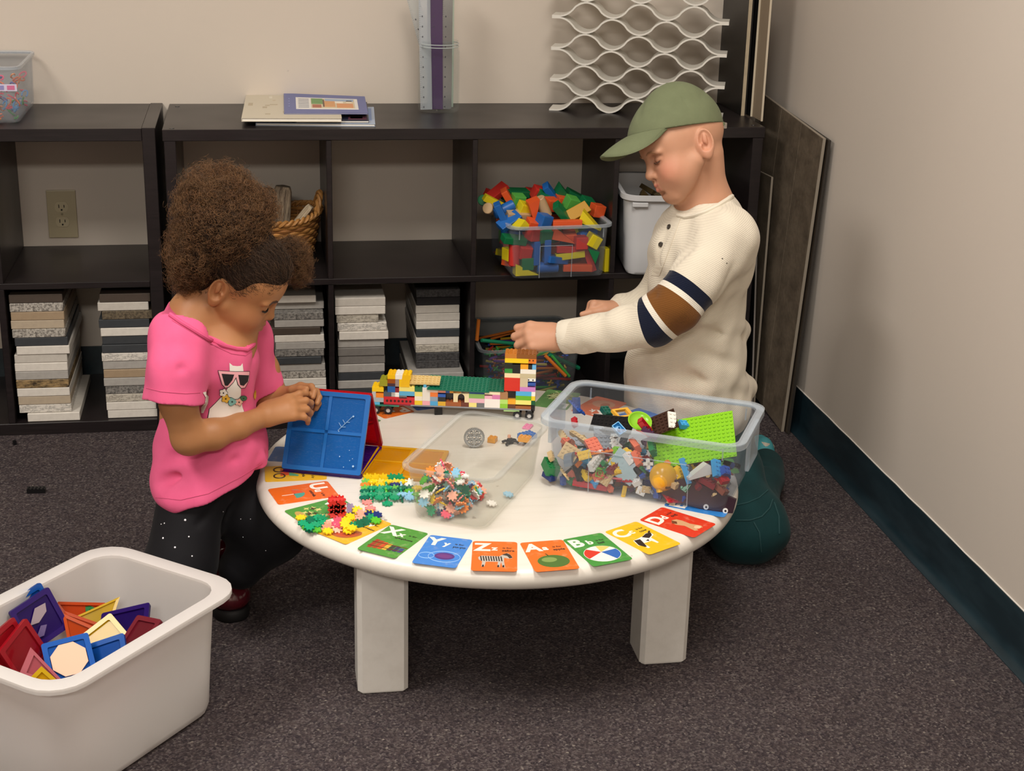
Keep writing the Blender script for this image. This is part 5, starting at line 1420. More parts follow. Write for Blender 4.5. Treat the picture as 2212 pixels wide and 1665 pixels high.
# ================================================================== floor boards leaning against the side wall
def laminate(c1, c2):
    n = NT('laminate'); v = n.coord('Object', (30, 30, 1.2)); f = n.noise(v, 3, 5, .65); g = n.noise(n.coord('Object', (3, 3, .6)), 5, 3)
    c = n.mix(n.ramp(f, [(.3, 0.0), (.7, 1.0)]), c1, c2); c = n.mix(n.ramp(g, [(.4, 0.0), (.7, .5)]), c, '#2c241d')
    return n.done(n.pr(c, .33, .4, n.bump(f, .1, .0005)))
lam1 = laminate('#5f5447', '#75695a')
def lean(name, label, bottom, top, width, th, mat, edge, joint=None):
    """bottom / top: ends of the front long edge; the board runs back from it"""
    bv, tv = Vector(bottom), Vector(top); up = (tv-bv); Ln = up.length; up.normalize()
    bk = Vector((0, 1, 0)); bk = (bk-up*bk.dot(up)).normalized(); nx = bk.cross(up).normalized()
    Mx = Matrix((bk, up, nx)).transposed().to_4x4(); Mx.translation = bv
    if nx.x < 0: pass
    t = thing(name, label, 'floor board', (0, 0, 0), 0, 'floor boards leaning on the side wall'); t.matrix_world = Mx
    xs = [0]+(joint or [])+[width]
    for a, b_ in zip(xs[:-1], xs[1:]):
        MB().rbox((a+.0006, 0, -th), (b_-.0006, Ln, 0), .0007, 1, Matrix.Rotation(0, 4, 'X')).obj('plank', mat, t)
    MB().box((-.0008, 0, -th), (.0006, Ln, -.001)).obj('edge_core', edge, t); MB().box((0, Ln, -th), (width, Ln+.0008, -.001)).obj('edge_core', edge, t)
core = plain('#8f8577', .6)
bt0 = atx(1715, 925, 1.532); bt0[2] = .001
lean('floor_board', 'wide dark plank board with pale cut edge leaning in the corner', (1.532, -.150, .001), tuple(atx(1785, 300, 1.552)), .46, .008, lam1, core, [.155, .31])
lean('floor_board', 'second plank board hidden behind the wide one, black edge showing', (1.541, -.168, .001), tuple(atx(1796, 304, 1.562)), .46, .007, laminate('#2b241e', '#3a322a'), plain('#2a2520', .6))
lean('floor_board', 'short narrow plank board leaning in front of the wide one', tuple(np.array([1.512, .03, .001])), tuple(atx(1671, 383, 1.522)), .25, .006, lam1, core)
lean('floor_board', 'black board with a grey edge standing beside the bookcase', tuple(np.array([1.486, -.03, .001])), tuple(atx(1638, 505, 1.490)), .3, .005, plain('#0e0d0d', .5), plain('#77706a', .6))
# ================================================================== alphabet cards stuck round the table rim
CARDC = dict(A='#df6a1f', B='#3f8c38', C='#e3b416', D='#cf3518', E='#2f7cc4', F='#df6a1f', G='#3f8c38', H='#e3b416', I='#cf3518', J='#3f74c0', K='#cf6a42', L='#5a8a4e', M='#e3b416', N='#cf3518', O='#2b57a4', P='#d0661f', Q='#5f7f52', R='#cf3518', S='#3c5f94', T='#e0ae22', U='#dd651a', V='#4f8f3c', W='#e6ab26', X='#4d8f37', Y='#3f80cf', Z='#e06a22')
PHI = dict(A=-86.5, B=-74.2, C=-60.7, D=-47, E=-33.5, F=-20, G=-6.5, H=7, I=21, J=34.5, K=48.5, L=62.5, M=77, N=91, O=105, P=119, Q=134, R=150, S=166.5, T=180, U=-165.8, V=-152.4, W=-138.6, X=-125.8, Y=-112.3, Z=-99.6)
WORD = dict(A='apple', B='ball', C='cow', D='dog', U='umbrella', X='xylophone', Y='yo-yo', Z='zebra', W='watermelon', V='vegetables', T='tricycle', E='egg', P='pumpkin')
fw = plain('#ece6da', .45); fk = plain('#2a231c', .5)
def text(s, size, x, y, z, mat, parent, name, bold=0.0, rz=0):
    cu = D.curves.new(name, 'FONT'); cu.body = s; cu.size = size; cu.offset = bold; cu.extrude = .00006; cu.resolution_u = 4
    cu.materials.append(mat); o = D.objects.new('letter_curve', cu); COL.objects.link(o); TEXTS.append((o, name, parent, (x, y, z), mat)); return o
TEXTS = []
def flat(pts, z, col, parent, name, th=.0001):
    return MB().prism(pts, z, z+th).obj(name, plain(col, .45) if isinstance(col, str) else col, parent)
def circ(cx, cy, rx, ry=None, n=28, a0=0, a1=2*PI): 
    ry = ry or rx; return [(cx+rx*math.cos(a0+(a1-a0)*i/n), cy+ry*math.sin(a0+(a1-a0)*i/n)) for i in range(n + (0 if a1-a0 >= 2*PI-.01 else 1))]
card_mesh = {}
for ch in 'ABCDEGHIJKLMNOPQRSTUVWXYZ':
    ph = math.radians(PHI[ch]); rr = .402-.020*max(0, -math.cos(ph))-.008*max(0, math.sin(ph))
    col = CARDC[ch]
    cm = NT('card_print'); f = cm.noise(cm.coord('Object'), 60, 4); cmat = cm.done(cm.pr(cm.mix(cm.ramp(f, [(.55, 0.0), (.8, .25)]), col, '#e6d6b0'), .38, .5))
    c = MB().prism(rrect(.0755, .113, .006, 4), 0, .0003).obj('alphabet_card', cmat, table)
    c.location = (rr*math.cos(ph), rr*math.sin(ph), .29005); c.rotation_euler = (0, 0, ph+PI/2)
    z = .00032
    c['label'] = f'card with the letter {ch}'
    text(ch, .040, -.034, .020, z, fw, c, 'capital_letter', .0016)
    text(ch.lower(), .022, -.034+.029 if ch not in 'WM' else .004, .022, z, fw, c, 'small_letter', .0008)
    if ch in WORD:
        text('is for', .0075, .013, .029, z, fk, c, 'word', .0002); text(WORD[ch], .0095 if len(WORD[ch]) < 7 else .0082, .012 if len(WORD[ch]) < 7 else -.005, .018 if len(WORD[ch]) < 7 else .012, z, fk, c, 'word', .0003)
    zp = z+.00002
    if ch == 'A':
        flat(circ(.002, -.022, .027, .023), zp, '#4a6b2c', c, 'picture'); flat(circ(-.004, -.016, .013, .009), zp+.0001, '#7d9550', c, 'picture'); flat([(-.003, .0), (-.001, .0), (-.004, .008), (-.006, .007)], zp, '#33401f', c, 'picture')
    elif ch == 'B':
        flat(circ(.0, -.018, .032, .030), zp, '#e8e4dc', c, 'picture')
        for a0, a1, cc_ in ((2.2, 3.5, '#cc3522'), (-1.1, .3, '#2c62b0'), (.7, 1.5, '#e2c36a')): flat([(.001, -.012)]+circ(0, -.018, .031, .029, 10, a0, a1), zp+.0001, cc_, c, 'picture')
    elif ch == 'C':
        flat([(-.028, -.02), (-.022, .0), (.004, .004), (.016, .01), (.026, .008), (.024, -.002), (.012, -.008), (.010, -.03), (.006, -.03), (.004, -.018), (-.014, -.018), (-.016, -.036), (-.021, -.036), (-.022, -.022)], zp, '#ece6dc', c, 'picture')
        for p in ([(-.026, -.018), (-.02, .0), (-.008, -.002), (-.012, -.014), (-.018, -.03), (-.022, -.03)], [(.0, .002), (.016, .009), (.026, .007), (.02, -.002), (.008, -.008)], [(.02, .009), (.028, .015), (.03, .013), (.024, .007)], [(-.004, -.012), (.004, -.01), (.0, -.017)]): flat(p, zp+.0001, '#2a1c16', c, 'picture')
    elif ch == 'D':
        flat([(-.01, .006), (-.002, .012), (.008, .008), (.01, -.002), (.008, -.02), (.014, -.04), (.008, -.046), (.002, -.03), (-.006, -.046), (-.012, -.042), (-.006, -.018), (-.012, -.004)], zp, '#c99a6e', c, 'picture'); flat([(-.012, .004), (-.002, .012), (.0, .002), (-.008, -.004)], zp+.0001, '#6e3c20', c, 'picture'); flat(circ(.004, -.038, .007, .006), zp+.0001, '#e0bd95', c, 'picture')
    elif ch == 'U':
        flat(circ(0, -.018, .020, .020, 14, 0, PI), zp, '#4f9a8a', c, 'picture'); flat([(-.02, -.018), (.0, -.018), (.0, .002), (-.012, -.002)], zp+.0001, '#d8552c', c, 'picture'); flat([(.0, -.04), (.002, -.04), (.002, -.016), (.0, -.016)], zp, '#e8ded0', c, 'picture')
    elif ch == 'V':
        R = random.Random(2)
        for i in range(16):
            x, y, a = R.uniform(-.024, .02), R.uniform(-.034, -.002), R.uniform(0, 3)
            flat([(x+.007*math.cos(a+t)*(1 if k % 2 else .4), y+.007*math.sin(a+t)*(1 if k % 2 else .4)) for k, t in enumerate((0, .8, 1.57, 2.6, 3.14, 4, 4.71, 5.5))], zp+.00002*i, '#c9c67a' if i % 3 else '#4a4426', c, 'picture')
        flat(circ(-.006, -.04, .016, .008), zp, '#b99a55', c, 'picture')
    elif ch == 'W':
        flat([(-.026, -.01)]+circ(.0, -.012, .030, .034, 16, PI, 2*PI)+[(.024, -.004)], zp, '#a85a34', c, 'picture'); flat([(-.022, -.01)]+circ(.0, -.012, .025, .028, 16, PI, 2*PI), zp+.0001, '#b9502e', c, 'picture')
        for i in range(4): flat(circ(-.012+.008*i, -.02-.004*(i % 2), .0015, .003, 8), zp+.0002, '#4a1c12', c, 'picture')
    elif ch == 'X':
        for i, cc_ in enumerate(('#9c3a22', '#a5421f', '#c44f24', '#d8a73a', '#3c4438', '#3a3c56', '#40457a')):
            x = -.028+i*.009; flat([(x, -.040+.001*i), (x+.0078, -.040+.001*i), (x+.0078, -.006-.002*i), (x, -.006-.002*i)], zp, cc_, c, 'picture')
        for y in (-.032, -.017): flat([(-.03, y-.0012), (.036, y+.002), (.036, y+.004), (-.03, y+.0012)], zp+.0001, '#6b2a1a', c, 'picture')
    elif ch == 'Y':
        flat(circ(.008, -.018, .017, .013), zp, '#54327a', c, 'picture'); flat(circ(.008, -.018, .013, .007), zp+.0001, '#6d3a7c', c, 'picture')
        for cx, cy, rx, ry in ((.008, -.02, .027, .02), (-.022, -.022, .013, .011)):
            MB().tube([(x, y, zp) for x, y in circ(cx, cy, rx, ry, 40)], .0005, 4, closed=True).obj('picture', plain('#9fc3ea', .5), c)
    elif ch == 'Z':
        flat([(-.027, -.006), (-.022, .0), (.008, -.001), (.014, .006), (.022, .012), (.026, .006), (.03, -.006), (.025, -.009), (.016, -.006), (.016, -.02), (.018, -.042), (.014, -.042), (.011, -.022), (.009, -.042), (.005, -.042), (.006, -.022), (-.014, -.022), (-.016, -.040), (-.021, -.040), (-.02, -.022), (-.026, -.014)], zp, '#b9b0a6', c, 'picture')
        for i in range(9):
            x = -.024+i*.0042; flat([(x, -.002), (x+.002, -.001), (x+.004, -.019), (x+.002, -.020)], zp+.0001, '#2c2622', c, 'picture')
        flat([(.012, .005), (.02, .0115), (.026, .006), (.03, -.005), (.025, -.008), (.021, .001)], zp+.0001, '#3a322c', c, 'picture')
        for x in (-.018, .007, .0155): flat([(x-.0022, -.042), (x+.0012, -.042), (x+.001, -.034), (x-.0016, -.034)], zp+.0001, '#2c2622', c, 'picture')
    elif ch == 'T':
        for cx, cy, r_ in ((-.018, -.03, .011), (-.02, -.008, .010), (.012, -.03, .011)):
            MB().tube([(x, y, zp) for x, y in circ(cx, cy, r_, r_*.9, 28)], .0016, 5, closed=True).obj('picture', plain('#4a3524', .5), c)
        flat([(-.02, -.028), (.012, -.028), (.008, -.012), (-.014, -.010)], zp+.0001, '#d2512f', c, 'picture'); flat([(-.004, -.012), (.012, -.012), (.016, .004), (.01, .006)], zp+.0002, '#5b9c78', c, 'picture')
    elif ch in 'PKOLI':
        flat(circ(.0, -.02, .025, .022), zp, dict(P='#b5541c', K='#c48a6a', O='#8a4a3c', L='#2c3a22', I='#e0b0a0')[ch], c, 'picture'); flat(circ(-.006, -.016, .010, .012), zp+.0001, dict(P='#c9702c', K='#a86848', O='#b06048', L='#6d8a4c', I='#c98070')[ch], c, 'picture')
        if ch == 'L':
            R = random.Random(6)
            for i in range(9):
                p = [(R.uniform(-.03, .03), R.uniform(-.045, .005), zp+.0002) for _ in range(4)]
                MB().tube(p, .0011, 4).obj('picture', plain('#a8b07a', .5), c)

bpy.context.view_layer.update(); dg_ = bpy.context.evaluated_depsgraph_get()
for o, name, parent, loc, mat in TEXTS:                   # letters become plain meshes
    me = D.meshes.new_from_object(o.evaluated_get(dg_)); me.materials.clear(); me.materials.append(mat)
    n_ = link(name, me, parent); n_.location = loc
    cu = o.data; D.objects.remove(o); D.curves.remove(cu)
# ================================================================== magnetic tiles
def mag_tile(name, label, col, thr, w, h, M, cross=True, opac=.5, magnets=None, group='magnetic tiles', shape=None, scratch=True, extra=None):
    t = thing(name, label, 'magnetic tile', (0, 0, 0), 0, group); t.matrix_world = M
    body = tinted(col, thr, opac, .16, scratch); frame = tinted(col, thr, min(.95, opac+.25), .22, False)
    poly = shape or rrect(w, h, .004, 3)
    if shape is None: poly = [(x+w/2, y+h/2) for x, y in poly]
    MB().prism(poly, .0016, .0030).obj('pane', body, t)
    c = (sum(p[0] for p in poly)/len(poly), sum(p[1] for p in poly)/len(poly))
    k = 1-.0085*2/max(min(w, h), .01)
    inn = [(c[0]+(x-c[0])*k, c[1]+(y-c[1])*k) for x, y in poly]; n = len(poly)
    rings = [[(x, y, .0003) for x, y in inn], [(x, y, 0) for x, y in poly], [(x, y, .006) for x, y in poly], [(x, y, .0058) for x, y in inn], [(x, y, .0003) for x, y in inn]]
    MB().loft(rings).obj('frame', frame, t)
    if cross:
        MB().box((w/2-.003, .008, .0008), (w/2+.003, h-.008, .0052)).obj('cross_bar', frame, t); MB().box((.008, h/2-.003, .0008), (w-.008, h/2+.003, .0052)).obj('cross_bar', frame, t)
    mm = plain(magnets or tuple_dark(col, .55), .3)
    if shape is None:
        for i in (0, 1, 2):
            u = w*(.2+.3*i)
            for v in (.0014, h-.0050): MB().box((u-.010, v, .0018), (u+.010, v+.0036, .0046)).obj('magnet', mm, t)
    if extra: extra(t)
    return t
def frameM(o, x, y): 
    x = Vector(x).normalized(); y = Vector(y); y = (y-x*y.dot(x)).normalized(); z = x.cross(y); M = Matrix((x, y, z)).transposed().to_4x4(); M.translation = Vector(o); return M
ZT = .2906
bl_ = atz(610, 1012, ZT+.006); br_ = atz(778, 1028, ZT+.006); ed = Vector(br_-bl_).normalized(); bk = Vector((-ed.y, ed.x, 0)); W15 = .152
O = Vector(bl_); up60 = (bk*math.cos(math.radians(60))+Vector((0, 0, 1))*math.sin(math.radians(60))); up120 = (-bk*math.cos(math.radians(60))+Vector((0, 0, 1))*math.sin(math.radians(60)))
base_M = frameM(O-Vector((0, 0, .006)), ed, bk)
mag_tile('magnetic_tile', 'purple tile lying flat as the floor of the tent', '#3a0f6e', '#5a2a9a', W15, W15, base_M, True, .6)
def decal(t):
    w_ = plain('#8fb6d8', .5)
    for p in ([(.098, .080), (.122, .108)], [(.104, .087), (.098, .095)], [(.104, .087), (.112, .088)], [(.110, .094), (.105, .101)], [(.112, .097), (.119, .097)]): MB().tube([(x, y, .0061) for x, y in p], .0005, 4).obj('scratch', w_, t)
    for x, y, r_ in ((.124, .109, .0018), (.100, .079, .001), (.136, .016, .002), (.128, .026, .0008), (.133, .030, .0008), (.118, .013, .0009), (.108, .032, .0012), (.125, .045, .0008)): MB().cyl((x, y), r_, .0059, .0062, 8).obj('scratch', w_, t)
mag_tile('magnetic_tile', 'large scratched blue tile leaning as the near side of the tent', '#1a66b4', '#4a9ae6', W15, W15, frameM(O-up60.cross(ed)*0, ed, up60), True, .62, extra=decal)
RO = O+bk*W15
mag_tile('magnetic_tile', 'large red tile leaning as the far side of the tent', '#c0141f', '#f03a40', W15, W15, frameM(RO+(Vector((0, 0, 1))*math.cos(math.radians(60))+bk*math.sin(math.radians(60)))*.0065, ed, up120), True, .5)
yl = atz(779, 1030, ZT); yt = atz(822, 961, ZT); yu = Vector(yt-yl).normalized(); yx = Vector((yu.y, -yu.x, 0))
mag_tile('magnetic_tile', 'yellow tile lying flat between the tent and the clear box', '#e0a60a', '#ffd64a', .140, .148, frameM(Vector(yl), yx, yu), True, .5, magnets='#6b5a1c')
# tinted small tile inside the tent
mag_tile('magnetic_tile', 'small teal tile standing inside the tent behind the blue one', '#1a8f93', '#3fc0c0', .075, .075, frameM(O+ed*.012+bk*.05+Vector((0, 0, .0)), ed, (up60*.9+Vector((0, 0, .4)))), False, .6)

# ================================================================== building-brick toys
def stud_brick(nx, ny, plates, studs=True, hollow=False, tiny=.0001):
    """nx, ny in studs of 8 mm, height in plates of 3.2 mm; corner at the origin"""
    m = MB(); w, d, h = nx*.008, ny*.008, plates*.0032
    m.box((tiny, tiny, 0), (w-tiny, d-tiny, h-.0001))
    if studs:
        for i in range(nx):
            for j in range(ny): m.cyl(((i+.5)*.008, (j+.5)*.008), .0024, h-.0001, h+.0017, 8)
    return m
TRAIN = "-1,2,15,18,f2c81e;-1,0,11,15,b9bfc0;0,2,11,14,ee8a22;-1,2,8,11,a9b0b8;-1,1,6,8,57b3df;1,3,19,23,9b9a2a;3,5,24,27,f0bf1a;5,7,24,27,efece6;7,9,24,27,f6cf25;3,5,21,24,9a4f16;3,5,19,21,46303a;3,5,15,19,2160a8;2,5,12,15,4e5560;5,6,19,24,9c8c88;5,6,15,18,8a1f2a;4,6,12,15,f4f1ec;6,8,19,24,f3c81f;6,10,16,19,f2e27a;6,10,13,16,5aaed6;6,8,11,13,6f7478;2,10,7,12,c9202a;10,12,16,19,1c6b40;10,12,13,16,f0e27e;10,12,10,13,f0ead2;10,12,7,10,f0cc2a;12,14,10,19,ece6dc;12,14,7,10,f3aeb8;14,16,16,18,edcdb8;14,16,13,16,f07e36;14,16,10,13,8fa3b6;14,16,7,10,4ea9dc;16,18,16,18,e08e78;18,19,16,18,24509c;19,22,16,18,d8922a;22,24,16,18,1a1a1a;24,28,16,18,1c4f86;16,18,13,15,2759b0;16,18,10,13,17171a;18,20,10,16,101012;24,28,13,16,85b35a;24,28,10,13,eab6c6;16,18,7,10,e0ae2c;18,22,7,10,a05626;22,24,7,10,6a2f1a;24,26,7,10,f4e58a;26,28,7,10,6c6f72;28,32,16,18,f3e3c0;28,30,13,15,efb3c6;30,32,13,16,d77fb0;28,32,7,13,f1ece6;32,34,13,18,a87a52;32,34,10,13,b5e070;32,34,7,10,8cc832;34,36,13,18,0f0f10;34,36,10,13,f0a81e;34,36,7,10,5f2e14;36,40,16,19,56b3e4;36,40,13,16,6db52e;36,40,10,13,f5ea7e;36,40,7,9,9c5a2a;40,41,16,19,f4f2ea;40,41,13,16,f2cf30;40,41,10,13,1d5a38;40,41,6,10,151515;33,37,19,28,d22a18;37,41,19,22,cf86c8;37,39,22,28,cdbfa0;39,41,26,28,efeee8;39,41,23,25,2f55a8;33,37,28,31,f3dcae;37,41,28,31,c9bc98;37,41,31,34,f0ebe0;33,35,31,34,2f8a36;35,37,31,37,141414;37,39,34,37,eea727;39,40,34,37,16181c;40,41,34,37,6db6e6;33,35,34,38,1c1f18;33,39,38,41,f0cc1e;39,41,38,41,e07a26;33,36,41,44,c47a2c;36,41,41,44,8a5222"
TA = np.array([.443, -.689, .29]); te = math.atan2(-.209, .978)
train = thing('brick_train', 'long toy train built of many coloured bricks at the back of the table', 'toy train', TA, te)
tr_items = [tuple(x.split(',')) for x in TRAIN.split(';')]
occ = {}
for a, b, c, d, k in tr_items:
    for x in range(int(a), int(b)): occ[(x, int(d))] = max(occ.get((x, int(d)), 0), 0)
cover = set()
for a, b, c, d, k in tr_items:
    for x in range(int(a), int(b)): cover.add((x, int(c)))
for a, b, c, d, k in tr_items:
    a, b, c, d = int(a), int(b), int(c), int(d); n = b-a
    top_free = any((x, d) not in cover and (x, d+1) not in cover and (x, d-1) not in cover for x in range(a, b))
    dep = 4; y0 = .012 if k in ('0f0f10', '101012') else 0.0
    m = MB()
    hh = (d-c)*.0032
    if k == 'ece6dc' or k == '57b3df' and False:
        m.box((.0001, .0001, 0), (n*.008-.0001, .032, hh))
    else: m.box((.0001, y0, 0), (n*.008-.0001, dep*.008, hh-.00012))
    if top_free or d >= 44:
        for i in range(n):
            for j in range(dep): m.cyl(((i+.5)*.008, (j+.5)*.008), .0024, hh-.0002, hh+.0017, 10)
    o = m.obj('brick', plain('#'+k, .22, .5), train); o.location = (a*.008, 0, c*.0032)
# arch, beam holes, slope, printed eyes, roofs, chassis, wheels
def tpart(name, mb, col, loc=(0, 0, 0), sm=False, rot=(0, 0, 0), **kw):
    o = mb.obj(name, plain(col, .22, .5, **kw), train, sm); o.location = loc; o.rotation_euler = rot; return o
arch = [(0, 0), (.009, 0)]+[(.016-.007*math.cos(a), .010+.0085*math.sin(a)) for a in np.linspace(0, PI, 13)]+[(.023, 0), (.032, 0), (.032, .0278), (0, .0278)]
tpart('arch_brick', MB().prism(arch, 0, .03, Matrix.Rotation(PI/2, 4, 'X') @ Matrix.Scale(-1, 4, (0, 0, 1))), '#eddcb0', (20*.008, .0, 10*.0032))
tpart('brick', MB().box((.001, .012, 0), (.031, .03, .026)), '#2a120c', (20*.008, 0, 10*.0032))
for i in range(7): tpart('peg_hole', MB().cyl((0, 0), .0025, 0, .0012, 12, Matrix.Rotation(PI/2, 4, 'X')), '#3d0a10', ((2.9+i)*.008, .0003, 9.2*.0032))
for x, z, c in ((39.2, 26.9, '#20201f'), (40.3, 26.9, '#20201f'), (39.3, 40, '#3d1c10'), (40.2, 40, '#3d1c10')): tpart('printed_eye', MB().cyl((0, 0), .0016, 0, .0008, 10, Matrix.Rotation(PI/2, 4, 'X')), c, (x*.008, .0004, z*.0032))
tpart('slope_brick', MB().prism([(0, 0), (.018, 0), (.020, .026), (.004, .026)], 0, .031, Matrix.Rotation(PI/2, 4, 'X') @ Matrix.Scale(-1, 4, (0, 0, 1))), '#f0bd1c', (6.4*.008, -.0006, 18.9*.0032))
def studded_sheet(nx, ny, th=.0032):
    m = MB().box((0, 0, 0), (nx*.008, ny*.008, th))
    for i in range(nx):
        for j in range(ny): m.cyl(((i+.5)*.008, (j+.5)*.008), .0024, th, th+.0016, 8)
    return m
tpart('roof_plate', studded_sheet(8, 4), '#d9bd7e', (8.4*.008, .002, .066), False, (.22, 0, 0))
tpart('roof_plate', studded_sheet(16, 8), '#0d6f54', (13.2*.008, -.003, .0573), False, (.12, .012, 0))
tpart('roof_plate', studded_sheet(4, 7), '#0a6349', (28.9*.008, -.001, .0583), False, (.10, 0, 0))
tpart('chassis_plate', MB().box((9*.008, .0, 0), (40.5*.008, .032, .0032)), '#8d9096', (0, 0, .0195)); tpart('chassis_plate', MB().box((-.5*.008, .0, 0), (6*.008, .032, .0032)), '#2f7f66', (0, 0, .0165))
tpart('chassis_plate', MB().box((2*.008, .001, 0), (10*.008, .032, .0032)), '#8a1c3c', (0, 0, .0195)); tpart('chassis_plate', MB().box((33*.008, -.002, 0), (37*.008, .032, .0026)), '#9cc07e', (0, 0, .0165))
tpart('cylinder_brick', MB().cyl((0, 0), .0036, 0, .008, 16), '#5db5e0', (12.6*.008, .004, 18.4*.0032), True)
for x in (.0, 3.2, 36.5, 39.6):
    for y in (-.001, .028):
        Mx = Matrix.Translation((x*.008, y, .0088)) @ Matrix.Rotation(PI/2, 4, 'X')
        wh = MB().lathe([(.0045, -.003), (.0085, -.003), (.0088, -.002), (.0088, .002), (.0085, .003), (.0045, .003)], 24, Mx, True).obj('tyre', plain('#17171a', .7), train, True)
        MB().lathe([(.0001, -.0015), (.0016, -.0015), (.0018, -.0024), (.005, -.0018), (.005, .0018), (.0001, .0015)], 20, Mx).obj('rim', plain('#c9c9c6', .35), wh, True)
o = MB().box((0, 0, 0), (.016, .006, .019)); 
for i in range(5): o.box((.001, -.001, .002+i*.0034), (.0072, 0, .0042+i*.0034)); o.box((.0086, -.001, .002+i*.0034), (.015, 0, .0042+i*.0034))
o = o.obj('brick', plain('#141416', .4), None); lp = atz(939, 896, ZT); o.location = (lp[0], lp[1], ZT); tag(o, 'black ladder brick standing under the middle of the train', 'brick')
o = MB().box((0, 0, 0), (.016, .016, .0096)).obj('brick', plain('#9b9a2a', .2), train); o.location = (.9*.008, .02, 18.8*.0032)

# ---- round silver gear, loose bricks and figure behind the clear box
gz = atz(1024, 966, ZT); gt = thing('toy_gear', 'silver toothed toy gear wheel standing on edge behind the clear box', 'gear', (gz[0], gz[1], ZT), -.12)
gm = plain('#a3a6aa', .3, .6, Metallic=.55); Mx = Matrix.Translation((0, 0, .0205)) @ Matrix.Rotation(PI/2-.08, 4, 'X')
teeth = MB(); m = MB()
m.lathe([(.0155, -.0035), (.0182, -.0035), (.0182, .0035), (.0155, .0035)], 48, Mx, True); m.lathe([(.0025, -.0035), (.006, -.0035), (.006, .0035), (.0025, .0035)], 20, Mx, True)
m.obj('wheel', gm, gt, True)
for i in range(40):
    a = 2*PI*i/40; teeth.box((.0178, -.0008, -.003), (.0204, .0008, .003), Mx @ Matrix.Rotation(a, 4, 'Z'))
teeth.obj('tooth_ring', gm, gt)
for i in range(6):
    a = PI/3*i; MB().lathe([(.0022, -.0032), (.0036, -.0032), (.0036, .0032), (.0022, .0032)], 12, Mx @ Matrix.Translation((.0108*math.cos(a), .0108*math.sin(a), 0)), True).obj('axle_ring', gm, gt, True)
    MB().box((.005, -.0012, -.0025), (.016, .0012, .0025), Mx @ Matrix.Rotation(a+PI/6, 4, 'Z')).obj('spoke', gm, gt)
def loose(nx, ny, pl, col, px, py, rz, label, tilt=(0, 0), z=None, studs=True):
    o = stud_brick(nx, ny, pl, studs).obj('brick', plain(col, .22, .5)); p = atz(px, py, z or ZT); o.location = (p[0]-.004*nx, p[1]-.004*ny, z or ZT); o.rotation_euler = (tilt[0], tilt[1], rz); return tag(o, label, 'brick')
loose(2, 2, 3, '#d8962a', 1060, 952, -.5, 'small amber brick beside the silver gear')
loose(3, 2, 3, '#e09c34', 1130, 950, -.45, 'orange brick on top of the small pile near the big bin', z=ZT+.0097)
loose(4, 3, 3, '#3f74bf', 1148, 948, .5, 'blue brick under the orange one near the big bin')
loose(2, 3, 1, '#e58ab4', 1134, 921, -.5, 'pink flat plate lying behind the orange brick')
fg = atz(1102, 958, ZT); fgt = thing('toy_figure', 'small black jointed toy figure lying on the table behind the clear box', 'toy figure', (fg[0], fg[1], ZT), .3); bk_ = plain('#1c1d22', .35)
MB().rbox((-.006, -.004, .0), (.006, .004, .011), .001, 1).obj('torso', bk_, fgt)
for a, l_ in ((.4, .016), (2.7, .016), (-.6, .017), (3.8, .017), (1.5, .012)): MB().tube([(0, 0, .004), (l_*.6*math.cos(a), l_*.6*math.sin(a), .006), (l_*math.cos(a), l_*math.sin(a), .003)], .0028, 6).obj('limb', bk_, fgt, True)
MB().lathe([(.0001, .006), (.003, .0055), (.0035, 0), (.0001, -.001)], 12, Matrix.Translation((-.001, .003, .012))).obj('head', plain('#d9a488', .4), fgt, True)
p = atz(1137, 958, ZT); o = MB().lathe([(.0001, -.004), (.009, -.004), (.0095, 0), (.009, .004), (.0001, .004)], 20, Matrix.Translation((0, 0, .0096)) @ Matrix.Rotation(1.2, 4, 'X')).obj('spinning_toy', plain('#24262b', .5), None, True); o.location = (p[0], p[1], ZT); tag(o, 'small black wheel toy beside the black figure', 'toy')
# black bits on the carpet
o = stud_brick(2, 5, 3).obj('brick', plain('#0c0c0e', .35)); p = atz(60, 1057, .004); o.location = (p[0], p[1], .001); o.rotation_euler = (0, 0, -1.6); tag(o, 'black brick lying on the carpet by the left edge', 'brick')
o = stud_brick(1, 1, 3).obj('brick', plain('#0c0c0e', .35)); p = atz(29, 959, .004); o.location = (p[0], p[1], .001); o.rotation_euler = (0, 0, .4); tag(o, 'tiny black brick on the carpet against the short bookcase', 'brick')

# ================================================================== interlocking notched discs
def disc_mesh():
    N = 48; poly = []
    for i in range(N):
        a = 2*PI*i/N; k = (i // 3) % 2
        r_ = .0098 if ((i % 6) in (0, 1, 2)) else .0072
        poly.append((r_*math.cos(a), r_*math.sin(a)))
    m = MB().prism(poly, -.0013, .0013)
    for a in range(4): m.box((.0046, -.0011, -.00145), (.0058, .0011, .00145), Matrix.Rotation(a*PI/2, 4, 'Z'))
    m.box((-.0012, -.0012, -.0015), (.0012, .0012, .0015)); return m
DC = {'y': ('yellow', '#ecca1c'), 'g': ('green', '#0f9a6a'), 'd': ('dark green', '#0b6a4d'), 'l': ('lime', '#55b52e'), 'n': ('navy', '#1f2f70'), 's': ('sky blue', '#8ec6e4'), 'o': ('orange', '#ee8a30'), 'r': ('red', '#d8352f'), 'p': ('pink', '#e88a86'), 'w': ('white', '#efece6'), 'k': ('salmon', '#e8a58c'), 'v': ('lilac', '#a493bd'), 'h': ('hot pink', '#e55470')}
_dm = {}
def disc(ck, loc, rot, parent=None):
    if ck not in _dm: _dm[ck] = disc_mesh().mesh('notched_disc', plain(DC[ck][1], .3))
    o = link('notched_disc', _dm[ck], parent); o.location = loc; o.rotation_euler = rot; return o
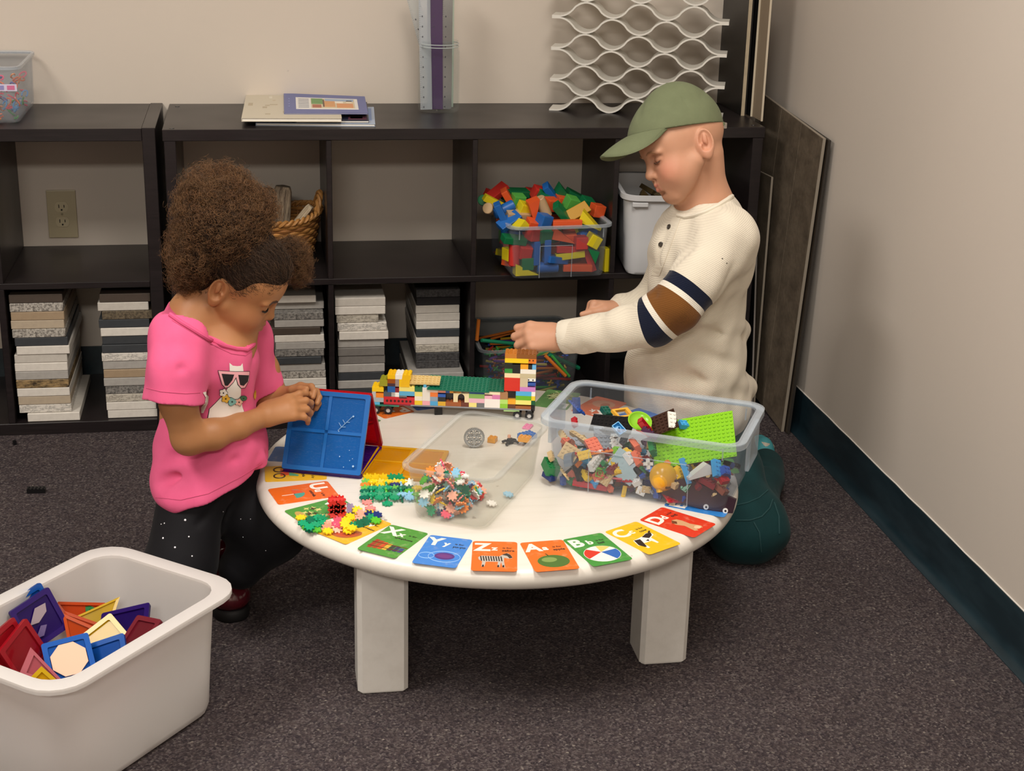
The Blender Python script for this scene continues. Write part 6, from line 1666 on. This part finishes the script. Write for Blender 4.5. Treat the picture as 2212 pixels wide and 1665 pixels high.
# joined green mat
mc = atz(845, 1062, ZT); mat_t = thing('disc_mat', 'flat green and yellow mat of joined notched discs beside the yellow tile', 'toy', (mc[0], mc[1], ZT), -.10)
rows = ["lyyyyyw.", "oyygnsw.", "lggglddy", "dggldgly", "gggggssl", "dggggdsl"]
for j, rw in enumerate(rows):
    for i, ck in enumerate(rw):
        if ck == '.': continue
        up_ = (i+j) % 2
        o = disc(ck, ((i-3.5)*.0134, (2.2-j)*.0148, .0030+(.0035 if up_ else 0)), (.0 if up_ else 1.2, 0, 0 if up_ else PI/2*((i) % 2)), mat_t)
disc('g', (-.006, -.058, .002), (0, 0, .3), mat_t); disc('p', (-.042, -.052, .003), (.3, 0, .3), mat_t)
for i in range(5): disc('yyygg'[i], ((i-3)*.0145, .046, .0075), (1.45, 0, 0), mat_t)
# second build at the rim: leaves, red cube of discs, ring
ft = atz(735, 1128, ZT); fl_t = thing('disc_flower', 'flower shaped build of notched discs with a red block, near the rim', 'toy', (ft[0], ft[1], ZT), 0)
def FP(px, py, z): p = atz(px, py, ZT+z); return (p[0]-ft[0], p[1]-ft[1], z)
for px, py, ck, z, rx, rz in ((650,1118,'y',.006,.1,0),(655,1130,'g',.004,.2,.2),(672,1123,'d',.006,.3,.3),(688,1118,'g',.008,.2,.1),(696,1122,'g',.006,1.2,.3),(664,1140,'l',.004,.1,.6),(668,1138,'g',.009,.3,.2),(683,1133,'g',.006,.2,.9),(700,1130,'g',.005,.3,.5),(670,1144,'d',.003,.1,.4),(684,1144,'l',.003,.1,.7),(706,1140,'k',.006,1.3,.2),(712,1132,'k',.009,.4,.5),(728,1132,'h',.010,.3,.2),(730,1126,'h',.012,1.2,.1),(745,1132,'y',.012,.6,.5),(708,1147,'y',.005,.2,.4),(728,1142,'k',.005,.6,.3),(752,1146,'y',.005,.2,.3),(762,1138,'g',.004,1.3,.4),(775,1132,'d',.005,1.2,.3),(788,1127,'d',.006,1.2,.35),(800,1120,'g',.006,1.2,.3),(812,1124,'l',.005,.3,.5),(755,1098,'v',.010,1.3,.2),(772,1102,'y',.008,.5,.3),(780,1110,'k',.010,.8,.6),(778,1118,'k',.006,.4,.2),(758,1116,'y',.007,.4,.8),(748,1124,'y',.006,.3,.2),(800,1108,'y',.005,.2,.3),(800,1098,'p',.006,.1,.2),(797,1113,'n',.006,1.2,.4),(814,1112,'n',.007,.3,.3),(808,1116,'d',.004,.2,.6),(760,1140,'y',.009,.2,.4)):
    disc(ck, FP(px, py, z), (rx, 0, rz), fl_t)
cz = FP(728, 1113, 0)
for sx in (-1, 1):
    for lv in range(3):
        disc('r', (cz[0]+sx*.0062, cz[1]-.0095, .008+lv*.0085), (PI/2, 0, 0), fl_t); disc('r', (cz[0]+sx*.0062, cz[1]+.0095, .008+lv*.0085), (PI/2, 0, 0), fl_t)
    for lv in range(2): disc('r', (cz[0]+sx*.0115, cz[1], .010+lv*.012), (PI/2, 0, PI/2), fl_t)
    disc('r', (cz[0]+sx*.0062, cz[1], .0292), (0, 0, 0), fl_t)
MB().rbox((-.0125, -.0085, .002), (.0125, .0085, .028), .001, 1, Matrix.Translation((cz[0], cz[1], 0))).obj('disc_core', plain(DC['r'][1], .3), fl_t)
disc('w', (cz[0]+.016, cz[1], .012), (PI/2, 0, 1.4), fl_t)
# ---- clear box with loose discs
c1, c2, c3, c4 = (atz(*q, .395)[:2] for q in ((887, 1010), (1112, 1046), (985, 884), (1162, 905)))
bc_ = (c1+c2+c3+c4)/4; bxd = Vector((*(c2-c1), 0)).normalized(); rzb = math.atan2(bxd.y, bxd.x)
wB = (np.linalg.norm(c2-c1)+np.linalg.norm(c4-c3))/2; dB = (np.linalg.norm(c3-c1)+np.linalg.norm(c4-c2))/2
cbx, cat_ = tote('clear_box', 'smaller clear box with a pile of loose notched discs on the table', 'storage box', (bc_[0]-.005, bc_[1], ZT), rzb, wB+.006, dB+.006, .105, .012, clear('#f6f6f4', .02, .10), rim_w=.009, lip=.006, r=.024, th=.0018, rim_mat=clear('#f4f5f4', .06, .10))
R = random.Random(12); its = []
for i in range(150):
    u = R.random(); v = R.random()
    lx = -wB*.36+wB*.40*u; ly = -dB*.40+dB*.42*v
    hmax = .082*max(0, 1-((u-.25)/.85)**2)*max(.15, 1-((v-.25)/.9)**2)
    lz = .006+hmax*(i/150)
    ca, sa = math.cos(rzb), math.sin(rzb); ck = R.choice('rokwwwnsgdypkohdlrs')
    o = disc(ck, (bc_[0]+ca*lx-sa*ly, bc_[1]+sa*lx+ca*ly, ZT+lz), (R.uniform(-1.3, 1.3), R.uniform(-1, 1), R.uniform(0, 6))); o['category'] = 'disc'; its.append((o, f'{DC[ck][0]} notched disc'))
for lx, ly, ck in ((.2, -.1, 'w'), (.28, .06, 's')):
    ca, sa = math.cos(rzb), math.sin(rzb); lx *= wB; ly *= dB
    o = disc(ck, (bc_[0]+ca*lx-sa*ly, bc_[1]+sa*lx+ca*ly, ZT+.0065), (.2, 0, 1)); o['category'] = 'disc'; its.append((o, f'{DC[ck][0]} notched disc'))
rank_labels(its, 'in the clear box on the table', 'notched discs in the clear box')
# ================================================================== big clear bin of building bricks
g1, g2, g3, g4 = (np.array(p) for p in ((.70, -1.121), (1.032, -1.298), (.799, -.90), (1.131, -1.077)))
gc = (g1+g2+g3+g4)/4+np.array([.006, -.003]); gx = Vector((*(g2-g1+g4-g3), 0)).normalized(); rzg = math.atan2(gx.y, gx.x)
wG, dG, hG = .378, .246, .140
gb_, gat = tote('clear_bin', 'big clear latching bin of mixed building bricks on the table', 'storage bin', (gc[0], gc[1], ZT), rzg, wG, dG, hG, .012, cl_bin, rim_w=.013, lip=.012, r=.026, rim_mat=cl_rim)
bin_ribs(gb_, gat, wG, dG, hG, (-1, 1), -.27, .27)
for s in (-1, 1): MB().rbox((s*(wG/2-.004)-.004, -.045, hG-.075), (s*(wG/2-.004)+.004, .045, hG-.004), .003, 2).obj('latch', cl_rim, gb_)
ca, sa = math.cos(rzg), math.sin(rzg)
def GL(lx, ly, lz): return (gc[0]+ca*lx-sa*ly, gc[1]+sa*lx+ca*ly, ZT+lz)
gn = np.array([-sa, ca, 0.])                        # towards the back of the bin
def GP(px, py, d):
    """photo pixel cut with the plane d metres behind the inner front face"""
    p0 = np.array(GL(0, -(dG/2-.028)+d, 0)); r_ = ray(px, py); return CP+r_*((gn@(p0-CP))/(gn@r_))
BCOL = {'red': '#b8202a', 'dark red': '#7d2028', 'white': '#e6e2da', 'black': '#17171a', 'grey': '#8f9499', 'dark grey': '#55595e', 'blue': '#2a57ac', 'sky blue': '#3f9fd4', 'green': '#1f7a44', 'dark green': '#1d5a4a', 'lime': '#7dbd3a', 'yellow': '#e6bb2a', 'orange': '#dd7a2e', 'coral': '#e27355', 'tan': '#d3b684', 'brown': '#6b3f28', 'reddish brown': '#8a4a36', 'dark purple': '#45203f', 'pink': '#e2a0b4', 'navy': '#27386f'}
_bk = {}
def gbrick(nx, ny, pl, cn, M=None, loc=None, rot=None, under=False):
    key = (nx, ny, pl, cn, under)
    if key not in _bk:
        m = MB(); w, d, h = nx*.008, ny*.008, pl*.0032
        if under:                                        # hollow underside shown
            m.box((-w/2, -d/2, -h/2), (w/2, d/2, -h/2+.0012))
            for q in (((-w/2, -d/2), (w/2, -d/2+.0013)), ((-w/2, d/2-.0013), (w/2, d/2)), ((-w/2, -d/2), (-w/2+.0013, d/2)), ((w/2-.0013, -d/2), (w/2, d/2))): m.box((*q[0], -h/2), (*q[1], h/2))
            for i in range(1, nx): m.lathe([(.0024, -h/2), (.0032, -h/2), (.0032, h/2), (.0024, h/2)], 12, Matrix.Translation((-w/2+i*.008, 0, 0)), True)
        else:
            m.box((-w/2, -d/2, -h/2), (w/2, d/2, h/2))
            for i in range(nx):
                for j in range(ny): m.cyl((-w/2+(i+.5)*.008, -d/2+(j+.5)*.008), .0024, h/2-.0001, h/2+.0017, 8)
        _bk[key] = m.mesh('brick', plain(BCOL[cn], .22, .5))
    o = link('brick', _bk[key])
    if M is not None: o.matrix_world = M
    else: o.location = loc; o.rotation_euler = rot
    o['category'] = 'brick'; return o
its = []; R = random.Random(5)
WT_ = ['red']*4+['dark red']*3+['white']*5+['black']*4+['grey']*5+['dark grey']*3+['blue']*4+['sky blue']*2+['green']*3+['dark green']*2+['lime']*2+['yellow']*4+['orange']*3+['coral']*2+['tan']*5+['brown']*2+['reddish brown']*2+['dark purple']*2+['pink', 'navy', 'navy']
SZ = [(1, 1, 3), (1, 2, 3), (2, 2, 3), (2, 3, 3), (2, 4, 3), (1, 4, 3), (2, 2, 1), (2, 4, 1), (1, 3, 1), (1, 2, 1), (2, 6, 1), (4, 4, 1), (1, 2, 3), (2, 2, 3), (1, 1, 3)]
NB = 255
for i in range(NB):
    u = i/NB; lx = R.uniform(-.150, .148); ly = -.085+.160*R.random()**1.25
    top = .060 if lx < -.02 else .050-.10*(lx-.05)*(lx > .05)
    top *= 1-.35*max(0, (ly+.0)/.1)
    cn = R.choice(WT_); nx, ny, pl = R.choice(SZ)
    its.append((gbrick(nx, ny, pl, cn, None, GL(lx, ly, .009+top*u), (R.uniform(-1, 1), R.uniform(-1, 1), R.uniform(0, 6.3))), f'{cn} {"plate" if pl == 1 else "brick"}'))
def feat(px, py, d, nx, ny, pl, cn, rot, under=False):
    its.append((gbrick(nx, ny, pl, cn, None, tuple(GP(px, py, d)), rot, under), f'{cn} {"plate" if pl == 1 else "brick"}'))
for a in ((1216, 1038, .012, 1, 2, 3, 'blue', (1.4, 0, .3)), (1187, 1028, .012, 2, 3, 3, 'navy', (.2, .1, .6)), (1237, 1040, .012, 2, 2, 3, 'green', (.1, .2, .4)), (1267, 1028, .014, 2, 3, 3, 'yellow', (.4, .5, .5)), (1297, 1020, .012, 2, 2, 3, 'lime', (1.5, .1, -.4), True),
          (1275, 1047, .012, 2, 8, 3, 'red', (.1, .1, 1.25)), (1317, 1054, .012, 1, 2, 3, 'coral', (.2, .1, .3)), (1348, 1063, .012, 1, 3, 1, 'yellow', (1.2, .1, -.4)), (1386, 1059, .012, 2, 2, 3, 'white', (1.4, .3, -.5)), (1418, 1055, .014, 2, 4, 3, 'blue', (1.4, 0, .98)), (1421, 1070, .012, 1, 2, 3, 'navy', (.2, 0, .9)),
          (1453, 1070, .012, 2, 4, 1, 'tan', (1.1, .1, -.45)), (1475, 1073, .012, 1, 2, 3, 'blue', (.3, .1, .3)), (1480, 1017, .016, 1, 6, 3, 'sky blue', (1.2, .3, 1.3)), (1548, 1012, .02, 2, 4, 3, 'sky blue', (.9, .4, .4)), (1567, 1017, .02, 2, 2, 3, 'blue', (.8, .4, .4)), (1563, 1035, .016, 2, 2, 3, 'red', (.5, 0, .3)), (1558, 1057, .014, 2, 3, 3, 'reddish brown', (.4, .3, .7)),
          (1530, 1043, .016, 2, 4, 3, 'dark red', (.3, .2, .9)), (1506, 1045, .014, 1, 3, 3, 'dark red', (.5, .4, .3)), (1388, 1015, .02, 2, 4, 1, 'dark grey', (1.3, .1, -.35), True), (1360, 990, .03, 2, 3, 3, 'white', (.7, .2, .8)), (1378, 992, .03, 2, 4, 3, 'coral', (.6, .6, .5)), (1282, 963, .05, 3, 4, 3, 'coral', (.5, -.2, .2)), (1334, 975, .04, 2, 2, 3, 'lime', (.6, .3, .5)),
          (1372, 962, .06, 2, 4, 3, 'coral', (.2, 1.1, .3)), (1302, 948, .07, 4, 6, 1, 'grey', (.9, .1, .1)), (1409, 968, .05, 2, 4, 3, 'green', (.5, 1.0, .3)), (1254, 946, .08, 1, 6, 3, 'tan', (.3, -.4, .6)), (1229, 960, .05, 2, 4, 3, 'coral', (.3, .1, .4)), (1218, 945, .07, 2, 4, 3, 'tan', (.3, .9, .4)), (1288, 995, .02, 2, 6, 3, 'white', (.9, 1.2, .2)), (1190, 985, .02, 1, 3, 3, 'tan', (.3, 1.0, .2)),
          (1393, 921, .055, 2, 4, 3, 'red', (.9, -.15, 1.25), True), (1337, 927, .06, 2, 3, 3, 'sky blue', (.6, -.4, .4), True), (1404, 935, .05, 2, 4, 3, 'dark purple', (.5, .3, 1.2)), (1452, 907, .09, 2, 4, 1, 'white', (.8, .25, .15)), (1241, 912, .10, 1, 3, 3, 'red', (.4, .9, .2)), (1246, 880, .19, 2, 6, 1, 'blue', (.2, .6, .4)), (1310, 889, .17, 2, 3, 3, 'dark green', (.3, .1, .3)), (1476, 917, .11, 2, 2, 3, 'sky blue', (.3, .2, .2)),
          (1190, 1008, .016, 3, 4, 6, 'green', (.35, .2, .2)), (1318, 1040, .012, 1, 1, 3, 'white', (1.2, 0, 0)), (1289, 1037, .012, 1, 1, 3, 'white', (1.2, 0, 0))):
    feat(*a)
rank_labels(its, 'in the big clear bin', 'building bricks in the big clear bin')
def sheet(name, label, p00, p10, p01, nx, ny, col, cat='baseplate'):
    p00, p10, p01 = (np.array(p) for p in (p00, p10, p01)); M = frameM(p00, p10-p00, p01-p00)
    m = MB(); m.box((0, 0, 0), (nx*.008, ny*.008, .0016))
    st = MB()
    for i in range(nx):
        for j in range(ny): st.cyl(((i+.5)*.008, (j+.5)*.008), .0024, .0016, .0032, 8)
    t = thing(name, label, cat, (0, 0, 0), 0); t.matrix_world = M
    m.obj('plate', plain(col, .2, .5), t); st.obj('stud_field', plain(col, .2, .5), t)['kind'] = 'stuff'; return t
sheet('baseplate', 'large lime green studded baseplate standing in the right of the big bin', GP(1414, 1014, .045), GP(1584, 987, .065), GP(1420, 931, .105), 19, 12, '#80bc1c')
sheet('baseplate', 'black studded plate at the back left of the big bin', GP(1272, 930, .075), GP(1355, 938, .075), GP(1272, 893, .11), 10, 5, '#151517', 'brick plate')
sheet('baseplate', 'brown and black studded plate leaning beside the lime dish', GP(1415, 943, .07), GP(1460, 925, .08), GP(1398, 893, .12), 6, 6, '#3b261e', 'brick plate')
sheet('baseplate', 'dark green studded plate against the front of the big bin', GP(1306, 1012, .012), GP(1352, 1044, .010), GP(1350, 982, .03), 7, 6, '#1d5a4c', 'brick plate')
sheet('baseplate', 'blue patterned strip standing at the back left corner of the big bin', GP(1238, 893, .195), GP(1252, 893, .195), GP(1250, 858, .20), 2, 4, '#2b4f92', 'brick plate')
def lump(label, mb, col, px, py, d, rot, name='toy_part', cat='toy part', sm=True, kids=()):
    o = mb.obj(name, plain(col, .25, .5), None, sm, 50); o.location = tuple(GP(px, py, d)); o.rotation_euler = rot; tag(o, label, cat)
    for nm, m2, c2 in kids: m2.obj(nm, plain(c2, .3), o, False)
    return o
dome = MB().lathe([(.0001, .022), (.010, .0215), (.018, .017), (.024, .009), (.026, 0), (.0255, -.004), (.023, -.004), (.022, .006), (.0001, .017)], 32)
lump('yellow dome shaped toy piece with two small blocks at the front of the big bin', dome, '#e0a728', 1432, 1030, .016, (1.15, 0, .3), kids=(('block', MB().box((-.016, -.026, -.004), (-.009, -.020, .006)), '#e8b838'), ('block', MB().box((.006, -.026, -.004), (.013, -.020, .006)), '#e8b838'), ('hole', MB().cyl((-.002, -.018), .005, .012, .0165, 16), '#5a3a12')))
lump('lime green round dish on top of the bricks in the big bin', MB().lathe([(.0001, .0), (.012, .001), (.020, .006), (.0225, .010), (.0205, .010), (.018, .0065), (.011, .003), (.0001, .002)], 32), '#86c02a', 1380, 916, .08, (.55, .05, 0))
arc = [(.020*math.cos(a), .020*math.sin(a)) for a in np.linspace(-.9, 3.2, 16)]+[(.012*math.cos(a), .012*math.sin(a)) for a in np.linspace(3.2, -.9, 16)]
lump('grey curved claw piece at the left front of the big bin', MB().prism(arc, -.008, .008), '#7c858c', 1236, 1000, .014, (1.2, .1, 1.0), sm=False)
lump('yellow open frame piece on the bricks at the back of the big bin', MB().box((-.02, -.012, -.003), (.02, -.008, .003)).box((-.02, .008, -.003), (.02, .012, .003)).box((-.02, -.008, -.003), (-.015, .008, .003)).box((.012, -.008, -.003), (.02, .008, .003)), '#dfa83a', 1345, 893, .13, (.4, .1, .5), sm=False)
wedge = MB().prism([(-.075, -.006), (.02, -.030), (.066, -.026), (.070, .0), (-.02, .026), (-.075, .012)], -.004, .004)
lump('large dark maroon wedge piece with two white eyes in the front right corner', wedge, '#33222c', 1507, 1066, .012, (1.45, 0, rzg+.02), sm=False,
     kids=(('eye', MB().lathe([(.0001, .0065), (.0045, .0065), (.005, .005), (.005, .004)], 16, Matrix.Translation((.018, -.021, 0))), '#e9e6df'), ('pupil', MB().cyl((.0185, -.0205), .0020, .0064, .0070, 12), '#161616'), ('eye', MB().lathe([(.0001, .0065), (.0045, .0065), (.005, .005), (.005, .004)], 16, Matrix.Translation((.053, -.023, 0))), '#e9e6df'), ('pupil', MB().cyl((.0535, -.0225), .0020, .0064, .0070, 12), '#161616')))
lump('white curved slope piece in the right of the big bin', MB().prism([(-.022, 0), (.022, 0), (.022, .016), (.016, .021), (-.022, .004)], -.010, .010), '#dcd8cf', 1510, 1028, .018, (1.4, -.2, .1), sm=False)
lump('white flat connector piece near the middle of the big bin', MB().box((-.01, -.003, -.002), (.01, .003, .002)).box((-.003, -.01, -.002), (.003, .01, .002)), '#e9e5dd', 1400, 1002, .016, (1.1, .2, .4), sm=False)

# ================================================================== white bin of magnetic tiles in the foreground
def milky():
    n = NT('milky_plastic'); d = n.pr('#ebe8e6', .38, .4); t = n.n('ShaderNodeBsdfTranslucent'); t.inputs[0].default_value = lin('#f0ece8')
    mx = n.n('ShaderNodeMixShader'); mx.inputs[0].default_value = .5; n.l(d, mx.inputs[1]); n.l(t.outputs[0], mx.inputs[2]); return n.done(mx.outputs[0])
zr = .23; A_, F_c, N_c = (atz(*q, zr)[:2] for q in ((503, 1258), (212, 1168), (142, 1510)))
wc = (F_c+N_c)/2; wx = Vector((*(A_-F_c), 0)).normalized(); rzw = math.atan2(wx.y, wx.x)
wbn, wbt = tote('white_bin', 'white plastic bin of magnetic tiles at the lower left on the carpet', 'storage bin', (wc[0], wc[1], .001), rzw, np.linalg.norm(A_-F_c)+.012, np.linalg.norm(A_-N_c)+.012, zr, .012, milky(), rim_w=.024, lip=.010, r=.05, th=.003, base_r=.02)
cw, sw = math.cos(rzw), math.sin(rzw)
def WL(lx, ly, lz): return np.array([wc[0]+cw*lx-sw*ly, wc[1]+sw*lx+cw*ly, lz])
def wt_tile(px, py, z, nrm, ang, w, h, col, thr, label, shape=None, opac=.55, extra=None):
    p = atz(px, py, z); nv = Vector(nrm).normalized()
    M = Matrix.Translation(Vector(p)) @ nv.to_track_quat('Z', 'Y').to_matrix().to_4x4() @ Matrix.Rotation(ang, 4, 'Z') @ Matrix.Translation((-w/2, -h/2, -.003))
    return mag_tile('magnetic_tile', label, col, thr, w, h, M, False, opac, None, 'magnetic tiles in the white bin', shape, False, extra)
tri = [(0, 0), (.075, 0), (.0375, .075)]; rt = [(0, 0), (.075, 0), (0, .075)]; tall = [(0, 0), (.06, 0), (.03, .115)]
PU, BL, OR, YE, RE, GR, PK = ('#2c1466', '#4a2a9a'), ('#1550a0', '#3a86e0'), ('#b8440e', '#f08a2a'), ('#c9a50c', '#f0dc4a'), ('#9a1420', '#e03a3a'), ('#1d6b35', '#4ab060'), ('#b4606a', '#e08a90')
def shine(t): MB().prism([(.020, .040), (.040, .060), (.060, .058), (.055, .045), (.035, .036)], .0061, .0063).obj('painted_shine', plain('#9a8a92', .1), t); MB().prism([(.018, .016), (.035, .030), (.045, .026), (.032, .013)], .0061, .0063).obj('painted_shine', plain('#6a5a86', .1), t)  # reflections on the tile, put in as flat coloured patches
def octo(t): MB().prism([(.0375+.030*math.cos(PI/8+a*PI/4), .0375+.030*math.sin(PI/8+a*PI/4)) for a in range(8)], .0061, .0068).obj('octagon_mirror', plain('#e8b49a', .25), t)
wt_tile(85, 1338, 0.188, (.55, -.75, .35), .25, .078, .078, *PU, 'square violet tile with painted shine standing at the left of the white bin', None, .6, shine)
wt_tile(68, 1328, 0.19, (.55, -.75, .35), .25, .078, .078, *BL, 'square blue tile standing directly behind the violet one', None, .55)
wt_tile(165, 1362, 0.158, (.15, -.8, .55), .55, .075, .075, *OR, 'orange triangular tile facing out in the middle of the white bin', tri, .6)
wt_tile(172, 1352, 0.162, (.15, -.8, .55), .62, .078, .078, *OR, 'second orange triangular tile just behind the first', tri, .5)
wt_tile(160, 1322, 0.165, (.2, -.7, .6), .9, .075, .075, *OR, 'pale orange triangular tile behind the pair of orange ones', tri, .4)
wt_tile(192, 1305, 0.176, (.3, -.6, .7), .95, .09, .09, *YE, 'clear yellow triangular tile rising highest in the white bin', rt, .4)
wt_tile(225, 1390, 0.15, (-.2, -.55, .8), .9, .078, .078, *YE, 'square yellow tile right of the orange ones', None, .4)
wt_tile(268, 1358, 0.166, (-.3, -.35, .85), .6, .085, .085, *PU, 'violet window tile with clear middle at the right of the white bin', None, .35)
wt_tile(304, 1368, 0.172, (-.5, -.3, .8), .3, .06, .06, '#6e1a28', '#b04a50', 'dark red tile furthest right in the white bin', None, .6)
wt_tile(205, 1350, 0.148, (.1, -.5, .85), .4, .06, .06, *GR, 'green triangular tile wedged behind the yellow square', tri, .5)
wt_tile(150, 1425, 0.156, (.05, -.62, .78), .18, .075, .075, *BL, 'blue tile with a pale pink octagon mirror', None, .7, octo)
wt_tile(228, 1428, 0.142, (-.3, -.6, .7), .5, .075, .075, *BL, 'blue frame tile against the front wall of the white bin', None, .55)
wt_tile(20, 1405, 0.188, (.75, -.45, .4), .1, .078, .078, *RE, 'red tile standing on edge at the left of the white bin', None, .55)
wt_tile(52, 1410, 0.178, (.8, -.5, .3), .3, .078, .078, *RE, 'dark red tile right of the standing red one', None, .6)
wt_tile(112, 1442, 0.166, (.1, -.7, .7), -.45, .085, .05, *PK, 'pink see-through triangular tile at the front of the white bin', [(0, 0), (.085, 0), (.0, .045)], .45)
wt_tile(92, 1460, 0.172, (.1, -.75, .65), -.12, .075, .05, *YE, 'yellow triangular tile against the front rim of the white bin', [(0, 0), (.08, 0), (.035, .04)], .4)
R = random.Random(17); cols = [PU, BL, OR, YE, RE, GR, PK]; cn_ = ['violet', 'blue', 'orange', 'yellow', 'red', 'green', 'pink']
cnt = {}
for i in range(24):
    k = R.randrange(7); cnt[k] = cnt.get(k, 0)+1
    p = WL(R.uniform(-.05, .05), R.uniform(-.105, .105), .012+.0052*i)
    M = Matrix.Translation(Vector(p)) @ Matrix.Rotation(R.uniform(0, 6), 4, 'Z') @ Matrix.Rotation(R.uniform(-.12, .12), 4, 'X') @ Matrix.Translation((-.0375, -.0375, 0))
    mag_tile('magnetic_tile', f'{cn_[k]} tile deep in the white bin, {ORD[cnt[k]-1]} {cn_[k]} one from the bottom', cols[k][0], cols[k][1], .075, .075, M, False, .6, None, 'magnetic tiles in the white bin', None, False)
